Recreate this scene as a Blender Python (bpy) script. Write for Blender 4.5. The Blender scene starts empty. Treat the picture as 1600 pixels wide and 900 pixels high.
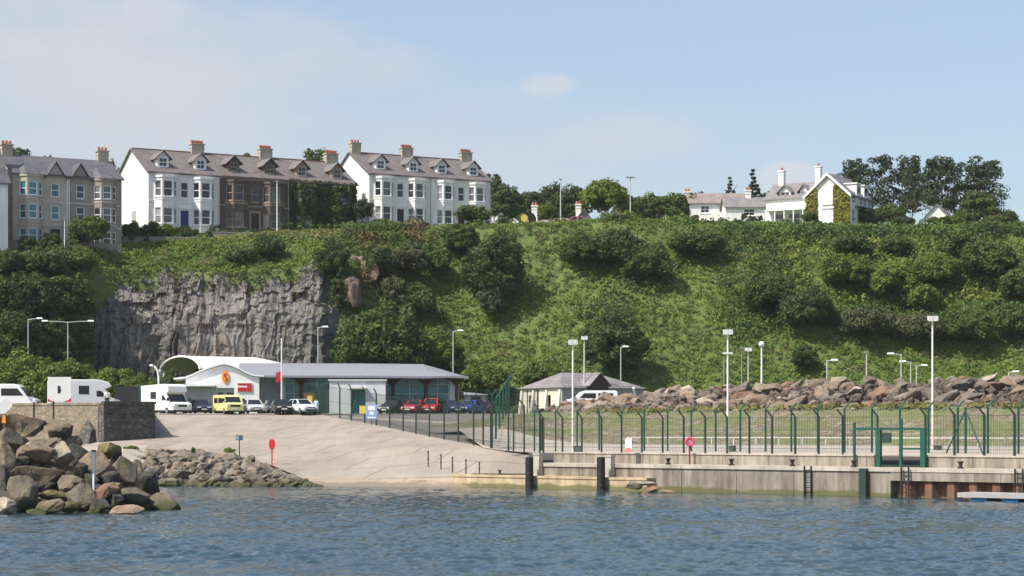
import bpy, bmesh, math, random
import numpy as np
from mathutils import Vector, Matrix, noise
PI = math.pi
F = 3200.0; HOR = 675.0; CH = 3.8
C = bpy.context.scene.collection
scn = bpy.context.scene

def P(px, py, Y):
    return ((px-800.0)*Y/F, Y, CH+(HOR-py)*Y/F)
def zat(py, Y): return CH+(HOR-py)*Y/F

# ------------------------------------------------------------ materials
def nodes(m):
    m.use_nodes = True
    return m.node_tree.nodes, m.node_tree.links
def new(n, t, **kw):
    x = n.new(t)
    for k, v in kw.items():
        if k in x.inputs: x.inputs[k].default_value = v
        else: setattr(x, k, v)
    return x
def rgba(c): return (c[0], c[1], c[2], 1.0)
def mixrgb(n, l, fac, a, b, blend='MIX'):
    x = n.new('ShaderNodeMix'); x.data_type = 'RGBA'; x.blend_type = blend
    for key, v in ((0, fac), (6, a), (7, b)):
        if isinstance(v, (int, float)): x.inputs[key].default_value = v
        elif isinstance(v, tuple): x.inputs[key].default_value = rgba(v)
        else: l.new(v, x.inputs[key])
    return x.outputs[2]
def mapping(n, l, scale=(1,1,1), coord='Object', rot=(0,0,0)):
    if coord == 'World': src = n.new('ShaderNodeNewGeometry').outputs['Position']
    else: src = n.new('ShaderNodeTexCoord').outputs[coord]
    mp = n.new('ShaderNodeMapping'); mp.inputs['Scale'].default_value = scale; mp.inputs['Rotation'].default_value = rot
    l.new(src, mp.inputs['Vector']); return mp.outputs[0]
def noisetex(n, l, vec, scale=3, detail=5, rough=.6):
    t = n.new('ShaderNodeTexNoise'); t.inputs['Scale'].default_value = scale
    t.inputs['Detail'].default_value = detail; t.inputs['Roughness'].default_value = rough
    l.new(vec, t.inputs['Vector']); return t.outputs['Fac']
def ramp(n, l, fac, stops):
    r = n.new('ShaderNodeValToRGB'); e = r.color_ramp.elements
    while len(e) < len(stops): e.new(.5)
    for i, (p, c) in enumerate(stops):
        e[i].position = p; e[i].color = rgba(c) if isinstance(c, tuple) else (c, c, c, 1)
    l.new(fac, r.inputs[0]); return r.outputs[0]
def bump(n, l, h, strength=.5, dist=.1):
    b = n.new('ShaderNodeBump'); b.inputs['Strength'].default_value = strength; b.inputs['Distance'].default_value = dist
    l.new(h, b.inputs['Height']); return b.outputs[0]
def mul(c, k): return tuple(min(1, x*k) for x in c)

def mat(name, col, rough=.75, var=.18, scale=1.5, bmp=0, metal=0, coord='Object', spec=.4, streak=0, rnd=0):
    m = bpy.data.materials.new(name); n, l = nodes(m); b = n['Principled BSDF']
    v = mapping(n, l, (1,1,1), coord)
    f = noisetex(n, l, v, scale)
    c = ramp(n, l, f, [(.3, mul(col, 1-var)), (.7, mul(col, 1+var))])
    if streak:
        f2 = noisetex(n, l, mapping(n, l, (1.6, 1.6, .12), coord), 1.5, 4)
        s = ramp(n, l, f2, [(.42, (1-streak,)*3), (.62, (1.0,)*3)])
        c = mixrgb(n, l, 1.0, c, s, 'MULTIPLY')
    if rnd:
        oi = n.new('ShaderNodeObjectInfo')
        s = ramp(n, l, oi.outputs['Random'], [(0, (1-rnd,)*3), (1, (1+rnd*.0,)*3)])
        c = mixrgb(n, l, 1.0, c, s, 'MULTIPLY')
    l.new(c, b.inputs['Base Color'])
    b.inputs['Roughness'].default_value = rough; b.inputs['Metallic'].default_value = metal
    b.inputs['Specular IOR Level'].default_value = spec
    if bmp: l.new(bump(n, l, noisetex(n, l, v, scale*4, 6), .6, bmp), b.inputs['Normal'])
    return m

def foliage(name, c0, c1, scale=.5, c2=None, transl=.34, rnd=.25):
    m = bpy.data.materials.new(name); n, l = nodes(m); b = n['Principled BSDF']
    v = mapping(n, l, (1,1,1), 'World')
    f = noisetex(n, l, v, scale, 4, .7)
    stops = [(.32, c0), (.62, c1)]
    if c2: stops.append((.74, c2))
    c = ramp(n, l, f, stops)
    g = noisetex(n, l, v, 3.1, 2)
    c = mixrgb(n, l, 1.0, c, ramp(n, l, g, [(.3, (.72,)*3), (.7, (1.0,)*3)]), 'MULTIPLY')
    oi = n.new('ShaderNodeObjectInfo')
    c = mixrgb(n, l, 1.0, c, ramp(n, l, oi.outputs['Random'], [(0, (1-rnd, 1-rnd, 1-rnd)), (1, (1.0, 1.0, 1.0))]), 'MULTIPLY')
    l.new(c, b.inputs['Base Color']); b.inputs['Roughness'].default_value = .65; b.inputs['Specular IOR Level'].default_value = .25
    t = n.new('ShaderNodeBsdfTranslucent'); l.new(c, t.inputs['Color'])
    mx = n.new('ShaderNodeMixShader'); mx.inputs[0].default_value = transl
    l.new(b.outputs[0], mx.inputs[1]); l.new(t.outputs[0], mx.inputs[2])
    l.new(mx.outputs[0], n['Material Output'].inputs['Surface'])
    return m

def rockmat(name, cols, moss=.0, wet=False, lichen=0.):
    m = bpy.data.materials.new(name); n, l = nodes(m); b = n['Principled BSDF']
    oi = n.new('ShaderNodeObjectInfo')
    k = len(cols)
    base = ramp(n, l, oi.outputs['Random'], [(i/(k-1), c) for i, c in enumerate(cols)])
    v = mapping(n, l, (1,1,1), 'World')
    f = noisetex(n, l, v, 1.7, 8, .65)
    c = mixrgb(n, l, 1.0, base, ramp(n, l, f, [(.3, (.5, .48, .46)), (.48, (.95, .93, .9)), (.72, (1.4, 1.34, 1.24))]), 'MULTIPLY')
    if lichen:
        g = noisetex(n, l, v, .9, 5, .7)
        c = mixrgb(n, l, ramp(n, l, g, [(.54, 0.), (.64, lichen)]), c, (.30, .28, .13))
    if wet:
        geo = n.new('ShaderNodeNewGeometry'); sx = n.new('ShaderNodeSeparateXYZ'); l.new(geo.outputs['Position'], sx.inputs[0])
        a = n.new('ShaderNodeMath'); a.operation = 'MULTIPLY_ADD'; a.inputs[1].default_value = 1.1; l.new(f, a.inputs[0]); 
        neg = n.new('ShaderNodeMath'); neg.operation = 'MULTIPLY'; neg.inputs[1].default_value = -1.; l.new(sx.outputs[2], neg.inputs[0])
        l.new(neg.outputs[0], a.inputs[2])
        # wrack and weed band near the waterline
        c = mixrgb(n, l, ramp(n, l, a.outputs[0], [(.0, 0.), (.3, .85)]), c, (.07, .075, .028))
    l.new(c, b.inputs['Base Color']); b.inputs['Roughness'].default_value = .85; b.inputs['Specular IOR Level'].default_value = .3
    l.new(bump(n, l, noisetex(n, l, v, 2.6, 9, .72), 1.0, .30), b.inputs['Normal'])
    return m

def stonewall(name, c0, c1, mortar, scale=1.4):
    m = bpy.data.materials.new(name); n, l = nodes(m); b = n['Principled BSDF']
    v = mapping(n, l, (1,1,1.7), 'Object')
    t = n.new('ShaderNodeTexVoronoi'); t.inputs['Scale'].default_value = scale; l.new(v, t.inputs['Vector'])
    e = n.new('ShaderNodeTexVoronoi'); e.feature = 'DISTANCE_TO_EDGE'; e.inputs['Scale'].default_value = scale; l.new(v, e.inputs['Vector'])
    sp = n.new('ShaderNodeSeparateColor'); l.new(t.outputs['Color'], sp.inputs[0])
    c = ramp(n, l, sp.outputs[0], [(0, c0), (1, c1)])
    f = noisetex(n, l, v, 1.1, 6)
    c = mixrgb(n, l, 1., c, ramp(n, l, f, [(.3, (.6,)*3), (.7, (1.15,)*3)]), 'MULTIPLY')
    c = mixrgb(n, l, ramp(n, l, e.outputs['Distance'], [(.02, 1.), (.09, 0.)]), c, mortar)
    l.new(c, b.inputs['Base Color']); b.inputs['Roughness'].default_value = .9; b.inputs['Specular IOR Level'].default_value = .2
    l.new(bump(n, l, e.outputs['Distance'], .7, .1), b.inputs['Normal'])
    return m

def slate(name, c0, c1, row=.3):
    m = bpy.data.materials.new(name); n, l = nodes(m); b = n['Principled BSDF']
    v = mapping(n, l, (1,1,1), 'Object')
    br = n.new('ShaderNodeTexBrick'); l.new(mapping(n, l, (1,0,1), 'Object', (PI/2,0,0)), br.inputs['Vector'])
    br.inputs['Scale'].default_value = 1; br.inputs['Brick Width'].default_value = .5; br.inputs['Row Height'].default_value = row
    br.inputs['Color1'].default_value = rgba(c0); br.inputs['Color2'].default_value = rgba(c1); br.inputs['Mortar'].default_value = rgba(mul(c0, .6)); br.inputs['Mortar Size'].default_value = .02
    f = noisetex(n, l, v, .8, 6)
    c = mixrgb(n, l, 1., br.outputs[0], ramp(n, l, f, [(.3, (.75, .74, .74)), (.7, (1.15, 1.12, 1.1))]), 'MULTIPLY')
    l.new(c, b.inputs['Base Color']); b.inputs['Roughness'].default_value = .6
    return m

def concrete(name, col, algae=0., streak=.3, joints=0):
    m = bpy.data.materials.new(name); n, l = nodes(m); b = n['Principled BSDF']
    v = mapping(n, l, (1,1,1), 'World')
    c = ramp(n, l, noisetex(n, l, v, .55, 8, .65), [(.3, mul(col, .72)), (.55, col), (.75, mul(col, 1.2))])
    s = noisetex(n, l, mapping(n, l, (1.1, 1.1, .1), 'World'), 1.6, 6, .7)
    c = mixrgb(n, l, 1., c, ramp(n, l, s, [(.4, (1-streak, 1-streak*1.05, 1-streak*1.1)), (.6, (1.,)*3)]), 'MULTIPLY')
    if algae:
        sx = n.new('ShaderNodeSeparateXYZ'); geo = n.new('ShaderNodeNewGeometry'); l.new(geo.outputs['Position'], sx.inputs[0])
        a = n.new('ShaderNodeMath'); a.operation = 'MULTIPLY_ADD'; a.inputs[1].default_value = 1.9
        l.new(noisetex(n, l, mapping(n, l, (.35, .35, .7), 'World'), 1.5, 6, .7), a.inputs[0])
        ng = n.new('ShaderNodeMath'); ng.operation = 'MULTIPLY'; ng.inputs[1].default_value = -2.3; l.new(sx.outputs[2], ng.inputs[0]); l.new(ng.outputs[0], a.inputs[2])
        c = mixrgb(n, l, ramp(n, l, a.outputs[0], [(.12, 0.), (.5, algae)]), c, (.10, .105, .03))
    l.new(c, b.inputs['Base Color']); b.inputs['Roughness'].default_value = .85; b.inputs['Specular IOR Level'].default_value = .3
    l.new(bump(n, l, noisetex(n, l, v, 6, 6), .5, .03), b.inputs['Normal'])
    return m

def glass(name, col=(.02,.025,.03), rough=.06):
    m = bpy.data.materials.new(name); n, l = nodes(m); b = n['Principled BSDF']
    f = noisetex(n, l, mapping(n, l, (1,1,1), 'World'), .7, 3)
    l.new(ramp(n, l, f, [(.35, mul(col, .6)), (.65, mul(col, 1.5))]), b.inputs['Base Color'])
    b.inputs['Roughness'].default_value = rough; b.inputs['Specular IOR Level'].default_value = .6
    return m

# ------------------------------------------------------------ mesh helpers
class MB:
    def __init__(s): s.v = []; s.f = []
    def add(s, vs, fs):
        o = len(s.v); s.v += [tuple(p) for p in vs]; s.f += [tuple(i+o for i in f) for f in fs]; return s
    def hexa(s, p):   # 8 corners, bottom 4 ccw then top 4
        return s.add(p, [(3,2,1,0),(4,5,6,7),(0,1,5,4),(1,2,6,5),(2,3,7,6),(3,0,4,7)])
    def box(s, x0, x1, y0, y1, z0, z1):
        return s.hexa([(x0,y0,z0),(x1,y0,z0),(x1,y1,z0),(x0,y1,z0),(x0,y0,z1),(x1,y0,z1),(x1,y1,z1),(x0,y1,z1)])
    def fbox(s, fr, x0, x1, y0, y1, z0, z1):   # box in a frame (o, ux, uy) with z up
        o, ux, uy = fr
        def q(x, y, z): return (o[0]+ux[0]*x+uy[0]*y, o[1]+ux[1]*x+uy[1]*y, o[2]+z)
        return s.hexa([q(x0,y0,z0),q(x1,y0,z0),q(x1,y1,z0),q(x0,y1,z0),q(x0,y0,z1),q(x1,y0,z1),q(x1,y1,z1),q(x0,y1,z1)])
    def quad(s, a, b, c, d): return s.add([a,b,c,d], [(0,1,2,3)])
    def tube(s, pts, r, seg=8, r2=None, cap=True):
        pts = [Vector(p) for p in pts]; n = len(pts); vs = []
        for i, p in enumerate(pts):
            d = (pts[min(i+1,n-1)]-pts[max(i-1,0)]).normalized()
            a = d.orthogonal() if abs(d.z) < .98 else Vector((1,0,0))
            a = (a-d*a.dot(d)).normalized(); b = d.cross(a)
            rr = r if r2 is None else r+(r2-r)*i/(n-1)
            if isinstance(r, (list, tuple)): rr = r[i]
            for k in range(seg):
                t = 2*PI*k/seg; vs.append(p+a*math.cos(t)*rr+b*math.sin(t)*rr)
        fs = []
        for i in range(n-1):
            for k in range(seg):
                k2 = (k+1) % seg
                fs.append((i*seg+k, i*seg+k2, (i+1)*seg+k2, (i+1)*seg+k))
        if cap: fs.append(tuple(range(seg-1,-1,-1))); fs.append(tuple(range((n-1)*seg, n*seg)))
        return s.add(vs, fs)
    def cyl(s, c, r, z0, z1, seg=16, r2=None): return s.tube([(c[0],c[1],z0),(c[0],c[1],z1)], r, seg, r2)
    def prism(s, prof, y0, y1, inset=0):    # (x,z) profile extruded along y
        n = len(prof); vs = [(x, y0, z) for x, z in prof]+[(x, y1, z) for x, z in prof]
        return s.add(vs, [tuple(range(n)), tuple(range(2*n-1, n-1, -1))]+[(i, i+n, (i+1) % n+n, (i+1) % n) for i in range(n)])
    def prismx(s, prof, x0, x1):            # (y,z) profile extruded along x
        n = len(prof); vs = [(x0, y, z) for y, z in prof]+[(x1, y, z) for y, z in prof]
        return s.add(vs, [tuple(range(n-1, -1, -1)), tuple(range(n, 2*n))]+[(i, (i+1) % n, (i+1) % n+n, i+n) for i in range(n)])
    def sphere(s, c, r, seg=12, ring=8, sc=(1,1,1)):
        vs = [(c[0], c[1], c[2]-r*sc[2])]
        for i in range(1, ring):
            t = -PI/2+PI*i/ring
            for k in range(seg):
                a = 2*PI*k/seg; vs.append((c[0]+r*sc[0]*math.cos(t)*math.cos(a), c[1]+r*sc[1]*math.cos(t)*math.sin(a), c[2]+r*sc[2]*math.sin(t)))
        vs.append((c[0], c[1], c[2]+r*sc[2])); fs = []
        for k in range(seg): fs.append((0, 1+(k+1) % seg, 1+k))
        for i in range(ring-2):
            for k in range(seg):
                a = 1+i*seg; fs.append((a+k, a+(k+1) % seg, a+seg+(k+1) % seg, a+seg+k))
        e = len(vs)-1; a = 1+(ring-2)*seg
        for k in range(seg): fs.append((a+k, a+(k+1) % seg, e))
        return s.add(vs, fs)
    def grid(s, rows):     # rows of equal length of points
        m = len(rows[0]); vs = [p for r in rows for p in r]; fs = []
        for i in range(len(rows)-1):
            for j in range(m-1): fs.append((i*m+j, i*m+j+1, (i+1)*m+j+1, (i+1)*m+j))
        return s.add(vs, fs)
    def mesh(s, name, bevel=0, smooth=False, fix=True):
        me = bpy.data.meshes.new(name); me.from_pydata(s.v, [], s.f)
        if bevel or fix:
            bm = bmesh.new(); bm.from_mesh(me)
            if fix: bmesh.ops.recalc_face_normals(bm, faces=bm.faces)
            if bevel: bmesh.ops.bevel(bm, geom=list(bm.edges), offset=bevel, segments=2, affect='EDGES', profile=.5)
            bm.to_mesh(me); bm.free()
        if smooth:
            me.polygons.foreach_set('use_smooth', [True]*len(me.polygons))
        me.update(); return me
    def build(s, name, m, parent=None, bevel=0, smooth=False, fix=True):
        o = bpy.data.objects.new(name, s.mesh(name, bevel, smooth, fix)); C.objects.link(o)
        if m: o.data.materials.append(m)
        o.parent = parent; return o

def tag(o, label=None, cat=None, group=None, kind=None):
    if label: o['label'] = label
    if cat: o['category'] = cat
    if group: o['group'] = group
    if kind: o['kind'] = kind
    return o
def empty(name, loc, rz=0, label=None, cat=None, group=None, scale=None):
    o = bpy.data.objects.new(name, None); C.objects.link(o); o.location = loc; o.rotation_euler = (0,0,rz)
    o.empty_display_size = .3
    if scale: o.scale = scale
    return tag(o, label, cat, group)
def copy_tree(o, parent=None):
    c = o.copy(); C.objects.link(c); c.parent = parent
    for ch in list(o.children): copy_tree(ch, c)
    return c
def struct(o): o['kind'] = 'structure'; return o
def link_mesh(name, me, parent=None, loc=(0,0,0), rz=0, scale=None):
    o = bpy.data.objects.new(name, me); C.objects.link(o); o.location = loc; o.rotation_euler = (0,0,rz)
    if scale: o.scale = scale
    o.parent = parent; return o

def quads_mesh(name, V, m, tint=None):
    """V: (N,4,3) array of quads"""
    N = len(V); me = bpy.data.meshes.new(name)
    me.vertices.add(4*N); me.vertices.foreach_set('co', V.reshape(-1).astype(np.float32))
    me.loops.add(4*N); me.loops.foreach_set('vertex_index', np.arange(4*N, dtype=np.int32))
    me.polygons.add(N); me.polygons.foreach_set('loop_start', np.arange(0, 4*N, 4, dtype=np.int32))
    if tint is not None:
        at = me.color_attributes.new('tint', 'FLOAT_COLOR', 'POINT')
        at.data.foreach_set('color', np.repeat(np.concatenate([tint, np.ones((N,1))], 1), 4, axis=0).reshape(-1).astype(np.float32))
    me.update(calc_edges=True); me.materials.append(m); return me
def unit(v): return v/np.maximum(np.linalg.norm(v, axis=-1, keepdims=True), 1e-9)
def leaf_quads(c, nrm, size, rng, asp=.75):
    N = len(c); r = rng.normal(size=(N,3)); u = unit(np.cross(nrm, r)); w = np.cross(unit(nrm), u)
    s = size[:,None]
    a = u*s; b = w*s*asp
    return np.stack([c-a-b*.3, c+b*-1., c+a-b*.3*rng.uniform(-1,1,(N,1)), c+b], 1)
def clump_leaves(rng, cen, rad, n, lsize, up=.25, squash=1., tilt=.7):
    """n leaves on each clump sphere"""
    K = len(cen); d = unit(rng.normal(size=(K*n,3))+np.array([0,0,up]))
    c = np.repeat(cen, n, 0); r = np.repeat(rad, n)
    p = c+d*(r*rng.uniform(.55,1.05,K*n))[:,None]*np.array([1,1,squash])
    nm = unit(d+tilt*rng.normal(size=d.shape)*.6)
    return leaf_quads(p, nm, lsize*rng.uniform(.6,1.3,K*n), rng)
# ------------------------------------------------------------ camera, light, sky
cam = bpy.data.cameras.new('camera'); co = bpy.data.objects.new('camera', cam); C.objects.link(co)
co.location = (0,0,CH); co.rotation_euler = (PI/2,0,0); cam.sensor_width = 36; cam.lens = 72
cam.shift_y = 225/1600; cam.clip_end = 5000; cam.clip_start = 1; scn.camera = co
scn.view_settings.view_transform = 'Standard'; scn.view_settings.look = 'None'
scn.view_settings.exposure = 0.55; scn.view_settings.gamma = 1.0; scn.view_settings.use_curve_mapping = False
scn.cycles.max_bounces = 6; scn.cycles.transparent_max_bounces = 8

SUN_EL = math.radians(52); SUN_D = Vector((-.85, -.52, 0)).normalized()
sd = Vector((SUN_D.x*math.cos(SUN_EL), SUN_D.y*math.cos(SUN_EL), math.sin(SUN_EL)))
sl = bpy.data.lights.new('sun', 'SUN'); sl.energy = 4.35; sl.angle = math.radians(.5); sl.color = (1.0, .94, .84)
so = bpy.data.objects.new('sun', sl); C.objects.link(so); so.rotation_euler = (-sd).to_track_quat('-Z', 'Y').to_euler(); so.location = (-60, -40, 80)

w = bpy.data.worlds.new('World'); scn.world = w; w.use_nodes = True
n, l = w.node_tree.nodes, w.node_tree.links
bg = n['Background']
sky = n.new('ShaderNodeTexSky'); sky.sky_type = 'NISHITA'; sky.sun_disc = False
sky.sun_elevation = SUN_EL; sky.sun_rotation = math.atan2(SUN_D.x, SUN_D.y)
sky.air_density = 1.0; sky.dust_density = 2.4; sky.ozone_density = 2.0; sky.altitude = 0
tc = n.new('ShaderNodeTexCoord'); sx = n.new('ShaderNodeSeparateXYZ'); l.new(tc.outputs['Generated'], sx.inputs[0])
def M(op, a, b=None, clamp=False):
    x = n.new('ShaderNodeMath'); x.operation = op; x.use_clamp = clamp
    for i, v in enumerate((a, b)):
        if v is None: continue
        if isinstance(v, (int, float)): x.inputs[i].default_value = v
        else: l.new(v, x.inputs[i])
    return x.outputs[0]
hy = M('MAXIMUM', sx.outputs[1], .05)
az = M('DIVIDE', sx.outputs[0], hy); el = M('DIVIDE', sx.outputs[2], hy)
cv = n.new('ShaderNodeCombineXYZ'); l.new(az, cv.inputs[0]); l.new(M('MULTIPLY', el, 2.2), cv.inputs[1])
def cloud_noise(scale, detail=6, rough=.55):
    t = n.new('ShaderNodeTexNoise'); t.inputs['Scale'].default_value = scale; t.inputs['Detail'].default_value = detail; t.inputs['Roughness'].default_value = rough
    l.new(cv.outputs[0], t.inputs['Vector']); return t.outputs['Fac']
n1 = cloud_noise(6.5); n2 = cloud_noise(38, 6, .6)
def blob(px, py, wx, wy):
    a = M('DIVIDE', M('SUBTRACT', az, (px-800)/F), wx/F); e = M('DIVIDE', M('SUBTRACT', el, (HOR-py)/F), wy/F)
    d = M('ADD', M('MULTIPLY', a, a), M('MULTIPLY', e, e))
    return M('SUBTRACT', 1.0, d)
def sat(x): return M('MAXIMUM', M('MINIMUM', x, 1.0), 0.0)
# broad bank of thin cloud on the left, a veil low down, two small cumulus
bank = sat(M('ADD', M('MULTIPLY', M('SUBTRACT', n1, .46), 3.4), M('MULTIPLY', blob(60, 110, 560, 175), .55)))
veil = sat(M('ADD', M('MULTIPLY', M('SUBTRACT', n1, .5), 1.6), M('ADD', M('MULTIPLY', blob(500, 240, 850, 150), .55), M('ADD', sat(M('MULTIPLY', blob(600, 85, 150, 60), .4)), sat(M('MULTIPLY', blob(985, 215, 150, 45), .45))))))
puff = sat(M('MULTIPLY', M('ADD', blob(862, 132, 52, 20), M('MULTIPLY', M('SUBTRACT', n2, .55), 2.6)), 1.5))
puff2 = sat(M('MULTIPLY', M('ADD', blob(1232, 285, 60, 44), M('MULTIPLY', M('SUBTRACT', n2, .55), 1.6)), 2.0))
wisp = sat(M('MULTIPLY', M('ADD', blob(240, 20, 70, 40), M('MULTIPLY', M('SUBTRACT', n2, .55), 4)), 1.2))
def mx(fac, a, b):
    x = n.new('ShaderNodeMix'); x.data_type = 'RGBA'
    if isinstance(fac, (int, float)): x.inputs[0].default_value = fac
    else: l.new(fac, x.inputs[0])
    for i, v in ((6, a), (7, b)):
        if isinstance(v, tuple): x.inputs[i].default_value = rgba(v)
        else: l.new(v, x.inputs[i])
    return x.outputs[2]
K = 1/.128
CLOUD = (.455*K, .468*K, .50*K); CLOUDB = (.50*K, .50*K, .525*K)
SKYK = n.new('ShaderNodeMix'); SKYK.data_type = 'RGBA'; SKYK.blend_type = 'MULTIPLY'; SKYK.inputs[0].default_value = 1
l.new(sky.outputs[0], SKYK.inputs[6]); SKYK.inputs[7].default_value = (1,1,1,1)
c = mx(.2, SKYK.outputs[2], CLOUD)
c = mx(M('MULTIPLY', veil, .85), c, CLOUD)
c = mx(M('MULTIPLY', bank, .95), c, CLOUD)
c = mx(M('MULTIPLY', wisp, .35), c, CLOUDB)
c = mx(M('MULTIPLY', puff, .5), c, CLOUDB)
c = mx(M('MULTIPLY', puff2, .6), c, CLOUDB)
l.new(c, bg.inputs[0]); bg.inputs[1].default_value = .128

# ------------------------------------------------------------ materials of the setting
m_hill = foliage('hill_grass', (.075,.112,.024), (.115,.155,.035), .9, (.14,.165,.055), 0, 0)
m_apron = bpy.data.materials.new('slip_concrete')
n, l = nodes(m_apron); b = n['Principled BSDF']
v = mapping(n, l, (1,1,1), 'World')
c = ramp(n, l, noisetex(n, l, mapping(n, l, (.5,.16,1), 'World', (0,0,.4)), .5, 8, .65), [(.3, (.24,.207,.166)), (.5, (.298,.257,.209)), (.7, (.352,.305,.25))])
c = mixrgb(n, l, 1., c, ramp(n, l, noisetex(n, l, v, 3, 8, .7), [(.3, (.86,)*3), (.7, (1.06,)*3)]), 'MULTIPLY')
br = n.new('ShaderNodeTexBrick'); l.new(mapping(n, l, (1,1,1), 'World', (0,0,.32)), br.inputs['Vector']); br.inputs['Scale'].default_value = 1
br.inputs['Brick Width'].default_value = 7; br.inputs['Row Height'].default_value = 5; br.inputs['Mortar Size'].default_value = .09
br.inputs['Color1'].default_value = (1,1,1,1); br.inputs['Color2'].default_value = (.93,.93,.94,1); br.inputs['Mortar'].default_value = (.52,.50,.48,1)
c = mixrgb(n, l, .8, c, br.outputs[0], 'MULTIPLY')
c = mixrgb(n, l, 1., c, ramp(n, l, noisetex(n, l, mapping(n, l, (1.3,.07,.0), 'World', (0,0,-.1)), 1.0, 5, .6), [(.34, (.925,.92,.915)), (.5, (1.,)*3), (.7, (1.03,)*3)]), 'MULTIPLY')   # tyre-polished tracks
c = mixrgb(n, l, ramp(n, l, noisetex(n, l, v, .16, 4, .6), [(.60, 0.), (.64, .13)]), c, (.21,.19,.165))   # repaired patches
t = n.new('ShaderNodeNewGeometry'); sz = n.new('ShaderNodeSeparateXYZ'); l.new(t.outputs['Position'], sz.inputs[0])
fz = n.new('ShaderNodeMath'); fz.operation = 'MULTIPLY_ADD'; fz.inputs[1].default_value = 1.0; l.new(noisetex(n, l, v, .4, 6, .7), fz.inputs[0])
ng = n.new('ShaderNodeMath'); ng.operation = 'MULTIPLY'; ng.inputs[1].default_value = -.55; l.new(sz.outputs[2], ng.inputs[0]); l.new(ng.outputs[0], fz.inputs[2])
c = mixrgb(n, l, ramp(n, l, fz.outputs[0], [(.16, 0.), (.40, .8)]), c, (.40,.285,.18))   # rusty tide stain low on the slip
wet = ramp(n, l, fz.outputs[0], [(.31, 0.), (.42, .8)])
c = mixrgb(n, l, wet, c, (.15,.125,.10))
l.new(c, b.inputs['Base Color']); b.inputs['Roughness'].default_value = .85
m_asphalt = mat('asphalt', (.17,.155,.14), .9, .15, .6, .01, coord='World')
m_pale = mat('pale_road', (.36,.315,.265), .9, .16, .5, .01, coord='World')
m_earth = mat('dark_earth', (.05,.042,.032), .95, .3, .7, .05, coord='World')
m_conc = concrete('quay_concrete', (.31,.275,.225), .85, .45)
m_conc_up = concrete('upper_concrete', (.33,.293,.24), 0, .42)
m_cope = concrete('cope_concrete', (.47,.425,.36), 0, .2)
m_berm = concrete('berm_concrete', (.52,.41,.26), .8, .25)
m_white = mat('white_render', (.81,.795,.77), .8, .05, .8, streak=.13)
m_cliff = None

# ------------------------------------------------------------ hill
KEY = [ # px, foot Y, mid (Y,py), edge (Y,py), plateau z gain
 (-700, 218, 226, 430, 233, 398, 1.0), (0, 221, 228.5, 432, 235.5, 397, 1.0), (130, 229, 234.5, 428, 240.5, 392, 1.0),
 (150, 235, 238, 428, 241.5, 390, 1.0), (190, 236.2, 239.6, 426, 244.3, 386, 1.2), (240, 236.5, 240, 427, 247.5, 382, 1.5), (300, 236.5, 240, 426, 250, 378, 1.5),
 (420, 236.5, 239.5, 425, 251.5, 366, 1.0), (500, 236.5, 240, 415, 252, 363, 1.0), (530, 234, 241, 420, 253, 362, 1.2),
 (600, 230, 243, 455, 254, 361, 1.6), (700, 230, 245, 480, 257, 359, 2.0), (850, 229, 245, 485, 258, 354, 2.0),
 (980, 229, 244, 480, 258, 343, 1.4), (1100, 229, 244.5, 485, 258, 357, 2.4), (1200, 229, 245, 490, 258, 367, 3.2),
 (1400, 229, 245, 490, 258, 368, 2.8), (1600, 229, 245, 490, 257, 362, 2.4), (2300, 229, 245, 490, 257, 356, 2.0)]
KX = [k[0] for k in KEY]
def prof(px):
    g = [np.interp(px, KX, [k[i] for k in KEY]) for i in range(1, 7)]
    zf = 5.5; zm = zat(g[2], g[1]); ze = zat(g[4], g[3])
    return np.array([197, g[0], g[1], g[3], g[3]+14, g[3]+60, 700]), np.array([5.5, zf, zm, ze, ze+g[5], ze+g[5]+2.0, ze+g[5]+2.0])
def hill_z(px, Y):
    a, b = prof(px); return float(np.interp(Y, a, b))
def lump(x, y, z, px, Y):
    a, b = prof(px)
    k = min(1, max(0, (Y-a[1])/4))*min(1, max(.0, (a[3]+1-Y)/4))
    cl = 1.0 if (px < 120 or px > 540 or Y > a[2]+1) else 0.0
    return k*cl*(1.1*noise.noise(Vector((x*.11, y*.11, z*.11)))+.6*noise.noise(Vector((x*.3, y*.3, z*.3))))
def ground(px, Y):
    z = hill_z(px, Y); x = (px-800)*Y/F
    return z+lump(x, Y, z, px, Y)
def hit(px, py):
    """where the sight line through (px,py) meets the slope"""
    a, b = prof(px); Y = a[1]
    while Y < a[3]+1:
        if zat(py, Y) <= ground(px, Y): break
        Y += .15
    return ((px-800)*Y/F, Y, ground(px, Y)), Y
rows = []
Ygrid = [197, 205, 215, 224, 228]+list(np.arange(229, 262, .55))+list(np.arange(262, 276, 1.5))+[280, 290, 300, 320, 360, 450, 700]
pxs = list(np.arange(-700, -200, 25))+list(np.arange(-200, 1800, 6))+list(np.arange(1800, 2301, 25))
for Y in Ygrid: rows.append([((px-800)*Y/F, Y, ground(px, Y)) for px in pxs])
hill = struct(MB().grid(rows).build('hill', m_hill, smooth=True, fix=False))

# rear yards either side, hidden from the water but part of the place
struct(MB().quad((-120,172,5.58),(-45.2,179.2,5.58),(-36,199,5.58),(-140,199,5.52)).add([(-45.2,179.2,5.58),(-34.1,173.0,5.58),(-30.6,175.4,5.58),(-34.8,199,5.58),(-36,199,5.58)], [(0,1,2,3,4)]).build('car_park', m_asphalt))
struct(MB().quad((2,186,5.0),(95,150,5.0),(140,199,5.4),(-3,199,5.49)).build('yard', m_pale))

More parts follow.
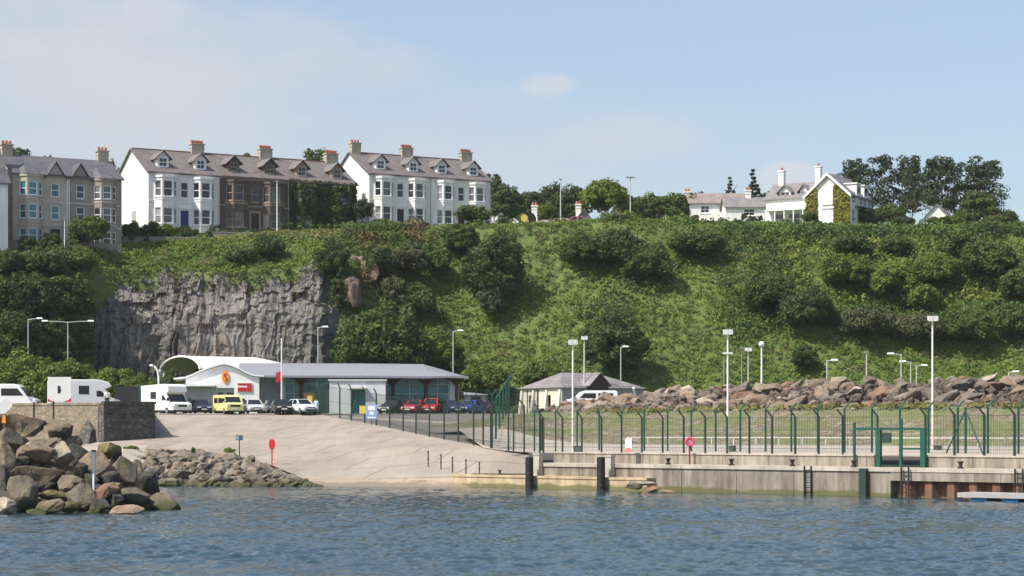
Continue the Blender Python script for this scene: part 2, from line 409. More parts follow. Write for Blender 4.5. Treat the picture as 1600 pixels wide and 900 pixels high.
# ------------------------------------------------------------ slipway and roads
def Yplane(py): return 18.24/(.101+(py-675)/3200)
def Yright(py): return np.interp(py, [640,647,667,700,740,775], [203,197,182,153,143.5,140.5])
def Yslip(px, py):
    s = min(1, max(0, (px-450)/320)); s = s*s*(3-2*s)
    return Yplane(py)*(1-s)+Yright(py)*s
Lk = [(646,205),(690,170),(696,118),(701,183),(703,300),(712,372),(727,425),(740,455),(760,503),(778,530)]
Rk = [(646,497),(652,520),(664,588),(682,671),(699,765),(700.5,770),(706,826),(741,826)]
Lf = lambda py: np.interp(py, [a for a, b in Lk], [b for a, b in Lk])
Rf = lambda py: np.interp(py, [a for a, b in Rk], [b for a, b in Rk])
def patch(name, pys, L, R, m, nc=40, dz=0.):
    rows = []
    for py in pys:
        r = []
        for i in range(nc+1):
            px = L(py)+(R(py)-L(py))*i/nc; x, y, z = P(px, py, Yslip(px, py)); r.append((x, y, z+dz))
        rows.append(r)
    return struct(MB().grid(rows).build(name, m, smooth=True))
patch('slipway', list(np.arange(646, 742, 2)), Lf, Rf, m_apron)
patch('slipway', list(np.arange(740, 780, 2)), Lf, lambda p: 738.0, m_apron)
patch('access_road', list(np.arange(646, 703, 2)), Rf, lambda p: np.interp(p, [646, 667, 692, 702], [840, 800, 800, 800]), m_asphalt, dz=-.02)
# pale kerb stone along the access road
kb = MB()
for i in range(24):
    px = 520+i*11; py = 651+i*.62; a = P(px, py, Yslip(px, py)); b = P(px+10.8, py+.61, Yslip(px+10.8, py+.61))
    kb.hexa([(a[0],a[1],a[2]-.05),(b[0],b[1],b[2]-.05),(b[0],b[1]+.3,b[2]-.05),(a[0],a[1]+.3,a[2]-.05),(a[0],a[1],a[2]+.12),(b[0],b[1],b[2]+.12),(b[0],b[1]+.3,b[2]+.12),(a[0],a[1]+.3,a[2]+.12)])
struct(kb.build('kerb', m_cope))

# quay coordinates: s along the face, d inward
QA = (1.3, 139.0); QE = (.736, -.677); QN = (.677, .736)
def Q(s, d, z): return (QA[0]+QE[0]*s+QN[0]*d, QA[1]+QE[1]*s+QN[1]*d, z)
QF = ((QA[0], QA[1], 0), (QE[0], QE[1], 0), (QN[0], QN[1], 0))
def s_of(px, d=0.):   # where the vertical plane through pixel column px cuts the line at distance d
    k = (px-800)/F; x0 = QA[0]+QN[0]*d; y0 = QA[1]+QN[1]*d
    return (k*y0-x0)/(QE[0]-k*QE[1])
def footz(s): return float(np.interp(s, [-22, -15, -9, 70], [4.25, 3.0, 2.9, 2.9]))
rows = []
for s in list(np.arange(-22, 72, 2.0)):
    d0 = float(np.interp(s, [-22,-11.5,-8.2,0,70], [15.5,7.6,8.4,2.5,2.5])); z0 = float(np.interp(s, [-22,-11.5,-8.2,0,70], [4.05,2.55,2.3,2.34,2.34]))
    r = []
    for t in (0, .1, .25, .5, .75, 1, 1.15):
        r.append(Q(s, d0+(20-d0)*t, z0+(footz(s)-z0)*min(1, t)))
    rows.append(r)
struct(MB().grid(rows).build('quay_ground', m_pale, smooth=True))

# ------------------------------------------------------------ cliff
mc = bpy.data.materials.new('cliff_rock'); n, l = nodes(mc); b = n['Principled BSDF']
v = mapping(n, l, (1,1,1), 'World')
f = noisetex(n, l, mapping(n, l, (1,1,.45), 'World'), .28, 9, .68)
c = ramp(n, l, f, [(.30, (.075,.073,.07)), (.44, (.135,.13,.122)), (.58, (.195,.186,.172)), (.74, (.29,.268,.238))])
c = mixrgb(n, l, ramp(n, l, noisetex(n, l, v, .12, 5, .7), [(.58, 0.), (.68, .55)]), c, (.26,.17,.11))
geo = n.new('ShaderNodeNewGeometry'); sz = n.new('ShaderNodeSeparateXYZ'); l.new(geo.outputs['Normal'], sz.inputs[0])
up = n.new('ShaderNodeMath'); up.operation = 'MULTIPLY_ADD'; up.inputs[1].default_value = .9; l.new(sz.outputs[2], up.inputs[0])
nn = n.new('ShaderNodeMath'); nn.operation = 'SUBTRACT'; l.new(noisetex(n, l, v, .5, 5, .7), nn.inputs[0]); nn.inputs[1].default_value = .62; l.new(nn.outputs[0], up.inputs[2])
c = mixrgb(n, l, ramp(n, l, up.outputs[0], [(.62, 0.), (.85, .6)]), c, (.17,.165,.07))   # turf and lichen on the ledges
l.new(c, b.inputs['Base Color']); b.inputs['Roughness'].default_value = .9; b.inputs['Specular IOR Level'].default_value = .2
crk = noisetex(n, l, mapping(n, l, (1.5,1.5,.22), 'World'), 1.1, 7, .7)
c2 = mixrgb(n, l, 1., c, ramp(n, l, crk, [(.36, (.58,.57,.56)), (.5, (1.,)*3), (.66, (1.25,1.22,1.18))]), 'MULTIPLY')
l.new(c2, b.inputs['Base Color'])
l.new(bump(n, l, noisetex(n, l, v, 1.6, 9, .7), .9, .35), b.inputs['Normal'])
rows = []
CX = np.arange(128, 532, .9); NR = 110
def ridged(p): return 1-2*abs(noise.noise(p))
for j in range(NR+1):
    t = j/NR; r = []
    for px in CX:
        a, bb = prof(px)
        top = bb[2]+1.2*noise.noise(Vector((px*.03, 1.7, 0)))+.8*noise.noise(Vector((px*.12, 4.7, 0)))
        z = 4.6+(top-4.6)*t
        Y0 = 234.6+3.4*t+2.2*max(0, t-.72)/.28*(1 if t > .72 else 0)
        x = (px-800)*Y0/F
        low = max(0, min(1, (.78-t)/.25))      # joint-bounded columns low down, broken blocks above
        wx = x+.5*noise.noise(Vector((x*.3, z*.12, 0)))
        fl = ridged(Vector((wx*.24, 3.1, z*.03)))*1.0
        crack = -.9*max(0, 1-abs(noise.noise(Vector((wx*.33, z*.02, 14.))))*9)-.35*max(0, 1-abs(noise.noise(Vector((wx*.6, z*.16, 4.))))*8)
        c1 = noise.cell(Vector((wx*.42, 0, 2.))); col_ = 1.35*noise.cell(Vector((wx*.36, z*.06+4*c1, 3.)))+.22*noise.cell(Vector((wx*1.1, z*.22+4*c1, 6.)))
        q1 = x+.6*noise.noise(Vector((x*.6, z*.6, 0))); q2 = z+.35*noise.noise(Vector((x*.7, z*.5, 9)))
        blk = 1.0*noise.cell(Vector((q1*.55, q2*.8, 7.)))+.5*noise.cell(Vector((q1*1.5, q2*1.9, 8.)))+.6*noise.noise(Vector((x*.35, z*.35, 5.)))
        d = .72*((-fl*.75+crack+col_)*(.30+.70*low)+blk*(.28+.72*(1-low)))+.22*noise.noise(Vector((x*1.9, z*1.1, 0)))
        e = min(1, (px-128)/12, (532-px)/28)
        r.append((x+.4*noise.noise(Vector((x*.4, z*.5, 3))), Y0+d*(.35+.65*e)*(1-.55*t*t)+(1-e)*2.2, z))
    rows.append(r)
struct(MB().grid(rows).build('cliff', mc, fix=False))

# ------------------------------------------------------------ water
mw = bpy.data.materials.new('sea_water'); n, l = nodes(mw); b = n['Principled BSDF']
v = mapping(n, l, (1,1,1), 'World')
l.new(ramp(n, l, noisetex(n, l, v, .05, 3), [(.35, (.020,.044,.060)), (.65, (.028,.056,.066))]), b.inputs['Base Color'])
b.inputs['Roughness'].default_value = .07; b.inputs['IOR'].default_value = 1.33; b.inputs['Specular IOR Level'].default_value = .5
l.new(bump(n, l, noisetex(n, l, mapping(n, l, (1,1.6,1), 'World'), 6, 4, .6), .35, .03), b.inputs['Normal'])
rng = np.random.default_rng(5)
ur = np.concatenate([np.linspace(-1500, -260, 90), np.linspace(-250, 1850, 880), np.linspace(1860, 3100, 90)])
Yr = [44.0]
while Yr[-1] < 176: Yr.append(Yr[-1]*1.0021)
Yr = np.array(Yr); U, Yg = np.meshgrid(ur, Yr); Xg = (U-800)*Yg/F
Z = np.zeros_like(Xg)
for i in range(90):
    lam = math.exp(rng.uniform(math.log(.30), math.log(1.9))); th = rng.normal(PI*.42, .75); k = 2*PI/lam
    amp = .0037*lam**.78
    kx, ky = k*math.cos(th), k*math.sin(th)
    Z += amp*np.sin(kx*Xg+ky*Yg+rng.uniform(0, 2*PI))*(1+.0*Xg)
env = np.ones_like(Z)
for i in range(12):
    th = rng.normal(PI/2, .35); k = 2*PI/rng.uniform(5, 40); env += .10*np.sin(k*(math.cos(th)*Xg+math.sin(th)*Yg)+rng.uniform(0, 6))
calm = np.interp(Yg, [44, 75, 100, 126, 145], [1.45, 1.15, .9, .5, .38])
Z *= np.clip(env, .55, 2)*calm
nv, nu = Xg.shape
V = np.stack([Xg, Yg, Z], -1).reshape(-1, 3)
me = bpy.data.meshes.new('water')
idx = np.arange(nv*nu).reshape(nv, nu)
Fq = np.stack([idx[:-1,:-1], idx[:-1,1:], idx[1:,1:], idx[1:,:-1]], -1).reshape(-1, 4)
big = np.array([(-1500,-300,-.25),(1500,-300,-.25),(1500,196,-.25),(-1500,196,-.25)])
N0 = len(V); V = np.concatenate([V, big]); Fq = np.concatenate([Fq, [[N0, N0+1, N0+2, N0+3]]])
me.vertices.add(len(V)); me.vertices.foreach_set('co', V.reshape(-1).astype(np.float32))
me.loops.add(Fq.size); me.loops.foreach_set('vertex_index', Fq.reshape(-1).astype(np.int32))
me.polygons.add(len(Fq)); me.polygons.foreach_set('loop_start', np.arange(0, Fq.size, 4, dtype=np.int32))
me.polygons.foreach_set('use_smooth', np.ones(len(Fq), bool)); me.update(calc_edges=True); me.materials.append(mw)
wo = bpy.data.objects.new('water', me); C.objects.link(wo); struct(wo)
# sea bed sheet, one with the land out to the horizon
struct(MB().quad((-3000,-1500,-6),(3000,-1500,-6),(3000,3000,-6),(-3000,3000,-6)).build('ground', m_earth))
# ------------------------------------------------------------ houses
m_slate = slate('roof_slate', (.135,.122,.118), (.175,.155,.148))
m_slate_dark = slate('dark_slate', (.085,.085,.095), (.115,.115,.125))
m_grey_stone = mat('grey_stone_wall', (.27,.24,.205), .85, .2, 1.2, .02)
m_beige_stone = mat('beige_render', (.40,.365,.30), .85, .15, .9, .02)
m_brown_stone = mat('brown_basalt_wall', (.105,.085,.07), .85, .25, 1.5, .03)
m_trim_brown = mat('sandstone_trim', (.34,.25,.19), .8, .15, 1.5)
m_trim_white = mat('painted_trim', (.80,.80,.79), .6, .03, 1)
m_trim_grey = mat('grey_trim', (.45,.43,.39), .8, .1, 1)
m_glass = glass('window_glass', (.02,.026,.034))
m_sky_pane = glass('sky_reflection_glass', (.26,.27,.28), .12)  # pale base colour stands in for sky reflected in left cant panes
m_half = glass('half_curtain_sky_glass', (.10,.105,.11), .10)  # net curtains, and on left cants a fainter painted sky reflection
wrg = random.Random(21)
m_teal_glass = glass('teal_curtain_glass', (.03,.15,.185), .12)
m_chim = mat('chimney_render', (.40,.35,.27), .85, .22, 1.2, .02)
m_chim_w = mat('white_chimney_render', (.78,.76,.72), .85, .06, 1.2)
m_pot = mat('terracotta_pot', (.36,.115,.065), .8, .2, 2)
m_door_blue = mat('blue_door', (.012,.03,.16), .4, .1, 1)
m_door_dark = mat('dark_door', (.035,.02,.02), .5, .1, 1)
m_ridge = mat('ridge_tile', (.26,.12,.08), .8, .2, 2)
m_ivy = foliage('ivy_leaves', (.035,.05,.012), (.085,.10,.02), .6, (.17,.14,.03), .2, 0)
m_gold_ivy = foliage('golden_creeper_leaves', (.16,.15,.02), (.28,.25,.04), .6, None, .2, 0)

def facade(mb, o, ux, W, z0, z1, holes, depth=.14, inner=None):
    """wall face in the plane (o + ux*x, z) with rectangular holes; outward is ux rotated -90"""
    ny = (-ux[1], ux[0])      # inward
    xs = sorted({0, W, *[h[0] for h in holes], *[h[2] for h in holes]}); zs = sorted({z0, z1, *[h[1] for h in holes], *[h[3] for h in holes]})
    def q(x, z, d=0): return (o[0]+ux[0]*x+ny[0]*d, o[1]+ux[1]*x+ny[1]*d, o[2]+z)
    for i in range(len(xs)-1):
        for j in range(len(zs)-1):
            cx, cz = (xs[i]+xs[i+1])/2, (zs[j]+zs[j+1])/2
            if any(h[0] < cx < h[2] and h[1] < cz < h[3] for h in holes): continue
            mb.quad(q(xs[i],zs[j]), q(xs[i+1],zs[j]), q(xs[i+1],zs[j+1]), q(xs[i],zs[j+1]))
    for (a, b, c_, d_) in holes:
        mb.quad(q(a,b), q(a,b,depth), q(a,d_,depth), q(a,d_)); mb.quad(q(c_,b,depth), q(c_,b), q(c_,d_), q(c_,d_,depth))
        mb.quad(q(a,b), q(c_,b), q(c_,b,depth), q(a,b,depth)); mb.quad(q(a,d_,depth), q(c_,d_,depth), q(c_,d_), q(a,d_))

def window(parent, o, ux, h, mf, mg, depth=.12, mull=True, rail=True, fw=.09, surround=None, sname='window'):
    """sash window filling hole h: frame mesh with its pane as child"""
    x0, z0, x1, z1 = h; ny = (-ux[1], ux[0]); fr = (o, ux, ny); d0, d1 = depth-.07, depth-.01
    mb = MB()
    mb.fbox(fr, x0, x0+fw, d0, d1, z0, z1); mb.fbox(fr, x1-fw, x1, d0, d1, z0, z1)
    mb.fbox(fr, x0+fw, x1-fw, d0, d1, z0, z0+fw*1.2); mb.fbox(fr, x0+fw, x1-fw, d0, d1, z1-fw, z1)
    if rail: mb.fbox(fr, x0+fw, x1-fw, d0+.01, d1, (z0+z1)/2-.045, (z0+z1)/2+.045)
    if mull: mb.fbox(fr, (x0+x1)/2-.025, (x0+x1)/2+.025, d0+.02, d1-.003, z0+fw*1.2, z1-fw)
    wn = mb.build(sname, mf, parent)
    MB().fbox(fr, x0+fw*.5, x1-fw*.5, d1+.005, d1+.03, z0+fw*.5, z1-fw*.5).build('pane', mg, wn)
    mb = MB().fbox(fr, x0-.08, x1+.08, -.07, depth-.08, z0-.12, z0-.002); mb.build('sill', surround or mf, wn)
    return wn

def gable_roof(mb, x0, x1, y0, y1, ze, zr, over=.25, th=.14, hip0=0, hip1=0):
    ym = (y0+y1)/2; s = (zr-ze)/(ym-y0)
    e0, e1 = y0-over, y1+over; z_e = ze-over*s
    a0, a1 = x0-(over if not hip0 else over), x1+(over if not hip1 else over)
    for t, flip in ((0, 0), (th, 0)):
        pass
    A = [(a0,e0,z_e),(a1,e0,z_e),(a1-hip1,ym,zr),(a0+hip0,ym,zr)]; B = [(a0,e1,z_e),(a1,e1,z_e),(a1-hip1,ym,zr),(a0+hip0,ym,zr)]
    for q in (A, B):
        mb.hexa([q[0],q[1],q[2],q[3]]+[(p[0],p[1],p[2]+th) for p in q])
    if hip0: mb.add([(a0,e0,z_e+th),(a0,e1,z_e+th),(a0+hip0,ym,zr+th)], [(0,1,2)])
    if hip1: mb.add([(a1,e0,z_e+th),(a1,e1,z_e+th),(a1-hip1,ym,zr+th)], [(0,2,1)])

def chimney(parent, x, y, z0, z1, w=1.5, d=.7, m=None, pots=4, name='chimney'):
    mb = MB().box(x-w/2, x+w/2, y-d/2, y+d/2, z0, z1).box(x-w/2-.1, x+w/2+.1, y-d/2-.1, y+d/2+.1, z1, z1+.16).box(x-w/2-.05, x+w/2+.05, y-d/2-.05, y+d/2+.05, z1-.45, z1-.33)
    c = mb.build(name, m or m_chim, parent)
    for i in range(pots):
        px = x+(i-(pots-1)/2)*w/max(pots, 1)
        MB().tube([(px,y,z1+.16),(px,y,z1+.60)], .19, 8, .15).build('chimney_pot', m_pot, c, smooth=False)
    return c

def dormer(parent, x, y0, ze, w, mw_, mroof, mf, mg):
    """gabled dormer standing on the front slope; front face at y0, sill at ze"""
    h = 1.35; o = (x-w/2, y0, 0)
    mb = MB(); hole = (.2, ze+.15, w-.2, ze+h-.05)
    facade(mb, o, (1,0), w, ze-.3, ze+h, [hole], .1)
    mb.quad((x-w/2,y0,ze-.3),(x-w/2,y0,ze+h),(x-w/2,y0+2.6,ze+h),(x-w/2,y0+2.6,ze-.3)); mb.quad((x+w/2,y0,ze-.3),(x+w/2,y0+2.6,ze-.3),(x+w/2,y0+2.6,ze+h),(x+w/2,y0,ze+h))
    mb.add([(x-w/2,y0,ze+h),(x+w/2,y0,ze+h),(x,y0,ze+h+.7)], [(0,1,2)])
    d = mb.build('dormer', mw_, parent)
    r = MB(); k = .38; zt = ze+h+.78
    for sgn in (-1, 1):
        a = (x+sgn*(w/2+k), y0-.35, ze+h-.32); b_ = (x+sgn*(w/2+k), y0+3.2, ze+h-.32); c_ = (x, y0+3.2, zt); e = (x, y0-.35, zt)
        r.hexa([a,b_,c_,e]+[(p[0],p[1],p[2]+.1) for p in (a,b_,c_,e)])
    r.build('dormer_roof', mroof, d)
    window(parent, o, (1,0), hole, mf, mg, .1, mull=True)
    return d

def bay(root, cx, W, dep, zs, ztop, mwall, mf, mg, mtrim, fw=1.5):
    """canted bay: left cant, front, right cant, a window in each per storey"""
    b = MB(); x0 = cx-W/2; cant = (W-fw)/2; L = math.hypot(cant, dep)
    faces = [((x0,0,0), (cant/L,-dep/L), L, .17), ((x0+cant,-dep,0), (1,0), fw, .16), ((x0+cant+fw,-dep,0), (cant/L,dep/L), L, .17)]
    wins = []
    for o, ux, w_, mg_ in faces:
        holes = [(mg_, z0, w_-mg_, z1) for z0, z1 in zs]
        facade(b, o, ux, w_, 0, ztop, holes, .13)
        wins += [(o, ux, h) for h in holes]
    po = [(x0-.1,0),(x0+cant-.06,-dep-.12),(x0+cant+fw+.06,-dep-.12),(x0+W+.1,0)]
    for za, zb in ((ztop, ztop+.28),):
        vs = [(p[0],p[1],za) for p in po]+[(p[0],p[1],zb) for p in po]
        b.add(vs, [(0,1,2,3),(7,6,5,4),(0,4,5,1),(1,5,6,2),(2,6,7,3),(3,7,4,0)])
    bo = b.build('bay', mwall, root, fix=False)
    for z0, z1 in zs[1:]:
        t = MB(); zz = z0-.42; q = [(x0-.03,0),(x0+cant-.03,-dep-.05),(x0+cant+fw+.03,-dep-.05),(x0+W+.03,0)]
        vs = [(p[0],p[1],zz) for p in q]+[(p[0],p[1],zz+.16) for p in q]
        t.add(vs, [(0,1,2,3),(7,6,5,4),(0,4,5,1),(1,5,6,2),(2,6,7,3),(3,7,4,0)]).build('string_course', mtrim, bo)
    for o, ux, h in wins:
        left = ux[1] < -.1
        g = mg if mg is not m_glass else wrg.choice([m_sky_pane, m_half, m_glass] if left else [m_glass, m_glass, m_glass, m_half])  # left cants mostly get the paler panes, a painted sky reflection
        window(root, o, ux, h, mf, g, .13, mull=False, surround=mtrim)

TH = math.atan2(.49, .87)
def terrace_house(name, loc, label, mwall, mtrim, mf, mdoor, rz=TH, H=7.4, W=9.45, D=12.5, rise=3.5, left_gable=False, right_gable=False,
                  chim_m=None, chim_left=False, mroof=None, mdorm=None, sc=1.0, ivy=False, mg=None, porch=False):
    root = empty(name, loc, rz, label, 'house', 'Victorian terrace houses on the cliff top', (sc,)*3)
    mg = mg or m_glass; mroof = mroof or m_slate
    z1, z2 = (1.0, 2.95), (4.35, 6.35)
    door = (W/2-.55, .25, W/2+.55, 2.75); cwin = (W/2-.5, z2[0], W/2+.5, z2[1])
    b = MB(); facade(b, (0,0,0), (1,0), W, -3, H, [door, cwin], .16)
    zr = H+rise
    b.add([(0,0,-3),(0,0,H),(0,D/2,zr),(0,D,H),(0,D,-3)], [(0,1,2,3,4)]); b.add([(W,0,-3),(W,0,H),(W,D/2,zr),(W,D,H),(W,D,-3)], [(4,3,2,1,0)])
    b.quad((0,D,-3),(0,D,H),(W,D,H),(W,D,-3))
    b.build('wall', mwall, root, fix=False)
    r = MB(); gable_roof(r, 0.02 if not left_gable else 0, W-.02 if not right_gable else W, 0, D, H, zr, .3 if (left_gable or right_gable) else .0)
    # eaves overhang for mid-terrace units too
    r.box(.01, W-.01, -.34, -.02, H-.12, H+.02)
    ro = r.build('roof', mroof, root)
    MB().box(.0, W, D/2-.12, D/2+.12, zr+.1, zr+.24).build('ridge_tiles', m_ridge, ro)
    chimney(root, W-.75, D/2, zr-.6, zr+1.15, 1.7, 1.0, chim_m, 5)
    if chim_left: chimney(root, .75, D/2, zr-.6, zr+1.3, 1.4, 1.0, chim_m, 3)
    window(root, (0,0,0), (1,0), cwin, mf, mg, .15, mull=False, surround=mtrim)
    MB().box(door[0]+.02, door[2]-.02, .1, .17, .25, 2.75).build('door', mdoor, root)
    t = MB().box(door[0]-.2, door[0]-.005, -.1, .06, .2, 2.95).box(door[2]+.005, door[2]+.2, -.1, .06, .2, 2.95).box(door[0]-.3, door[2]+.3, -.16, .04, 2.955, 3.2)
    t.box(0.01, W-.01, -.06, -.003, 3.72, 3.88); t.box(.01, W-.01, -.12, -.004, H-.34, H-.13)
    t.build('trim', mtrim, root)
    MB().box(door[0]-.3, door[2]+.3, -1.0, -.01, 0, .22).build('doorstep', m_cope, root)
    for cx in (W*.235, W*.765):
        bay(root, cx, 3.1, .95, [z1, z2], 6.72, mwall, mf, mg, mtrim)
        dormer(root, cx+.15, 1.3, H+.75, 1.5, mdorm or mwall, mroof, mf, mg)
    p = MB().tube([(W-.12,-.1,-.5),(W-.12,-.1,H-.2)], .06, 6); p.build('downpipe', m_trim_grey, root)
    if ivy:
        rg = np.random.default_rng(3); N = 5200
        x = rg.uniform(0.0, W, N); z = rg.uniform(1.2, H+.1, N); y = -rg.uniform(.05, .3, N)
        for cx in (W*.235, W*.765):     # follow the bays
            f = np.clip(1-np.maximum(0, np.abs(x-cx)-.75)/.8, 0, 1)*(z < 6.9); y -= .95*f
            for z0, z1_ in (z1, z2):   # keep glass showing
                inw = (np.abs(x-cx) < .62) & (z > z0+.1) & (z < z1_) & (rg.random(N) > .12); y[inw] += 9
                inw = (np.abs(np.abs(x-cx)-1.15) < .3) & (z > z0+.2) & (z < z1_) & (rg.random(N) > .25); y[inw] += 9
        k = (y < 3) & ~((np.abs(x-W/2) < .55) & (z < 2.7)) & ((np.sin(x*2.1)+np.sin(x*.9+z*1.3)+rg.random(N)*1.6) > -.55)
        P3 = np.stack([x, y, z], 1)[k]; nm = unit(np.array([0,-1,.3])+rg.normal(size=P3.shape)*.55)
        q = leaf_quads(P3, nm, rg.uniform(.16, .36, len(P3)), rg)
        link_mesh('ivy', quads_mesh('ivy', q, m_ivy), root)
    return root

def at(px, py, Y): return P(px, py, Y)
e1 = zat(268, 255)
g0 = P(232, 268, 255)
def along(p, t, z): return (p[0]+.8713*t, p[1]+.4908*t, z)
bz = e1-7.4
terrace_house('terrace_house', along(g0, 0, bz), 'white painted terrace house with blue front door and tall bare white gable', m_white, m_trim_white, m_trim_white, m_door_blue, left_gable=True, mdorm=m_white)
terrace_house('terrace_house', along(g0, 9.47, bz), 'dark brown stone terrace house between the white one and the ivy covered one', m_brown_stone, m_trim_brown, m_trim_brown, m_door_dark, mdorm=m_brown_stone)
terrace_house('terrace_house', along(g0, 18.94, bz), 'ivy covered brown terrace house at the right end of its row', m_brown_stone, m_trim_brown, m_trim_grey, m_door_dark, right_gable=True, mdorm=m_trim_brown, ivy=True)
g1 = P(577, 272, 275); bz2 = zat(272, 275)-7.4*.97
terrace_house('terrace_house', along(g1, 0, bz2), 'white terrace house with a dark doorway and a chimney on its bare left gable', m_white, m_trim_white, m_trim_white, m_door_dark, left_gable=True, chim_left=True, mdorm=m_white, sc=.985)
terrace_house('terrace_house', along(g1, 9.32, bz2), 'white terrace house at the right end of its row behind the bushy tree', m_white, m_trim_white, m_trim_white, m_door_dark, right_gable=True, mdorm=m_white, sc=.985)
# blocked opening on the big white gable
a = along(g0, -.012, bz)
go = MB()
fr = ((a[0], a[1], bz), (-.4908, .8713), (.8713, .4908))
go.fbox(fr, 4.6, 6.6, -.012, .0, -.5, 2.6)
h0 = [o for o in bpy.data.objects if o.name == 'terrace_house'][0]
go2 = MB().box(-.03, -.004, 4.6, 6.4, -1, 3.0).build('gable_doors', mat('grey_doors', (.36,.35,.34), .7, .1), h0)

# three-storey grey terrace on the left
def tall_house(name, loc, label, mwall, mtrim, mg, mirror, W=6.55, rz=TH):
    root = empty(name, loc, rz, label, 'house', 'Victorian terrace houses on the cliff top')
    H, D, rise = 8.7, 10.5, 2.7; fx = (lambda x: W-x) if mirror else (lambda x: x)
    st = [(.7, 2.3), (3.45, 5.15), (6.15, 7.75)]
    holes = [tuple(sorted((fx(4.55), fx(5.55)))) for _ in range(3)]
    hs = [(holes[0][0]-.1, .1, holes[0][1]+.1, 2.4)]+[(h[0], z0, h[1], z1) for h, (z0, z1) in zip(holes[1:], st[1:])]
    b = MB(); facade(b, (0,0,0), (1,0), W, -2.5, H, hs, .16); zr = H+rise
    b.add([(0,0,-2.5),(0,0,H),(0,D/2,zr),(0,D,H),(0,D,-2.5)], [(0,1,2,3,4)]); b.add([(W,0,-2.5),(W,0,H),(W,D/2,zr),(W,D,H),(W,D,-2.5)], [(4,3,2,1,0)])
    gx0, gx1 = sorted((fx(4.0), fx(6.15)))      # wall gable over the entrance bay
    b.add([(gx0,-.02,H-.3),(gx1,-.02,H-.3),((gx0+gx1)/2,-.02,H+1.5)], [(0,1,2)])
    b.build('wall', mwall, root, fix=False)
    r = MB(); gable_roof(r, 0.01, W-.01, 0, D, H, zr, .28)
    ro = r.build('roof', m_slate_dark, root)
    gr = MB(); gm = (gx0+gx1)/2
    for sg, gx in ((-1, gx0-.25), (1, gx1+.25)):
        q = [(gx,-.3,H-.5),(gx,3.2,H-.5),(gm,3.2,H+1.58),(gm,-.3,H+1.58)]; gr.hexa(q+[(p[0],p[1],p[2]+.1) for p in q])
    gr.build('gable_roof', m_slate_dark, ro)
    bcx = fx(2.1)
    bay(root, bcx, 3.0, .95, st, 8.35, mwall, m_trim_white, mg, mtrim, 1.35)
    hp = MB(); x0, x1 = bcx-1.65, bcx+1.65      # hipped roof over the bay
    hp.add([(x0,.3,8.6),(x0+.85,-1.15,8.6),(x1-.85,-1.15,8.6),(x1,.3,8.6),(bcx-.5,1.7,10.2),(bcx+.5,1.7,10.2),(x0,3.2,8.62),(x1,3.2,8.62)],
           [(0,1,4),(1,2,5,4),(2,3,5),(0,4,6),(3,7,5),(6,4,5,7),(0,6,7,3,2,1)])
    hp.build('bay_roof', m_slate_dark, ro)
    for h in hs[1:]: window(root, (0,0,0), (1,0), h, m_trim_white, mg, .15, mull=False, surround=mtrim)
    MB().box(hs[0][0]+.02, hs[0][2]-.02, .1, .17, .1, 2.4).build('door', m_door_dark, root)
    for za, zb in ((2.75, 2.95), (5.45, 5.62)): MB().box(.01, W-.01, -.07, -.004, za, zb).build('string_course', m_trim_grey, root)
    cx = fx(.7)
    chimney(root, cx, D/2, zr-.7, zr+1.15, 1.3, 1.0, m_chim, 3)
    MB().tube([(fx(6.45),-.09,-.5),(fx(6.45),-.09,H-.3)], .06, 6).build('downpipe', m_trim_white, root)
    return root
t0 = P(20, 270, 238); tb = zat(270, 238)-8.7
tall_house('terrace_house', along(t0, 0, tb), 'beige three storey terrace house with teal windows and a pointed wall gable', m_beige_stone, m_trim_grey, m_teal_glass, False)
th2 = tall_house('terrace_house', along(t0, 6.57, tb), 'grey three storey terrace house with a cream chimney at its right end', m_grey_stone, m_trim_grey, m_glass, True)
# white gable of the next house, cut by the left edge of the picture
root = empty('end_house', along(t0, -9.6, tb-.4), TH, 'white gabled house cut off by the left edge of the photo', 'house')
W_, D_, H_ = 8.2, 9.0, 7.6
b = MB(); b.box(0, W_, -3.0, D_-3, -9, H_); b.add([(W_,-3,H_),(W_,D_/2-3,H_+4.2),(W_,D_-3,H_),(0,-3,H_),(0,D_/2-3,H_+4.2),(0,D_-3,H_)], [(0,2,1),(3,4,5)]); b.build('wall', m_white, root)
r = MB(); gable_roof(r, 0, W_, -3, D_-3, H_, H_+4.2, .3); r.build('roof', m_slate_dark, root)
chimney(root, W_-.6, D_/2-3, H_+3.2, H_+6.4, 1.1, 1.0, m_white, 3)
for z0 in (1.0, 4.2):
    for x in (2.2, 5.6):
        window(root, (x,-3.13,0), (1,0), (0, z0, 1.1, z0+1.8), m_trim_white, m_glass, .12)
for z0 in (.8, 3.6, 6.3):
    MB().box(W_+.004, W_+.05, -1.4, -.4, z0, z0+1.5).build('side_window', m_glass, root)

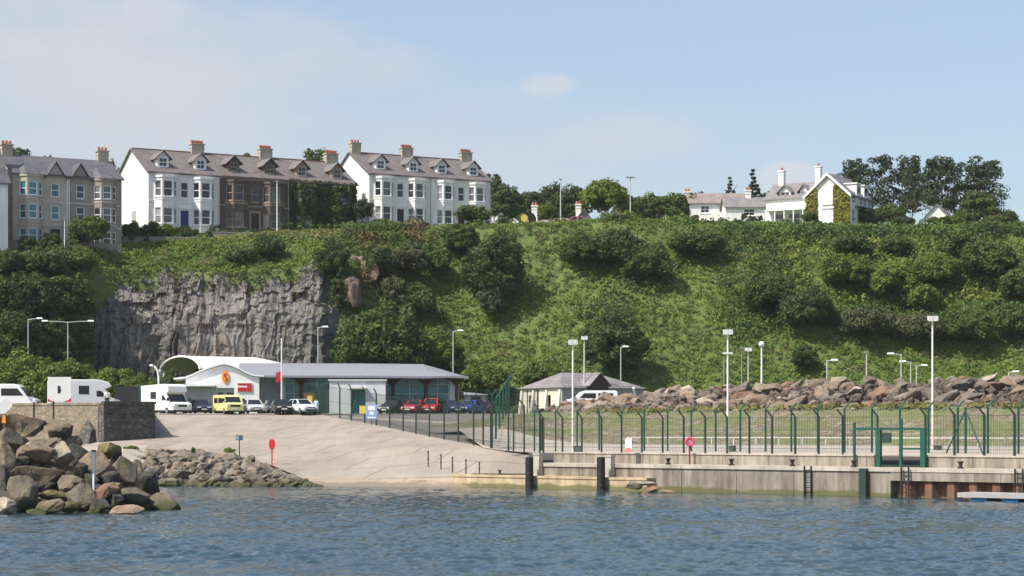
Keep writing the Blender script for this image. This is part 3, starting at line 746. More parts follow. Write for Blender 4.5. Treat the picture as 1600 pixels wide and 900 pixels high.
# ------------------------------------------------------------ cottages and the white villa
def cottage(name, loc, rz, label, W, D, H, rise, mwall, mroof, wins=(), chims=(), side_wins=(), group=None, over=.3, gable_front=False):
    root = empty(name, loc, rz, label, 'house', group)
    b = MB(); facade(b, (0,0,0), (1,0), W, -3, H, list(wins), .14)
    if gable_front:
        b.add([(0,0,H),(W,0,H),(W/2,0,H+rise)], [(0,1,2)]); b.add([(0,D,H),(W,D,H),(W/2,D,H+rise)], [(0,2,1)])
        b.quad((0,0,-3),(0,0,H),(0,D,H),(0,D,-3)); b.quad((W,0,-3),(W,D,-3),(W,D,H),(W,0,H))
    else:
        b.add([(0,0,-3),(0,0,H),(0,D/2,H+rise),(0,D,H),(0,D,-3)], [(0,1,2,3,4)]); b.add([(W,0,-3),(W,0,H),(W,D/2,H+rise),(W,D,H),(W,D,-3)], [(4,3,2,1,0)])
    b.quad((0,D,-3),(0,D,H),(W,D,H),(W,D,-3)); b.build('wall', mwall, root, fix=False)
    r = MB()
    if gable_front:
        for sg, gx in ((-1, -over), (1, W+over)):
            zl = H-over*rise/(W/2)
            q = [(gx,-over,zl),(gx,D+over,zl),(W/2,D+over,H+rise),(W/2,-over,H+rise)]; r.hexa(q+[(p[0],p[1],p[2]+.14) for p in q])
    else: gable_roof(r, 0, W, 0, D, H, H+rise, over)
    r.build('roof', mroof, root)
    for h in wins: window(root, (0,0,0), (1,0), h, m_trim_white, m_glass, .13)
    for (x, y, z0, z1, w_) in chims: chimney(root, x, y, z0, z1, w_, .8, m_chim_w, 2)
    return root
m_pinkroof = slate('pink_grey_roof', (.24,.195,.18), (.29,.235,.215))
m_greyroof = slate('pale_slate_roof', (.19,.18,.185), (.235,.22,.22))
a = P(1078, 333, 303)
cottage('bungalow', (a[0], a[1], a[2]-1.0), 0, 'low white bungalow with pinkish grey roof and chimney at its left end', 8.2, 7, 2.5, 1.7, m_white, m_pinkroof, [(1.6,1.0,2.9,2.1),(4.6,1.0,6.2,2.1)], [(-.1, 3.5, 1, 4.4, .8)])
a = P(1134, 336, 297)
cottage('bungalow', (a[0], a[1], a[2]-1.0), 0, 'low white bungalow with grey slate roof touching the white villa', 6.6, 6, 2.2, 1.6, m_white, m_greyroof, [(2.6,.9,4.2,1.9)], [(3.6, 3, 3, 4.8, .75)])
a = P(1437, 358, 290)
cottage('cottage', (a[0], a[1], a[2]-.5), -.35, 'white gabled cottage half hidden behind the pine trunks', 4.8, 8, 1.3, 2.6, m_white, m_greyroof, [], [], gable_front=True)
a = P(1588, 362, 290)
cottage('cottage', (a[0], a[1], a[2]-1), -.3, 'white gable cut off by the right edge of the photo', 6, 8, 1.6, 1.8, m_white, m_greyroof, [], [], gable_front=True)
a = P(768, 345, 330)
cottage('cottage', (a[0], a[1], a[2]-1), 0, 'small pink roofed cottage between dark trees beside the white terrace', 4.5, 7, 2.6, 1.7, m_chim_w, m_pinkroof, [(1,1,2,2)], [])
a = P(822, 355, 285)
cottage('cottage', (a[0], a[1], a[2]-1.4), 0, 'brown roofed cottage with one white chimney behind the yellow sign', 6.5, 6, 1.2, 1.4, m_white, m_pinkroof, [], [(1.2, 3, 1, 4.6, .8)])
a = P(893, 357, 282)
cottage('cottage', (a[0], a[1], a[2]-1.2), 0, 'grey roofed cottage with one white chimney left of the bright green tree', 3.4, 5, 1.6, 2.2, m_greyroof, m_greyroof, [], [(1.0, 2, 1, 4.6, .7)], gable_front=True)

def villa():
    o = P(1197, 352, 283); rz = math.atan2(-.49, .87)
    root = empty('villa', (o[0], o[1], o[2]-.8), rz, 'white villa with a creeper clad gable and two tall chimneys', 'house')
    Wl, Wg, D = 6.4, 6.1, 7.2; H = 4.4
    hl = [(1.2,.6,2.6,2.3),(3.3,.6,5.0,2.3)]
    b = MB(); facade(b, (0,0,0), (1,0), Wl, -3, H, hl, .14)
    b.add([(0,0,-3),(0,0,H),(0,D/2,H+2.3),(0,D,H),(0,D,-3)], [(0,1,2,3,4)]); b.quad((0,D,-3),(0,D,H),(Wl,D,H),(Wl,D,-3))
    # gabled wing standing forward
    hg = [(2.2,.7,3.9,2.5),(2.3,3.5,3.8,5.2)]; y0 = -1.2
    facade(b, (Wl,y0,0), (1,0), Wg, -3, H, [hg[0]], .14)
    facade(b, (Wl+1.6,y0,0), (1,0), Wg-3.2, H, H+.9, [], .14)
    hs = [(1.2,.6,2.4,2.4),(4.2,.6,5.4,2.4),(1.2,3.2,2.4,4.3),(4.2,3.2,5.4,4.3)]
    facade(b, (Wl+Wg,y0,0), (0,1), D+1.2, -3, H+.4, hs, .14)
    xm = Wl+Wg/2
    b.add([(Wl,y0,H),(Wl+1.6,y0,H),(Wl+1.6,y0,H+.9),(Wl+Wg-1.6,y0,H+.9),(Wl+Wg-1.6,y0,H),(Wl+Wg,y0,H),(xm,y0,H+2.75)], [(0,1,2),(3,4,5),(2,3,6),(0,2,6),(3,5,6)])
    b.quad((Wl,y0,-3),(Wl,y0,H),(Wl,0,H),(Wl,0,-3)); b.quad((Wl,D,-3),(Wl,D,H),(Wl+Wg,D,H),(Wl+Wg,D,-3))
    b.add([(Wl,D,H),(Wl+Wg,D,H),(xm,D,H+2.75)], [(0,2,1)])
    b.build('wall', m_white, root, fix=False)
    r = MB(); gable_roof(r, 0, Wl+1.5, 0, D, H, H+2.3, .3)
    for sg, gx in ((-1, Wl-.35), (1, Wl+Wg+.35)):
        q = [(gx,y0-.35,H-.3),(gx,D+.3,H-.3),(xm,D+.3,H+2.8),(xm,y0-.35,H+2.8)]; r.hexa(q+[(p[0],p[1],p[2]+.14) for p in q])
    ro = r.build('roof', m_greyroof, root)
    bg_ = MB()
    for sg, gx in ((-1, Wl-.38), (1, Wl+Wg+.38)):
        q = [(gx,y0-.42,H-.55),(xm,y0-.42,H+2.55),(xm,y0-.42,H+2.95),(gx,y0-.42,H-.15)]; bg_.hexa([q[0],q[1],(q[1][0],y0-.36,q[1][2]),(q[0][0],y0-.36,q[0][2]),q[3],q[2],(q[2][0],y0-.36,q[2][2]),(q[3][0],y0-.36,q[3][2])])
    bg_.build('bargeboard', m_trim_white, ro)
    for h in hl: window(root, (0,0,0), (1,0), h, m_trim_white, m_glass, .13)
    window(root, (Wl,y0,0), (1,0), hg[0], m_trim_white, m_trim_white, .13)
    for h in hs: window(root, (Wl+Wg,y0,0), (0,1), h, m_trim_white, m_glass, .13)
    MB().box(xm-.75, xm+.75, y0-.14, y0-.005, 3.0, H+1.1).build('oriel', m_trim_white, root)
    dormer(root, 2.6, .5, H-.35, 1.7, m_white, m_greyroof, m_trim_white, m_glass)
    dormer(root, 5.2, .9, H-.35, 1.1, m_white, m_greyroof, m_trim_white, m_glass)
    # side dormers and balconies on the shaded right face
    for y in (1.0, 4.0):
        xs = Wl+Wg
        MB().box(xs-1.6, xs+.25, y, y+1.7, H-.3, H+1.5).box(xs-1.8, xs+.4, y-.15, y+1.85, H+1.5, H+1.66).build('side_dormer', m_white, root)
        MB().box(xs+.254, xs+.3, y+.3, y+1.4, H+.2, H+1.2).build('side_window', m_glass, root)
        bl = MB().box(xs, xs+.9, y-.1, y+1.9, 2.75, 2.87)
        for k in range(9): bl.box(xs+.86, xs+.9, y-.1+k*.24, y-.04+k*.24, 2.87, 3.7)
        bl.box(xs+.85, xs+.92, y-.1, y+1.9, 3.7, 3.78); bl.build('balcony', mat('balcony_paint', (.09,.10,.12), .5, .1), root)
    for (x, y, z1) in ((.9, D/2, 8.5), (Wl+.1, D/2-.5, 8.7)):
        chimney(root, x, y, H+1.2, z1, .75, .8, m_chim_w, 1)
    v = MB().box(.4, Wl-.1, -1.6, -.01, 2.55, 2.7)
    for k in range(5): v.box(.5+k*1.35, .62+k*1.35, -1.55, -1.43, 0, 2.55)
    v.build('veranda', m_trim_white, root)
    rg = np.random.default_rng(8); N = 2600
    x = np.where(rg.random(N) < .68, rg.uniform(4.0, 6.15, N), rg.uniform(0.0, 1.5, N)); z = rg.uniform(0, 6.2, N); y = -rg.uniform(.03, .3, N)
    roofz = H+2.6-np.abs(x-Wg/2)*(2.75/(Wg/2)); k = z < np.minimum(roofz, 5.6+.5*np.sin(x*3))
    P3 = np.stack([Wl+x, y0+y, z], 1)[k]; nm = unit(np.array([0,-1,.3])+rg.normal(size=P3.shape)*.5)
    link_mesh('creeper', quads_mesh('creeper', leaf_quads(P3, nm, rg.uniform(.15,.32,len(P3)), rg), m_gold_ivy), root)
villa()
# ------------------------------------------------------------ boulders
def rock_mesh(name, seed, npts=16, flat=.75, disp=.05):
    rg = random.Random(seed); bm = bmesh.new()
    for i in range(npts):
        v = Vector((rg.gauss(0,1), rg.gauss(0,1), rg.gauss(0,1))).normalized()*rg.uniform(.82, 1.05)
        bm.verts.new((v.x, v.y*rg.uniform(.85, 1), v.z*flat))
    r = bmesh.ops.convex_hull(bm, input=bm.verts)
    bmesh.ops.delete(bm, geom=[g for g in bm.verts if not g.link_faces], context='VERTS')
    bmesh.ops.bevel(bm, geom=list(bm.edges), offset=.055, segments=1, affect='EDGES', profile=.5, clamp_overlap=True)
    bmesh.ops.triangulate(bm, faces=bm.faces)
    bmesh.ops.subdivide_edges(bm, edges=[e for e in bm.edges if e.calc_length() > .25], cuts=2, use_grid_fill=True)
    bmesh.ops.triangulate(bm, faces=bm.faces)
    for v in bm.verts:
        n3 = noise.noise(v.co*2.1+Vector((seed*3.1, 0, 0)))*.07+noise.noise(v.co*6.5+Vector((seed, 7, 0)))*disp
        v.co += v.co.normalized()*n3
    bmesh.ops.recalc_face_normals(bm, faces=bm.faces)
    me = bpy.data.meshes.new(name); bm.to_mesh(me); bm.free()
    return me
m_rock_a = rockmat('armour_rock', [(.215,.175,.125), (.165,.142,.108), (.26,.205,.145), (.145,.13,.106), (.20,.17,.127)], wet=True, lichen=.35)
m_rock_b = rockmat('bank_rock', [(.24,.21,.175), (.17,.155,.135), (.30,.235,.18), (.20,.18,.155), (.26,.22,.18)], wet=True, lichen=.25)
m_rock_c = rockmat('rubble_rock', [(.25,.195,.15), (.19,.16,.135), (.30,.215,.155), (.24,.20,.165), (.165,.145,.13), (.33,.275,.225)], lichen=.1)
m_rock_pale = rockmat('pale_rock', [(.42,.37,.30), (.38,.335,.27)])
m_rock_pink = rockmat('pinkish_slab', [(.30,.22,.165), (.29,.215,.16)])
m_rock_moss = rockmat('mossy_rock', [(.235,.19,.09), (.19,.165,.075)], wet=True, lichen=.5)
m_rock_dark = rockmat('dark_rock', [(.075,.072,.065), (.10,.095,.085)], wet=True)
m_rock_red = rockmat('rusty_rock', [(.24,.15,.10), (.27,.17,.115)], wet=False)
def rockset(m, base, k=6):
    out = []
    for i in range(k):
        me = rock_mesh('boulder', base+i, 11+(i*5) % 8, .74+.05*(i % 3)); me.materials.append(m); out.append(me)
    return out
RA, RB, RC = rockset(m_rock_a, 10), rockset(m_rock_b, 30), rockset(m_rock_c, 50, 8)
RX = {k: rockset(m, 80+7*i, 2) for i, (k, m) in enumerate((('pale', m_rock_pale), ('pink', m_rock_pink), ('moss', m_rock_moss), ('dark', m_rock_dark), ('red', m_rock_red)))}

# mound under the near breakwater
m_core = mat('rubble_core', (.055,.048,.038), .95, .4, .9, .15, coord='World')
MX = [-1500, -100, 0, 60, 120, 160, 190, 225, 255, 275, 290]; MR = [655, 655, 662, 680, 700, 716, 730, 756, 778, 795, 806]
rows = []
for t in np.linspace(0, 1, 12):
    r = []
    for px in list(np.arange(-1500, 0, 50))+list(np.arange(0, 291, 10)):
        py = np.interp(px, MX, MR)+9; Yc = 108.0
        zc = max(.05, zat(py, Yc))-.35; base = -.8
        if t < .6: Y = 94.2+(Yc-94.2)*t/.6; z = base+(zc-base)*(t/.6)**.8
        else: Y = Yc+(t-.6)/.4*18; z = zc+(base-zc)*((t-.6)/.4)**1.3
        x, _, _ = P(px, 0, Y); r.append((x, Y, z+.18*noise.noise(Vector((x*.8, Y*.8, 0)))))
    rows.append(r)
struct(MB().grid(rows).build('breakwater_mound', m_core, smooth=True))
def moundY(px, py):
    """depth on the mound's front for a pixel"""
    top = np.interp(px, MX, MR)
    t = (803-py)/max(803-top, 8)
    return 95.0+max(0, min(1.05, t))*12.5
BOULD = [ # px, py, w, h, kind, label
 (38,664,66,42,'a','big lichen stained boulder on top of the near breakwater below the white diamond board'),
 (93,671,46,28,'a','rounded grey green boulder below the post of the white warning board'),
 (14,686,40,30,'a','pale topped boulder at the left photo edge, under the big lichen stained one'),
 (72,697,50,30,'a','smooth brown boulder high in the breakwater, below the warning board'),
 (53,710,58,32,'a','blocky tan boulder with a flat sunlit top above the big tan wedge'),
 (7,719,36,54,'a','tall brown boulder cut by the left photo edge beside the blocky tan one'),
 (57,741,88,42,'a','big tan wedge shaped boulder in the middle of the breakwater face'),
 (35,776,54,60,'a','large rounded brown boulder standing at the waterline on the left'),
 (97,716,30,56,'pale','bright pale upright boulder in the middle of the breakwater'),
 (110,690,32,22,'a','small ochre boulder on the breakwater top below the stone wall'),
 (120,710,36,34,'dark','dark hollow looking boulder right of the bright pale one'),
 (147,728,58,40,'a','broad grey boulder behind the tide gauge post'),
 (168,702,34,32,'moss','ochre mossy boulder at the top above the tide gauge post'),
 (181,712,22,34,'dark','dark boulder leaning on the ochre mossy one'),
 (196,742,36,50,'a','upright grey brown boulder right of the tide gauge post'),
 (227,759,46,46,'dark','dark weedy boulder above the tip of the breakwater'),
 (205,776,52,26,'a','long grey boulder lying right of the tide gauge base'),
 (251,788,60,30,'a','dark grey boulder at the very tip of the breakwater'),
 (196,797,52,17,'pink','flat pinkish slab lying at the waterline'),
 (113,760,46,34,'a','brown boulder left of the tide gauge base'),
 (81,773,46,22,'moss','flat mossy green boulder in the lower breakwater'),
 (79,792,46,26,'a','grey boulder at the waterline under the flat mossy one'),
 (106,792,28,24,'moss','small yellow green weedy boulder at the waterline'),
 (128,778,50,38,'a','brown boulder sloping down below the tide gauge base'),
 (151,793,46,32,'dark','dark boulder at the waterline beside the pinkish slab'),
 (8,792,32,26,'pale','pale boulder at the waterline in the left photo corner'),
 (57,802,32,11,'a','flat little boulder awash between the rounded brown and grey ones'),
 (163,769,46,32,'red','rusty red boulder carrying the tide gauge post'),
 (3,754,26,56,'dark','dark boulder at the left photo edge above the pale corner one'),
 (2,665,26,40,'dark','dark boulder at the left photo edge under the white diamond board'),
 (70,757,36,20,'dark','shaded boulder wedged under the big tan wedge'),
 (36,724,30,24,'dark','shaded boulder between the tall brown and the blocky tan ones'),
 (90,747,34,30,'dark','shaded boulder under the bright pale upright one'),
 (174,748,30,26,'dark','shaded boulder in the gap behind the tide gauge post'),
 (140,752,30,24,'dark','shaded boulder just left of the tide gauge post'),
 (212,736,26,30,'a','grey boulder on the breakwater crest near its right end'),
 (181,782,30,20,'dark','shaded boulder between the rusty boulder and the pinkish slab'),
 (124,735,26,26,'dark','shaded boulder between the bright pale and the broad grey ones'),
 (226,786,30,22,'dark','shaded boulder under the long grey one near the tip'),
]
rg = random.Random(4)
def tilt(o, k=.35): o.rotation_euler = (rg.uniform(-k,k), rg.uniform(-k,k), rg.uniform(0, 6.28))
for i, (px, py, w_, h_, kind, lab) in enumerate(BOULD):
    Y = moundY(px, py)-(1.2 if kind != 'dark' else .1); s = Y/F
    me = (RA[i % 6] if kind == 'a' else RX[kind][i % 2])
    x, y, z = P(px, py, Y)
    o = link_mesh('boulder', me, None, (x, y, z), 0, (w_*s*.64, (w_+h_)*s*.36, h_*s*.80))
    o.rotation_euler = (rg.uniform(-.12,.12), rg.uniform(-.14,.14), rg.uniform(-.4,.4)+PI*(i % 2))
    tag(o, lab, 'boulder', 'boulders of the near breakwater')

# bank of rocks left of the slipway
rows = []
for t in np.linspace(0, 1, 8):
    r = []
    for k in range(31):
        u = k/30; px0 = 160+(506-160)*u
        py1 = np.interp(px0, [160,183,300,372,425,455,506], [700,703,704,713,728,741,762]); Y1 = Yslip(px0, py1)
        a = Vector(P(px0, 763, 141.5)); b_ = Vector(P(px0, py1, Y1)); p = a.lerp(b_, t)
        r.append((p.x, p.y, p.z-.35+.12*noise.noise(Vector((p.x, p.y, 0)))))
    rows.append(r)
struct(MB().grid(rows).build('rock_bank', m_core, smooth=True))
# low ground under the old wall
struct(MB().add([(-75,120,2.0),(-34,120,1.2),(-29,141,-.3),(-27,150,.6),(-30,168,2.55),(-30.4,175.6,3.2),(-34,173.4,3.05),(-45,179.6,3.0),(-120,184,3.0)], [tuple(range(9))]).build('foreshore', m_pale))
def bank_pt(px, t):
    py1 = np.interp(px, [160,183,300,372,425,455,506], [702,705,706,715,730,743,762])
    return Vector(P(px, 760, 142.6)).lerp(Vector(P(px, py1, Yslip(px, py1))), t), py1
placed = []
tries = 0
while len(placed) < 95 and tries < 20000:
    tries += 1
    px = rg.uniform(176, 500); t = rg.uniform(0, 1.0); p, py1 = bank_pt(px, t)
    hpx = 760-py1; sy = 760-hpx*t
    size = rg.uniform(18, 34)*(1 if hpx > 30 else .7)
    if any(abs(px-q[0]) < (size+q[2])*.30 and abs(sy-q[1]) < (size+q[2])*.155 for q in placed): continue
    placed.append((px, sy, size)); s = p.y/F
    o = link_mesh('boulder', RB[len(placed) % 6], None, p+Vector((0,-.15,-.05)), 0, (size*s*.64, size*s*.6, size*s*.5)); tilt(o, .45)
    zone = 'along the waterline' if sy > 740 else ('along the top edge' if t > .7 else 'halfway up')
    side = 'left half' if px < 340 else 'right half'
    tag(o, 'rough brown rock %s, %s of the slipway bank' % (zone, side), 'boulder', 'rocks of the bank beside the slipway, %s, %s' % (zone, side))

# ------------------------------------------------------------ stone pitched embankment and rubble rocks behind the fence
m_pitch = stonewall('stone_pitching', (.17,.135,.10), (.29,.235,.18), (.085,.075,.045), 1.6)
n, l = nodes(m_pitch); b = n['Principled BSDF']; src = b.inputs['Base Color'].links[0].from_socket
gv = mapping(n, l, (1,1,1), 'World')
l.new(mixrgb(n, l, ramp(n, l, noisetex(n, l, gv, .22, 6, .7), [(.42, 0.), (.56, .75)]), src, (.115,.14,.045)), b.inputs['Base Color'])
def embz(s): return footz(s)
def topz(s):
    px = 800+F*Q(s, 30, 0)[0]/Q(s, 30, 0)[1]
    return zat(np.interp(px, [770,850,1000,1200,1600,2200], [652,643,643,637,634,632]), Q(s,30,0)[1])
def cresty(px): return np.interp(px, [780,850,900,1000,1100,1200,1300,1450,1600,2200], [645,633,624,615,606,600,597,592,590,588])
def crestz(s):
    px = 800+F*Q(s, 38, 0)[0]/Q(s, 38, 0)[1]; return max(zat(cresty(px), Q(s,38,0)[1])-.5, topz(s)-.2)
eb = MB(); rows = []
for s in np.arange(-30, 72, 1.5):
    r = []
    for t in np.linspace(0, 1, 9):
        z = footz(s)-.05+(topz(s)-footz(s)+.05)*t; r.append(Q(s, 19.7+10.3*t+.15*noise.noise(Vector((s*.3, t*3, 0))), z+.12*noise.noise(Vector((s*.5, t*5, 2)))))
    rows.append(r)
eb.grid(rows); o = eb.build('stone_embankment', m_pitch, smooth=True)
tag(o, 'sloping stone pitched embankment with green patches behind the tall green fence', 'embankment')
o.data.materials[0] = m_pitch
rows = []
for s in np.arange(-34, 72, 2.0):
    r = [Q(s, 29.8, topz(s)-.2), Q(s, 34, topz(s)+.5*(crestz(s)-topz(s))-.42), Q(s, 38.2, crestz(s)-.40), Q(s, 41, crestz(s)-.6), Q(s, 47, 5.2)]
    rows.append(r)
struct(MB().grid(rows).build('rubble_mound', m_core, smooth=True))
m_tuft = foliage('dry_grass', (.10,.11,.03), (.22,.20,.06), .7, None, .2, 0)
rgn = np.random.default_rng(12); N = 5200
ss = rgn.uniform(-20, 62, N); dd = rgn.normal(0, .55, N); cen = np.array([Q(s, 29.9+d, topz(s)+.12+.1*d) for s, d in zip(ss, dd)])
gap = (np.sin(ss*.7)+np.sin(ss*1.9+1)+rgn.normal(size=N)*.5) > -.3
V = leaf_quads(cen[gap], unit(np.array([-.4,-.8,.3])+rgn.normal(size=(gap.sum(),3))*.5), rgn.uniform(.10,.26,gap.sum()), rgn)
tag(link_mesh('grass', quads_mesh('grass', V, m_tuft)), 'strip of dry yellow grass along the top of the stone embankment', 'grass', kind='stuff')

spots = []
for t, big in ((.0, .85), (.25, 1.0), (.5, 1.05), (.75, 1.1), (1.0, 1.0)):
    s = -27+rg.uniform(0, 1)
    while s < 50:
        d_ = 30.5+7.6*t+rg.uniform(-.4, .4); z = topz(s)+(crestz(s)+.25-topz(s))*min(1, t*1.05)
        x, y, _ = Q(s, d_, 0); px = 800+F*x/y
        wide = rg.uniform(.62, 1.25)*big*(1 if px > 1060 else .74)
        if rg.random() < .16: wide *= 1.5
        if 842 < px < 1740: spots.append((s, d_, z, px, y, x, wide))
        s += wide*1.28*rg.uniform(.8, 1.1)
rg.shuffle(spots); spots = spots[:164]
for i, (s, d_, z, px, y, x, wide) in enumerate(spots):
    py = HOR-(z-CH)*F/y; r_ = rg.random(); zone = 'left' if px < 1120 else ('middle' if px < 1380 else 'right')
    row = 'crest' if py < (cresty(px)+16) else 'foot'
    me, c_ = (RX['pale'][i % 2], 'pale') if r_ < .08 else ((RX['red'][i % 2], 'rusty') if r_ < .14 else (RC[i % 8], 'brown'))
    o = link_mesh('boulder', me, None, (x, y, z-.05+.1*wide), 0, (wide*1.05, wide*.85, wide*.70)); tilt(o, .5)
    lab = 'angular %s rock on the %s of the rubble mound, %s third' % (c_, row, zone)
    tag(o, lab, 'boulder', 'angular rocks of the rubble mound: %s, %s, %s' % (c_, row, zone))
def stones(name, pts, sizes, m, label, src):
    rgn = np.random.default_rng(len(pts)); Vs, Fs, off = [], [], 0
    base = []
    for me in src:
        v = np.empty(len(me.vertices)*3); me.vertices.foreach_get('co', v); base.append((v.reshape(-1,3), [tuple(p.vertices) for p in me.polygons]))
    for k, (p, s) in enumerate(zip(pts, sizes)):
        v, f = base[k % len(base)]; q = Matrix.Rotation(rgn.uniform(0,6.28), 3, Vector(rgn.normal(size=3))); R = np.array(q)
        Vs.append((v*np.array([1, .8, .75])*s)@R.T+np.array(p)); Fs += [tuple(i+off for i in t) for t in f]; off += len(v)
    me = bpy.data.meshes.new(name); me.from_pydata(np.concatenate(Vs).tolist(), [], Fs); me.materials.append(m); me.update()
    return tag(link_mesh(name, me), label, 'stones', kind='stuff')
LOWP = []
for i in range(4):
    bm = bmesh.new(); r2 = random.Random(200+i)
    for k in range(11):
        v = Vector((r2.gauss(0,1), r2.gauss(0,1), r2.gauss(0,1))).normalized()*r2.uniform(.75, 1.05); bm.verts.new(v)
    bmesh.ops.convex_hull(bm, input=bm.verts); me = bpy.data.meshes.new('stone'); bm.to_mesh(me); bm.free(); LOWP.append(me)
pts, sz = [], []
for i in range(1500):
    s = rg.uniform(-27, 52); t = rg.random(); z = topz(s)+(crestz(s)+.1-topz(s))*min(1, t*1.05); pts.append(Q(s, 30.2+8*t, z)); sz.append(rg.uniform(.2, .62))
stones('rubble', pts, sz, rockmat('rubble_stone', [(.13,.105,.088), (.16,.125,.10)]), 'small broken stones filling the gaps of the rubble mound', LOWP)
pts, sz = [], []
for i in range(900):     # the breakwater goes on beyond the left edge of the view
    px = rg.uniform(-1400, 270); t = rg.random(); tp = np.interp(px, MX, MR)+9; zc = max(.05, zat(tp, 108.))
    Y = 95+13*t+(rg.uniform(0, 8) if t > .9 else 0); z = -.6+(zc+.4)*min(1, t/.97)**.8
    if px > -40 and rg.random() < .6: continue
    pts.append(((px-800)*Y/F, Y, z)); sz.append(rg.uniform(.3, .6) if px > -40 else rg.uniform(.5, 1.1))
stones('rubble', pts, sz, m_rock_a, 'smaller stones and the far boulders of the near breakwater', LOWP)
pts, sz = [], []
for i in range(600):
    p, _ = bank_pt(rg.uniform(178, 500), rg.uniform(0, 1)); pts.append(tuple(p+Vector((0,0,-.12)))); sz.append(rg.uniform(.14, .38))
stones('rubble', pts, sz, m_rock_b, 'small stones filling the gaps of the bank beside the slipway', LOWP)
# ------------------------------------------------------------ quay
quay = empty('quay_wall', Q(0, 0, 0), 0, 'weathered concrete quay wall with stepped upper parapet and weed at the waterline', 'quay')
def qpart(mb, name, m, parent=None):
    o = mb.build(name, m, parent or quay); 
    if parent is None: o.matrix_parent_inverse = quay.matrix_basis.inverted()
    return o
TOPZ, UPZ = 1.70, 2.34
S_STEEL = s_of(1392); S_END = 75
lower = MB()
edges = [0.0]
while edges[-1] < S_STEEL-4: edges.append(edges[-1]+4.3)
edges[-1] = S_STEEL
for a, b_ in zip(edges[:-1], edges[1:]):     # cast bays with open joints
    lower.fbox(QF, a+.02, b_-.02, 0, 2.6, -2.5, TOPZ-.22)
lower.fbox(QF, 0, S_STEEL, .08, 2.5, -2.5, TOPZ-.24)
qpart(lower, 'lower_wall', m_conc)
beam = MB(); 
k = S_STEEL
while k < S_END:
    beam.fbox(QF, k+.015, min(k+7.2, S_END)-.015, -.05, 2.6, .96, TOPZ-.22); k += 7.2
qpart(beam, 'deck_beam', m_conc)
cp = MB(); k = 0
while k < S_END: cp.fbox(QF, k+.008, k+2.15-.008, -.09, 2.62, TOPZ-.22, TOPZ); k += 2.15
qpart(cp, 'coping', m_cope)
up = MB(); sg0, sg1 = s_of(1368, 2.4), s_of(1448, 2.4); k = 0
while k < S_END:
    a, b_ = k, min(k+3.6, S_END)
    for c0, c1 in ((a, min(b_, sg0)), (max(a, sg1), b_)):
        if c1-c0 > .1: up.fbox(QF, c0+.012, c1-.012, 2.3, 2.9, TOPZ-.05, UPZ)
    k += 3.6
qpart(up, 'parapet', m_conc_up)
pc = MB(); k = 0
while k < S_END:
    for c0, c1 in ((k, min(k+3.6, sg0)), (max(k, sg1), k+3.6)):
        if c1-c0 > .1: pc.fbox(QF, c0+.01, c1-.01, 2.24, 2.95, UPZ+.002, UPZ+.09)
    k += 3.6
qpart(pc, 'parapet_coping', m_cope)
m_sheet = concrete('rusty_sheet_pile', (.26,.13,.09), .3, .45)
sp_ = MB(); k = S_STEEL+.05; prof_ = []
while k < S_END:
    prof_ += [(k, .62), (k+.5, .62), (k+.72, .1), (k+1.2, .1)]; k += 1.45
for (a, da), (b_, db) in zip(prof_[:-1], prof_[1:]): sp_.quad(Q(a,da,-2.5), Q(b_,db,-2.5), Q(b_,db,1.02), Q(a,da,1.02))
o = sp_.build('sheet_piling', m_sheet, quay, fix=False); o.matrix_parent_inverse = quay.matrix_basis.inverted()
# low berm in front of the left part and left end wall
bm_ = MB(); sb0, sb1 = -6.6, s_of(1010, -.9)
bm_.fbox(QF, sb0, sb1, -.85, 1.2, -2.5, .70); bm_.fbox(QF, sb0-.02, sb1+.02, -.9, .02, .702, .86)
bm_.fbox(QF, sb0, -.02, 0, 4.5, -2.5, .80)
qpart(bm_, 'berm', m_berm)
# broken rubble at the end of the berm
for i, (px, py, w_, h_, nm, mm) in enumerate(((990,760,30,18,'brown broken concrete block at the end of the low quay berm', RB[0]), (1022,764,36,12,'flat orange broken slab at the end of the low quay berm', RX['red'][0]), (1010,756,30,10,'pale cracked slab lying on the broken end of the berm', RX['pale'][0]), (1042,768,26,8,'thin broken slab awash past the end of the berm', RX['pink'][0]))):
    Y = 130.5-(px-990)*.055; x, y, z = P(px, py, Y)
    o = link_mesh('rubble_block', mm, None, (x, y, z), .2, (w_*Y/F*.6, .55, h_*Y/F*.7)); tag(o, nm, 'rubble')
# recessed end blocks beside the piles
m_pile = mat('black_timber', (.018,.017,.018), .7, .3, 2, .01)
m_collar_band = mat('rusty_band', (.05,.035,.03), .7, .2)
m_collar = mat('pale_concrete_post', (.42,.39,.33), .85, .15, 1.2)
def pile(px, top, label):
    s = s_of(px, -1.25); x, y, _ = Q(s, -1.25, 0); root = empty('mooring_pile', (x, y, 0), 0, label, 'pile', 'black mooring piles')
    r = MB(); z1 = zat(top, y); r.tube([(0,0,-3),(0,0,z1-.05)], .27, 14); r.tube([(0,0,z1-.05),(0,0,z1)], .27, 14, .2)
    r.build('shaft', m_pile, root, smooth=False)
    for z in (.3, 1.0): MB().tube([(0,0,z),(0,0,z+.12)], .29, 14).build('band', m_collar_band, root)
pile(827, 714, 'black mooring pile at the left end of the quay')
pile(939, 714, 'black mooring pile to the right of the other one, along the pale berm')
for px, top, bot, lab in ((841, 709, 744, 'pale concrete fender post beside the left mooring pile'), (953, 712, 746, 'pale concrete fender post beside the right mooring pile')):
    s = s_of(px, -.2); x, y, _ = Q(s, -.22, 0)
    mb = MB().fbox(((0,0,0), QE, QN), -.26, .26, -.2, .2, zat(bot, y), zat(top, y)-.08).fbox(((0,0,0), QE, QN), -.30, .30, -.24, .24, zat(top, y)-.08, zat(top, y)+.04)
    o = mb.build('fender_post', m_collar); o.location = (x, y, 0); tag(o, lab, 'post')
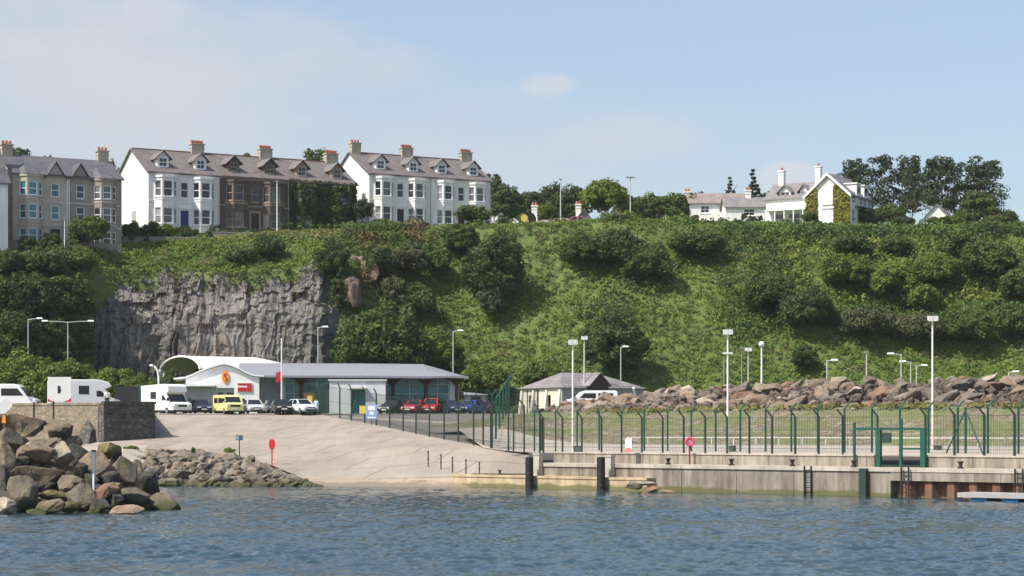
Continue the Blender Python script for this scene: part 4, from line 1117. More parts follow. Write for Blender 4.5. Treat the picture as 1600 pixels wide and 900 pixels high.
# bollards on the quay edge
m_iron = mat('black_iron', (.02,.019,.018), .6, .3, 3)
for px, lab in ((1044,'black iron bollard on the quay left of the pink lifebuoy'), (1143,'black iron bollard on the quay right of the pink lifebuoy'), (1238,'black iron bollard on the quay left of the first ladder'), (1334,'black iron bollard on the quay left of the green gate'), (1501,'black iron bollard on the quay right of the green gate')):
    s = s_of(px, .8); x, y, z = Q(s, .8, TOPZ)
    o = MB().cyl((0,0), .26, 0, .1, 14).tube([(0,0,.1),(0,0,.22),(0,0,.34),(0,0,.44),(0,0,.5)], [.16,.14,.16,.27,.2], 14).build('bollard', m_iron, smooth=False); o.location = (x, y, z); o.scale = (.72,.72,.85); tag(o, lab, 'bollard', 'iron bollards on the quay')
# ladders
m_ladder = mat('dark_ladder_steel', (.03,.028,.026), .6, .3, 3)
def ladder(px, label, off):
    s = s_of(px, off); x, y, _ = Q(s, off, 0); root = empty('quay_ladder', (x, y, 0), math.atan2(QE[1], QE[0]), label, 'ladder', 'dark ladders on the quay face')
    for sx_ in (-.24, .24): MB().box(sx_-.035, sx_+.035, -.05, .05, -1.2, TOPZ+.05).build('rail', m_ladder, root)
    r = MB(); z = -.9
    while z < TOPZ: r.tube([(-.24,0,z),(.24,0,z)], .025, 6); z += .3
    r.build('rung', m_ladder, root)
ladder(1262, 'dark ladder on the plain concrete part of the quay face', -.12)
ladder(1414, 'dark ladder at the left end of the rusty sheet piling', -.25)
ladder(1592, 'dark ladder at the right photo edge beside the floating pontoon', -.25)
# pontoon
m_blue = mat('blue_float', (.03,.16,.36), .5, .12, 2); m_deckp = mat('pale_pontoon_deck', (.32,.31,.30), .8, .12, 2)
s0 = s_of(1512, -2.2); x, y, _ = Q(s0, -2.4, 0)
root = empty('pontoon', (x, y, 0), math.atan2(QE[1], QE[0]), 'floating pontoon with pale deck and blue floats below the sheet piling', 'pontoon')
d = MB()
for i in range(24): d.box(i*.42, i*.42+.405, -.9, .9, .36, .46)
d.box(0, 10, -.93, -.87, .2, .44).box(0, 10, .87, .93, .2, .44); d.build('deck', m_deckp, root)
for i in range(5): MB().box(.75+i*1.9, 1.75+i*1.9, -.8, .8, -.3, .2).build('float', m_blue, root, bevel=.04)

# ------------------------------------------------------------ fences
m_green = mat('green_fence_paint', (.012,.075,.05), .45, .15, 2)
m_green_d = mat('dark_green_paint', (.022,.045,.036), .5, .2, 2)
def fence(name, label, pts, hgt, crank, m, wires=.16, post_w=.07, dirs=None, parts=True, rails=(0.15, .5, .97), group=None, skip=()):
    """pts: post bases; crank: horizontal vector of the cranked head; None for plain posts"""
    root = empty(name, pts[0], 0, label, 'fence', group); o0 = Vector(pts[0])
    H = hgt if isinstance(hgt, (list, tuple)) else [hgt]*len(pts)
    for i, p in enumerate(pts):
        q = Vector(p)-o0; h = H[i]; mb = MB()
        mb.box(q.x-post_w, q.x+post_w, q.y-post_w, q.y+post_w, q.z-.15, q.z+h)
        if crank is not None:
            c_ = Vector(crank[i % len(crank)] if isinstance(crank, list) else crank)
            a = Vector((q.x, q.y, q.z+h-.02)); e = a+Vector((c_.x*.42, c_.y*.42, .45))
            mb.tube([a, e], post_w*.9, 6)
        mb.build('post', m, root)
    for i in range(len(pts)-1):
        if i in skip: continue
        a, b_ = Vector(pts[i])-o0, Vector(pts[i+1])-o0; h = min(H[i], H[i+1]); L = (b_-a).length; u = (b_-a)/L
        mb = MB(); nw = max(2, int(L/wires)); nrm = Vector((-u.y, u.x, 0))*.006
        for k in range(1, nw):
            p = a+u*(L*k/nw); sd_ = u*.006
            mb.quad(p-sd_+Vector((0,0,.08)), p+sd_+Vector((0,0,.08)), p+sd_+Vector((0,0,h)), p-sd_+Vector((0,0,h)))
            mb.quad(p-nrm+Vector((0,0,.08)), p+nrm+Vector((0,0,.08)), p+nrm+Vector((0,0,h)), p-nrm+Vector((0,0,h)))
        for f_ in rails:
            z = h*f_; mb.tube([a+Vector((0,0,z)), b_+Vector((0,0,z))], .016, 4)
        mb.build('mesh_panel', m, root, fix=False)
    return root
F1px = [(500,648),(531,653.5),(549,656.5),(570,661),(588,664.5),(609,669),(630,674),(650,678),(671,682.5),(694,687),(716,691),(740,695.5),(755,698),(767,700)]
f1 = [P(px, py, Yslip(px, py)) for px, py in F1px]
fence('security_fence', 'dark green mesh fence running down the right edge of the slipway', f1, [2.9]*10+[3.0,3.1,3.2,3.3], (-.5,-.5,0), m_green_d, .115, .066)
corner = Q(-11.5, 8.4, 2.62); turn = Q(-.3, 2.9, 2.36)
f2 = [corner]+[tuple(Vector(corner).lerp(Vector(turn), t)) for t in (.27,.52,.76)]
sg0f, sg1f = s_of(1371, 2.6), s_of(1446, 2.6)
ss = []; k = -1.2
while k < sg0f-.9: ss.append(k); k += 1.75
ss.append(sg0f); n_left = len(ss); 
k = sg1f
while k < 62: ss.append(k); k += 1.95
f2a = f2+[Q(s, 2.6, UPZ+.08) for s in ss[:n_left]]
f2b = [Q(s, 2.6, UPZ+.08) for s in ss[n_left:]]
H2 = [3.9,3.5,3.2,2.9]+[2.35]*n_left
fence('security_fence', 'tall green mesh fence on the quay between the slipway corner and the gate', f2a, H2, (-.85,.1,0), m_green_d, .115, .062)
fence('security_fence', 'tall green mesh fence on the quay to the right of the gate', f2b, 2.4, (-.8,.1,0), m_green_d, .115, .066)
f3 = [Q(s, 7.5, 2.55) for s in np.arange(-8.5, 62, 2.05)]
fb = fence('security_fence', 'second brighter green fence standing behind the one on the quay', f3, 2.75, (.8,0,0), m_green, .2, .062)
o0 = Vector(f3[0])
for px, sg in ((1510, 1),):     # raking stays
    s = s_of(px, 7.5); c_ = Vector(Q(s, 7.4, 2.55))-o0
    for e in (-1.1, 1.4):
        q = Vector(Q(s+e, 7.0, 2.5))-o0; MB().tube([c_+Vector((0,0,2.6)), q], .05, 6).build('stay', m_green, fb)
    MB().box(c_.x-.06, c_.x+.06, c_.y-.06, c_.y+.06, c_.z-.1, c_.z+2.75).build('post', m_green, fb)
# fence going back from the corner to the pavilion
f4 = [(-1.5+1.2*t, 153.2+36*t, 2.66+2.75*min(1, t*1.1)) for t in np.linspace(0, 1, 6)]
fence('security_fence', 'green mesh fence leading straight back from the slipway corner', f4, [3.9]+[3.2]*5, (.8,-.1,0), m_green, 1.8, .07)
f5 = [P(px, 645, 207) for px in range(728, 842, 16)]
fence('security_fence', 'dark green mesh fence in front of the hedge left of the stone pavilion', f5, 2.4, None, m_green_d, .05, .05)
f6 = [P(px, 640, 213) for px in range(-60, 150, 30)]
fence('security_fence', 'green mesh fence among the light green bushes at the left photo edge', f6, 4.2, None, m_green, .07, .07)
# gate frame
xg0, xg1 = s_of(1373, 2.1), s_of(1443, 2.1); og = Q(xg0, 2.1, TOPZ)
gate = empty('security_gate', og, math.atan2(QE[1], QE[0]), 'green steel gate frame on the quay with heavy posts and a small dark panel', 'gate')
L = xg1-xg0; GH = zat(668, og[1])-TOPZ
for a in (0, L): MB().box(a-.17, a+.17, -.12, .12, 0, GH).build('post', m_green, gate, bevel=.02)
MB().box(L*.5-.09, L*.5+.09, -.07, .07, 0, GH+.5).build('centre_post', m_green, gate)
MB().box(-1.7, L+.1, -.06, .06, GH-.14, GH-.002).build('top_beam', m_green, gate)
MB().box(-1.78, -1.66, -.063, .063, 0, GH+.3).build('side_post', m_green, gate)
MB().box(L*.53, L-.18, -.05, .05, 1.05, 1.17).build('cross_rail', m_green, gate)
MB().box(.25, .85, -.05, .05, 1.45, 2.05).build('lock_panel', m_green_d, gate)
MB().box(.18, L-.18, -.04, .04, .05, .14).build('bottom_rail', m_green_d, gate)
# green painted fender strip down the quay face
s = s_of(1351, -.1); o = MB().fbox(((0,0,0), QE, QN), -.24, .24, -.14, .14, -1.5, TOPZ-.05).build('fender_strip', m_green_d); o.location = Q(s, -.22, 0)
tag(o, 'dark green vertical fender strip on the quay face left of the gate', 'fender')
# crash rail along the embankment foot
m_galv = mat('galvanised_rail', (.55,.55,.53), .5, .08, 2)
rr = empty('guard_rail', Q(-6, 17.5, 2.85), math.atan2(QE[1], QE[0]), 'long pale guard rail at the foot of the stone embankment', 'rail')
ln = 66
MB().box(0, ln, -.02, .02, .52, .58).build('beam', m_galv, rr)
for i in range(34): MB().box(i*2, i*2+.06, .025, .09, 0, .58).build('post', m_galv, rr)

# ------------------------------------------------------------ old stone walls on the left
m_wall_l = stonewall('old_stone_wall', (.24,.195,.145), (.31,.26,.20), (.165,.14,.105), 2.3)
m_wall_d = stonewall('dark_shaded_stone_wall', (.07,.066,.06), (.15,.14,.12), (.05,.047,.042), 2.0)  # dark stone, with the shade of the bastion front put into the colour
ow = P(166, 690, 172.9); ux = Vector((-.875, .485, 0)); L_ = 44
root = empty('stone_wall', (ow[0], ow[1], 2.9), math.atan2(-.485, .875), 'long sunlit stone retaining wall in front of the motorhomes', 'wall')
MB().box(-L_, 0, 0, .6, -.5, 3.2).build('wall_face', m_wall_l, root)
c = MB(); k = 0
while k < L_-1: c.box(-k-1.48, -k, -.06, .66, 3.202, 3.40); k += 1.5
c.build('wall_coping', m_wall_l, root)
MB().add([(-2.5,-.003,-.3),(-1.1,-.003,-.3),(-1.15,-.003,1.1),(-1.9,-.003,2.0),(-2.5,-.003,1.4),(-2.5,-1.1,-.3),(-1.1,-1.1,-.3),(-1.3,-.35,1.05),(-2.4,-.4,1.2)], [(0,1,2,3,4),(0,5,6,1),(1,6,7,2),(2,7,3),(3,7,8,4),(4,8,5,0),(5,8,7,6)]).build('buttress', m_wall_d, root)
a = P(163, 690, 172.4); b_ = P(243, 686, 175.4)
root = empty('stone_bastion', (a[0], a[1], 2.9), math.atan2(b_[1]-a[1], b_[0]-a[0]), 'dark rough stone bastion at the right end of the long wall', 'wall')
Lb = math.hypot(b_[0]-a[0], b_[1]-a[1])
MB().add([(0,0,-.5),(Lb,0,-.5),(Lb+.1,10,-.5),(0,10,-.5),(0,.12,3.28),(Lb,.12,3.28),(Lb+.1,10,3.28),(0,10,3.28)], [(3,2,1,0),(4,5,6,7),(0,1,5,4),(1,2,6,5),(2,3,7,6),(3,0,4,7)]).build('wall_face', m_wall_d, root)
MB().box(-.05, Lb+.06, -.03, .5, 3.285, 3.50).box(Lb-.4, Lb+.06, .502, 9.5, 3.285, 3.48).build('wall_coping', m_wall_d, root)
MB().box(0, Lb+.03, -.03, .14, 2.2, 2.32).build('ledge', m_wall_d, root)
# ------------------------------------------------------------ vegetation
f_dark = foliage('dark_leaves', (.058,.095,.030), (.102,.150,.042), .45, (.135,.185,.052))
f_mid = foliage('mid_leaves', (.072,.115,.028), (.125,.18,.042), .45, (.16,.21,.055))
f_bright = foliage('bright_leaves', (.11,.165,.03), (.19,.235,.042), .5, (.24,.28,.06))
f_brown = foliage('brown_leaves', (.085,.105,.042), (.135,.145,.062), .5, (.13,.175,.05))
f_pine = foliage('pine_needles', (.044,.070,.030), (.086,.118,.048), .6, (.115,.145,.058))
f_red = foliage('fuchsia_hedge_leaves', (.06,.05,.03), (.10,.072,.04), .6, (.08,.105,.035))
f_grey = foliage('grey_green_leaves', (.065,.085,.042), (.11,.135,.07), .6)
m_bark = mat('bark', (.07,.052,.04), .9, .3, 2, .03)
m_bark_pine = mat('pine_bark', (.055,.038,.030), .9, .3, 2, .03)

def crown_round(seed, A, K=60, n=46, low=.0, ls=.085, rc=.30):
    rg = np.random.default_rng(seed); d = unit(rg.normal(size=(K,3))); d[:,2] = np.where(d[:,2] < -.35, -d[:,2], d[:,2])
    f = rg.uniform(.35,.82,K)*(1+.15*np.sin(3*np.arctan2(d[:,1], d[:,0])+seed))
    H = A*(1-low); cz = A*low+H*.45; rz = H*.55-.1*rc
    cen = np.stack([d[:,0]*f, d[:,1]*f, cz+d[:,2]*f*rz], 1); rad = rc*rg.uniform(.6,1.25,K)*min(1, max(.6, H))
    return clump_leaves(rg, cen, rad, n, ls, .3, .85)
def crown_spruce(seed, A):
    rg = np.random.default_rng(seed); cen = []; rad = []
    for i in range(18):
        t = i/17; z = .10+.86*t; r = (1-t)**.8*.85*rg.uniform(.75,1.15)+.05; m = max(1, int(11*(1-t)+1)); a0 = rg.uniform(0,6)
        for k in range(m):
            a = a0+2*PI*k/m; rr = r*rg.uniform(.5,1.05); cen.append((rr*math.cos(a), rr*math.sin(a), A*z-.12*rr)); rad.append(.21*(1-.6*t)+.03)
    return clump_leaves(rg, np.array(cen), np.array(rad), 26, .085, .1, .6)
def crown_pine(seed, A, low=.34):
    rg = np.random.default_rng(seed); cen = []; rad = []
    for i in range(46):
        t = rg.random()**.9; z = low+(.95-low)*t; a = rg.uniform(0, 2*PI)
        r = rg.uniform(.1,.9)*(1.0-.5*t**1.5)*(.6+.4*min(1, t/.2)); cen.append((r*math.cos(a), r*math.sin(a), A*z)); rad.append(rg.uniform(.18,.34)*(1.05-.3*t))
    return clump_leaves(rg, np.array(cen), np.array(rad)*1.3, 66, .052, .4, .62, .8)
def trunk_mesh(seed, top, r0, limbs=6, lean=.05, m=m_bark):
    rg = random.Random(seed); b = MB(); pts = []; x = y = 0
    for i in range(7):
        t = i/6; pts.append((x, y, -.06+top*t)); x += rg.uniform(-lean, lean); y += rg.uniform(-lean, lean)
    b.tube(pts, [r0*(1-.75*i/6) for i in range(7)], 7)
    for k in range(limbs):
        i = rg.randint(2, 5); p = Vector(pts[i]); a = rg.uniform(0, 2*PI); L = rg.uniform(.3,.6)
        b.tube([p, p+Vector((math.cos(a)*L*.5, math.sin(a)*L*.5, .08)), p+Vector((math.cos(a)*L, math.sin(a)*L, .2*rg.random()+.08))], [r0*.4, r0*.25, r0*.1], 5)
    me = b.mesh('trunk'); me.materials.append(m); return me
FM = dict(dark=f_dark, mid=f_mid, bright=f_bright, brown=f_brown, grey=f_grey, red=f_red)
CACHE = {}
def crown(kind, aspect, var):
    A = min((.5,.7,1.0,1.4,1.9,2.6,3.4,4.4), key=lambda q: abs(math.log(q/aspect)))
    key = (kind, A, var)
    if key not in CACHE:
        sd = 11+var*7+int(A*10)
        if kind == 'spruce': V, m = crown_spruce(sd, A), f_pine
        elif kind == 'pine': V, m = crown_pine(sd, A), f_pine
        elif kind == 'ever_tree': V, m = crown_round(sd, A, 90, 80, .2, .058, .26), f_pine
        else:
            c_, _, t_ = kind.partition('_'); m = FM[c_]
            V = crown_round(sd, A, int(130+60*A), 95, 0, .042, .22) if t_ == 'big' else (crown_round(sd, A, 110, 80, .22, .058, .27) if t_ == 'tree' else crown_round(sd, A, 80, 80, 0, .066, .28))
        CACHE[key] = quads_mesh('crown', V, m)
    return CACHE[key], A
TRK = [trunk_mesh(1, .75, .07), trunk_mesh(2, .8, .06)]
TRP = [trunk_mesh(3+i, .9, .045, 7, .035, m_bark_pine) for i in range(3)]
cnt = [0]
def plant(kind, px, ytop, ybase, w, Y, label, name='tree', cat='tree', group=None, zbase=None, dd=1.0):
    """width w and top in pixels, standing at distance Y; base pixel or a given height"""
    cnt[0] += 1; i = cnt[0]; s = Y/F
    x, _, z0 = P(px, ybase, Y)
    if zbase is not None: z0 = zbase
    h = zat(ytop, Y)-z0; r = w*s/2
    has_trunk = kind.endswith('_tree') or kind in ('pine', 'spruce')
    me, A = crown(kind, h/r, i % 3)
    rz = (i*2.399) % 6.28
    if not has_trunk:
        o = link_mesh(name, me, None, (x, Y, z0-.02*h), rz, (r*1.04, r*1.04*dd, h*1.0/A)); tag(o, label, cat, group); return o
    root = empty(name, (x, Y, z0-.2), rz, label, cat, group)
    link_mesh('crown', me, root, scale=(r*1.04, r*1.04*dd, h/A))
    link_mesh('trunk', (TRP if kind in ('pine','spruce') else TRK)[i % 2], root, scale=(max(r*.9, h*.16), max(r*.9, h*.16), h))
    return root
def onhill(kind, px, ytop, ybase, w, label, name='bush', cat='bush', group='bushes on the slope', fwd=.8):
    (x, Y, z), _ = hit(px, ybase)
    return plant(kind, px, ytop, ybase, w, Y-fwd, label, name, cat, group, zbase=z-.5)
def top(kind, px, ytop, w, Y, label, name='tree', cat='tree', group=None, dd=1.0):
    return plant(kind, px, ytop, 0, w, Y, label, name, cat, group, zbase=ground(px, Y)-.1, dd=dd)
SK = 'trees on the skyline behind the houses'
# skyline trees, left to right
for kind, px, yt, w_, Y, lab in (
 ('ever_tree', 28, 206, 70, 300, 'dark tree showing above the roof beside the left edge chimney'),
 ('ever_tree', 76, 228, 48, 305, 'small dark tree top above the beige three storey house'),
 ('mid_tree', 178, 236, 40, 310, 'green tree between the grey three storey house and the big white gable'),
 ('dark_tree', 386, 226, 70, 320, 'tree crown peeping over the roof of the dark brown house'),
 ('mid_tree', 490, 222, 60, 320, 'tree crown peeping over the roof of the ivy covered house'),
 ('dark_tree', 524, 252, 30, 318, 'tree filling the gap between the two white terraces'),
 ('ever_tree', 772, 256, 36, 320, 'tall dark tree at the right end of the white terrace'),
 ('dark_tree', 792, 284, 60, 315, 'dark tree beside the pink roofed cottage'),
 ('dark_tree', 830, 291, 62, 330, 'leftmost of the dark trees behind the white chimney cottages'),
 ('dark_tree', 862, 283, 72, 332, 'broad dark tree behind the cliff top lamp post'),
 ('dark_tree', 897, 286, 62, 328, 'dark tree just left of the bright green tree'),
 ('ever_tree', 940, 271, 36, 320, 'thin dark tree top rising behind the bright green tree'),
 ('bright_tree', 945, 277, 82, 284, 'big rounded bright green tree on the cliff top'),
 ('mid_tree', 982, 301, 50, 290, 'darker green tree touching the right side of the bright green tree'),
 ('dark_tree', 812, 298, 60, 322, 'dark tree between the pink roofed cottage and the cliff top lamp post'),
 ('mid_tree', 1002, 306, 60, 312, 'green tree filling the gap right of the flat headed lamp post'),
 ('mid_tree', 1024, 300, 72, 300, 'green tree right of the cliff top lamp with the flat head'),
 ('mid_tree', 1062, 299, 74, 306, 'green tree just left of the low white bungalow'),
 ('dark_tree', 1095, 296, 50, 325, 'dark tree behind the chimney of the pinkish bungalow'),
 ('spruce', 1140, 272, 48, 318, 'shorter spruce behind the bungalow roofs'),
 ('spruce', 1177, 260, 56, 318, 'taller pointed spruce left of the white villa'),
 ('dark_tree', 1205, 290, 44, 325, 'dark tree behind the left end of the white villa'),
 ('pine', 1325, 248, 78, 312, 'leftmost pine, rising behind the white villa'),
 ('pine', 1343, 243, 59, 318, 'pine with a narrow top second from the white villa'),
 ('pine', 1376, 235, 65, 306, 'tallest narrow pine right of the white villa'),
 ('pine', 1412, 240, 83, 306, 'broad dark pine left of the half hidden cottage'),
 ('pine', 1424, 238, 52, 300, 'slim pine close against the broad dark pine'),
 ('pine', 1463, 243, 85, 298, 'pine with a forked bare trunk in front of the half hidden cottage'),
 ('pine', 1491, 249, 59, 304, 'pine standing at the right of the half hidden cottage'),
 ('pine', 1526, 240, 85, 300, 'wide pine second from the right in the pine row'),
 ('pine', 1548, 242, 65, 306, 'rightmost pine in the row, with a bare trunk against the sky'),
): top(kind, px, yt, w_, Y, lab, group=SK)
# shrubs and small trees around the houses
GS = 'garden shrubs along the cliff top'
for kind, px, yt, w_, Y, lab in (
 ('bright', 818, 331, 16, 276, 'bright yellow green shrub left of the yellow sign'),
 ('bright', 855, 315, 36, 278, 'light green rounded shrub beside the cliff top lamp post'),
 ('dark', 1265, 331, 30, 274, 'round dark clipped bush in front of the white villa'),
 ('mid', 1352, 322, 44, 280, 'green shrub against the shaded side of the white villa'),
 ('mid', 1388, 318, 62, 286, 'wide green shrub under the tallest pines'),
 ('grey', 1410, 338, 40, 276, 'pale green low shrub under the broad dark pine'),
 ('mid', 1528, 296, 68, 290, 'large green shrub under the wide right pine'),
 ('dark', 1575, 326, 36, 290, 'dark shrub right of the rightmost pine'),
 ('mid', 1480, 338, 60, 272, 'low green shrub below the half hidden cottage'),
 ('mid', 1555, 338, 50, 272, 'low green shrub below the large one at the right pines'),
 ('mid', 1505, 330, 40, 280, 'green shrub between the forked pine and the wide pine'),
 ('mid', 206, 344, 42, 251, 'green garden shrub below the big white gable'),
 ('mid', 238, 344, 44, 252, 'green garden shrub in front of the left bay of the white house'),
 ('bright', 262, 348, 36, 252, 'light green garden shrub left of the blue door'),
 ('dark', 290, 353, 40, 253, 'dark low garden shrub under the blue door'),
 ('mid', 78, 362, 40, 237.5, 'green shrub in front of the beige three storey house'),
 ('mid', 44, 368, 34, 236.3, 'small green shrub left in front of the beige three storey house'),
 ('mid', 108, 372, 34, 238.6, 'low shrub beneath the small garden tree'),
 ('mid', 595, 342, 40, 267, 'low dark garden bush in front of the right hand white terrace'),
): top(kind, px, yt, w_, Y, lab, 'shrub', 'shrub', GS)
top('mid_tree', 138, 334, 70, 240, 'small spreading garden tree in front of the grey three storey house', dd=.7)
top('grey_tree', 566, 306, 42, 268, 'thin grey green garden tree in front of the left white gable', dd=.8)
top('grey_tree', 540, 318, 30, 268, 'thin grey green garden tree beside the ivy covered house', dd=.8)
top('mid_tree', 738, 318, 62, 262, 'bushy tree on the cliff edge hiding the right end of the white terrace')

def hedge(pxa, pxb, yt, Ya, Yb, m, label, h=1.4, name='hedge', dens=26, wid=.7, ls=.22):
    rg = np.random.default_rng(int(pxa*7+pxb)); A = P(pxa, 0, Ya); B = P(pxb, 0, Yb)
    L = math.hypot(B[0]-A[0], B[1]-A[1]); K = int(L*3.2)
    u = rg.random(K); Yc = Ya+(Yb-Ya)*u; x = A[0]+(B[0]-A[0])*u
    ztop = np.array([zat(yt if not isinstance(yt, tuple) else yt[0]+(yt[1]-yt[0])*q, y) for q, y in zip(u, Yc)])+.22*np.sin(u*L*.8)+rg.normal(size=K)*.08
    cen = np.stack([x, Yc+rg.uniform(-wid, wid, K), ztop-rg.random(K)*h-.3], 1)
    V = clump_leaves(rg, cen, rg.uniform(.35,.6,K), dens, ls, .3)
    o = Vector((A[0], A[1], float(ztop[0])-h)); V = V-np.array(o)
    ob = link_mesh(name, quads_mesh(name, V, m), None, o); return tag(ob, label, 'hedge')
hedge(326, 440, (353,356), 255, 258, f_dark, 'clipped dark hedge in front of the brown terrace house', 1.6)
hedge(440, 560, (348,348), 259, 266, f_mid, 'clipped green hedge in front of the ivy covered house', 1.6)
hedge(562, 720, (348,350), 267, 266, f_dark, 'long dark hedge in front of the right hand white terrace', 1.7)
hedge(768, 812, (341,344), 272, 272, f_dark, 'short dark hedge right of the white terrace', 1.5)
hedge(1000, 1190, (338,337), 263, 266, f_red, 'long red brown hedge in front of the bungalows', 2.2, dens=30)
hedge(1160, 1192, (336,336), 268, 268, f_red, 'dark red hedge at the left corner of the white villa', 2.5)
hedge(1318, 1452, (356,357), 264, 264, f_bright, 'low light green hedge under the pines', 1.2)
hedge(1450, 1640, (352,352), 262, 262, f_mid, 'low green hedge running to the right photo edge', 1.6)
hedge(1195, 1262, (355,356), 268, 268, f_mid, 'low hedge below the veranda of the white villa', 1.0)
hedge(190, 330, (370,362), 250, 252, f_mid, 'ragged green hedge below the white terrace house', 1.2)

# ------------------------------------------------------------ the slope: named bushes and trees
for kind, px, yt, yb, w_, lab, nm in (
 ('dark_big', 772, 352, 474, 108, 'very large dark bush high on the slope under the right hand white terrace', 'bush'),
 ('mid_big', 722, 345, 400, 70, 'green bush left of the very large dark one, below the white terrace', 'bush'),
 ('grey', 764, 438, 498, 46, 'pale grey green bush at the foot of the very large dark one', 'bush'),
 ('dark_big', 965, 356, 420, 104, 'broad dark bush just below the cliff edge under the bright green tree', 'bush'),
 ('mid_big', 1012, 378, 440, 84, 'mid green bush right of the broad dark one', 'bush'),
 ('mid_big', 905, 360, 412, 70, 'green bush left of the broad dark one', 'bush'),
 ('mid_big', 1090, 360, 398, 96, 'green bush patch below the red brown hedge', 'bush'),
 ('dark_big', 958, 472, 604, 112, 'dark rounded tree standing alone low on the slope above the stone pavilion', 'tree'),
 ('mid_big', 600, 466, 600, 142, 'big spreading green tree behind the glass fronted building', 'tree'),
 ('dark', 552, 500, 592, 70, 'dark bush between the cliff and the big spreading tree', 'bush'),
 ('bright_big', 690, 505, 600, 84, 'light green bush to the right of the big spreading tree', 'bush'),
 ('bright_big', 752, 566, 622, 92, 'yellow green bush behind the right end of the glass fronted building', 'bush'),
 ('bright', 845, 566, 600, 70, 'yellow green bush behind the roof of the stone pavilion', 'bush'),
 ('dark', 1257, 534, 580, 46, 'small dark bush alone on the lower slope', 'bush'),
 ('dark_big', 1262, 446, 516, 100, 'large dark bush in the middle of the right hand slope', 'bush'),
 ('mid_big', 1205, 420, 490, 90, 'green bush left of the large dark one on the right slope', 'bush'),
 ('brown_big', 1352, 478, 526, 96, 'brown tinged bush right of the large dark one', 'bush'),
 ('brown_big', 1440, 486, 534, 90, 'brown tinged bush left of the tall right lamp mast', 'bush'),
 ('mid_big', 1508, 484, 536, 96, 'green bush right of the tall right lamp mast', 'bush'),
 ('bright_big', 1318, 394, 450, 90, 'yellow green bush high on the right slope below the villa', 'bush'),
 ('bright_big', 1395, 402, 470, 100, 'bright yellow green bush in the middle of the right slope', 'bush'),
 ('bright_big', 1462, 392, 450, 80, 'yellow green bush high on the right slope below the pines', 'bush'),
 ('bright', 1438, 440, 482, 60, 'yellow green bush below the other yellow green ones', 'bush'),
 ('mid_big', 1545, 372, 440, 100, 'green bush below the right end of the cliff top hedge', 'bush'),
 ('mid_big', 1604, 410, 474, 90, 'green bush at the right photo edge of the slope, halfway up', 'bush'),
 ('mid_big', 1590, 470, 530, 90, 'green bush at the right photo edge, low on the slope', 'bush'),
 ('mid', 1400, 366, 398, 56, 'mid green bush at the cliff edge under the broad dark pine', 'bush'),
 ('mid', 1500, 358, 400, 76, 'green bush at the cliff edge under the forked pine', 'bush'),
 ('mid', 1330, 366, 396, 66, 'green bush below the shaded corner of the villa', 'bush'),
 ('dark', 422, 366, 404, 56, 'dark bush on the grass above the cliff', 'bush'),
 ('mid', 375, 384, 408, 50, 'green bush on the grass above the cliff, left of the dark one', 'bush'),
 ('dark_big', 518, 370, 450, 62, 'dark ivy bush hanging over the right end of the cliff', 'bush'),
 ('dark', 532, 420, 490, 40, 'dark ivy bush in the cleft at the right end of the cliff', 'bush'),
 ('dark', 590, 380, 436, 56, 'dark bush below the cliff edge, left of the reddish scrub', 'bush'),
 ('brown', 640, 372, 440, 64, 'reddish brown scrub bush on the slope between cliff and grass', 'bush'),
 ('brown', 618, 430, 480, 50, 'reddish brown scrub bush above the big spreading tree', 'bush'),
 ('mid', 680, 380, 430, 56, 'green bush right of the reddish brown scrub', 'bush'),
 ('mid', 655, 440, 500, 60, 'green bush on the slope above the light green one', 'bush'),
): onhill(kind, px, yt, yb, w_, lab, nm, nm)
# wood on the left of the cliff
for kind, px, yt, yb, w_, lab in (
 ('mid_big', -20, 412, 520, 100, 'green tree cut by the left photo edge in the wood beside the cliff'),
 ('dark_big', 42, 416, 520, 104, 'dark tree in the wood at the left of the cliff'),
 ('mid_big', 104, 418, 510, 90, 'green tree in the wood touching the top left of the cliff'),
 ('dark_big', 20, 470, 590, 110, 'dark lower tree at the left photo edge below the wood'),
 ('dark_big', 84, 480, 590, 90, 'dark lower tree behind the double armed lamp'),
 ('brown_big', 122, 490, 580, 60, 'rusty brown bush at the left foot of the cliff'),
 ('dark', 65, 388, 430, 80, 'dark bush on the edge below the beige three storey house'),
 ('mid', 125, 386, 424, 60, 'green bush on the edge below the grey three storey house'),
 ('dark', 5, 385, 430, 70, 'dark bush on the edge at the left photo margin'),
): onhill(kind, px, yt, yb, w_, lab, 'tree' if '_big' in kind and 'brown' not in kind else 'bush', 'tree' if '_big' in kind and 'brown' not in kind else 'bush', 'wood left of the cliff')
for kind, px, yt, w_, Y, lab in (
 ('bright_big', 30, 543, 130, 213, 'light green bush behind the white van at the left photo edge'),
 ('bright_big', 110, 556, 110, 212, 'light green bush behind the big white motorhome'),
 ('bright_big', 175, 573, 100, 211, 'light green bush behind the person at the old wall'),
 ('bright_big', 218, 582, 70, 210, 'light green bush left of the curved white lamp'),
 ('dark', 268, 570, 50, 226, 'dark green bush beneath the white arched canopy'),
 ('bright', 70, 566, 80, 209, 'light green bush between the two tall lamps on the left'),
): plant(kind, px, yt, 0, w_, Y, lab, 'bush', 'bush', 'light green bushes at the cliff foot', zbase=5.4)

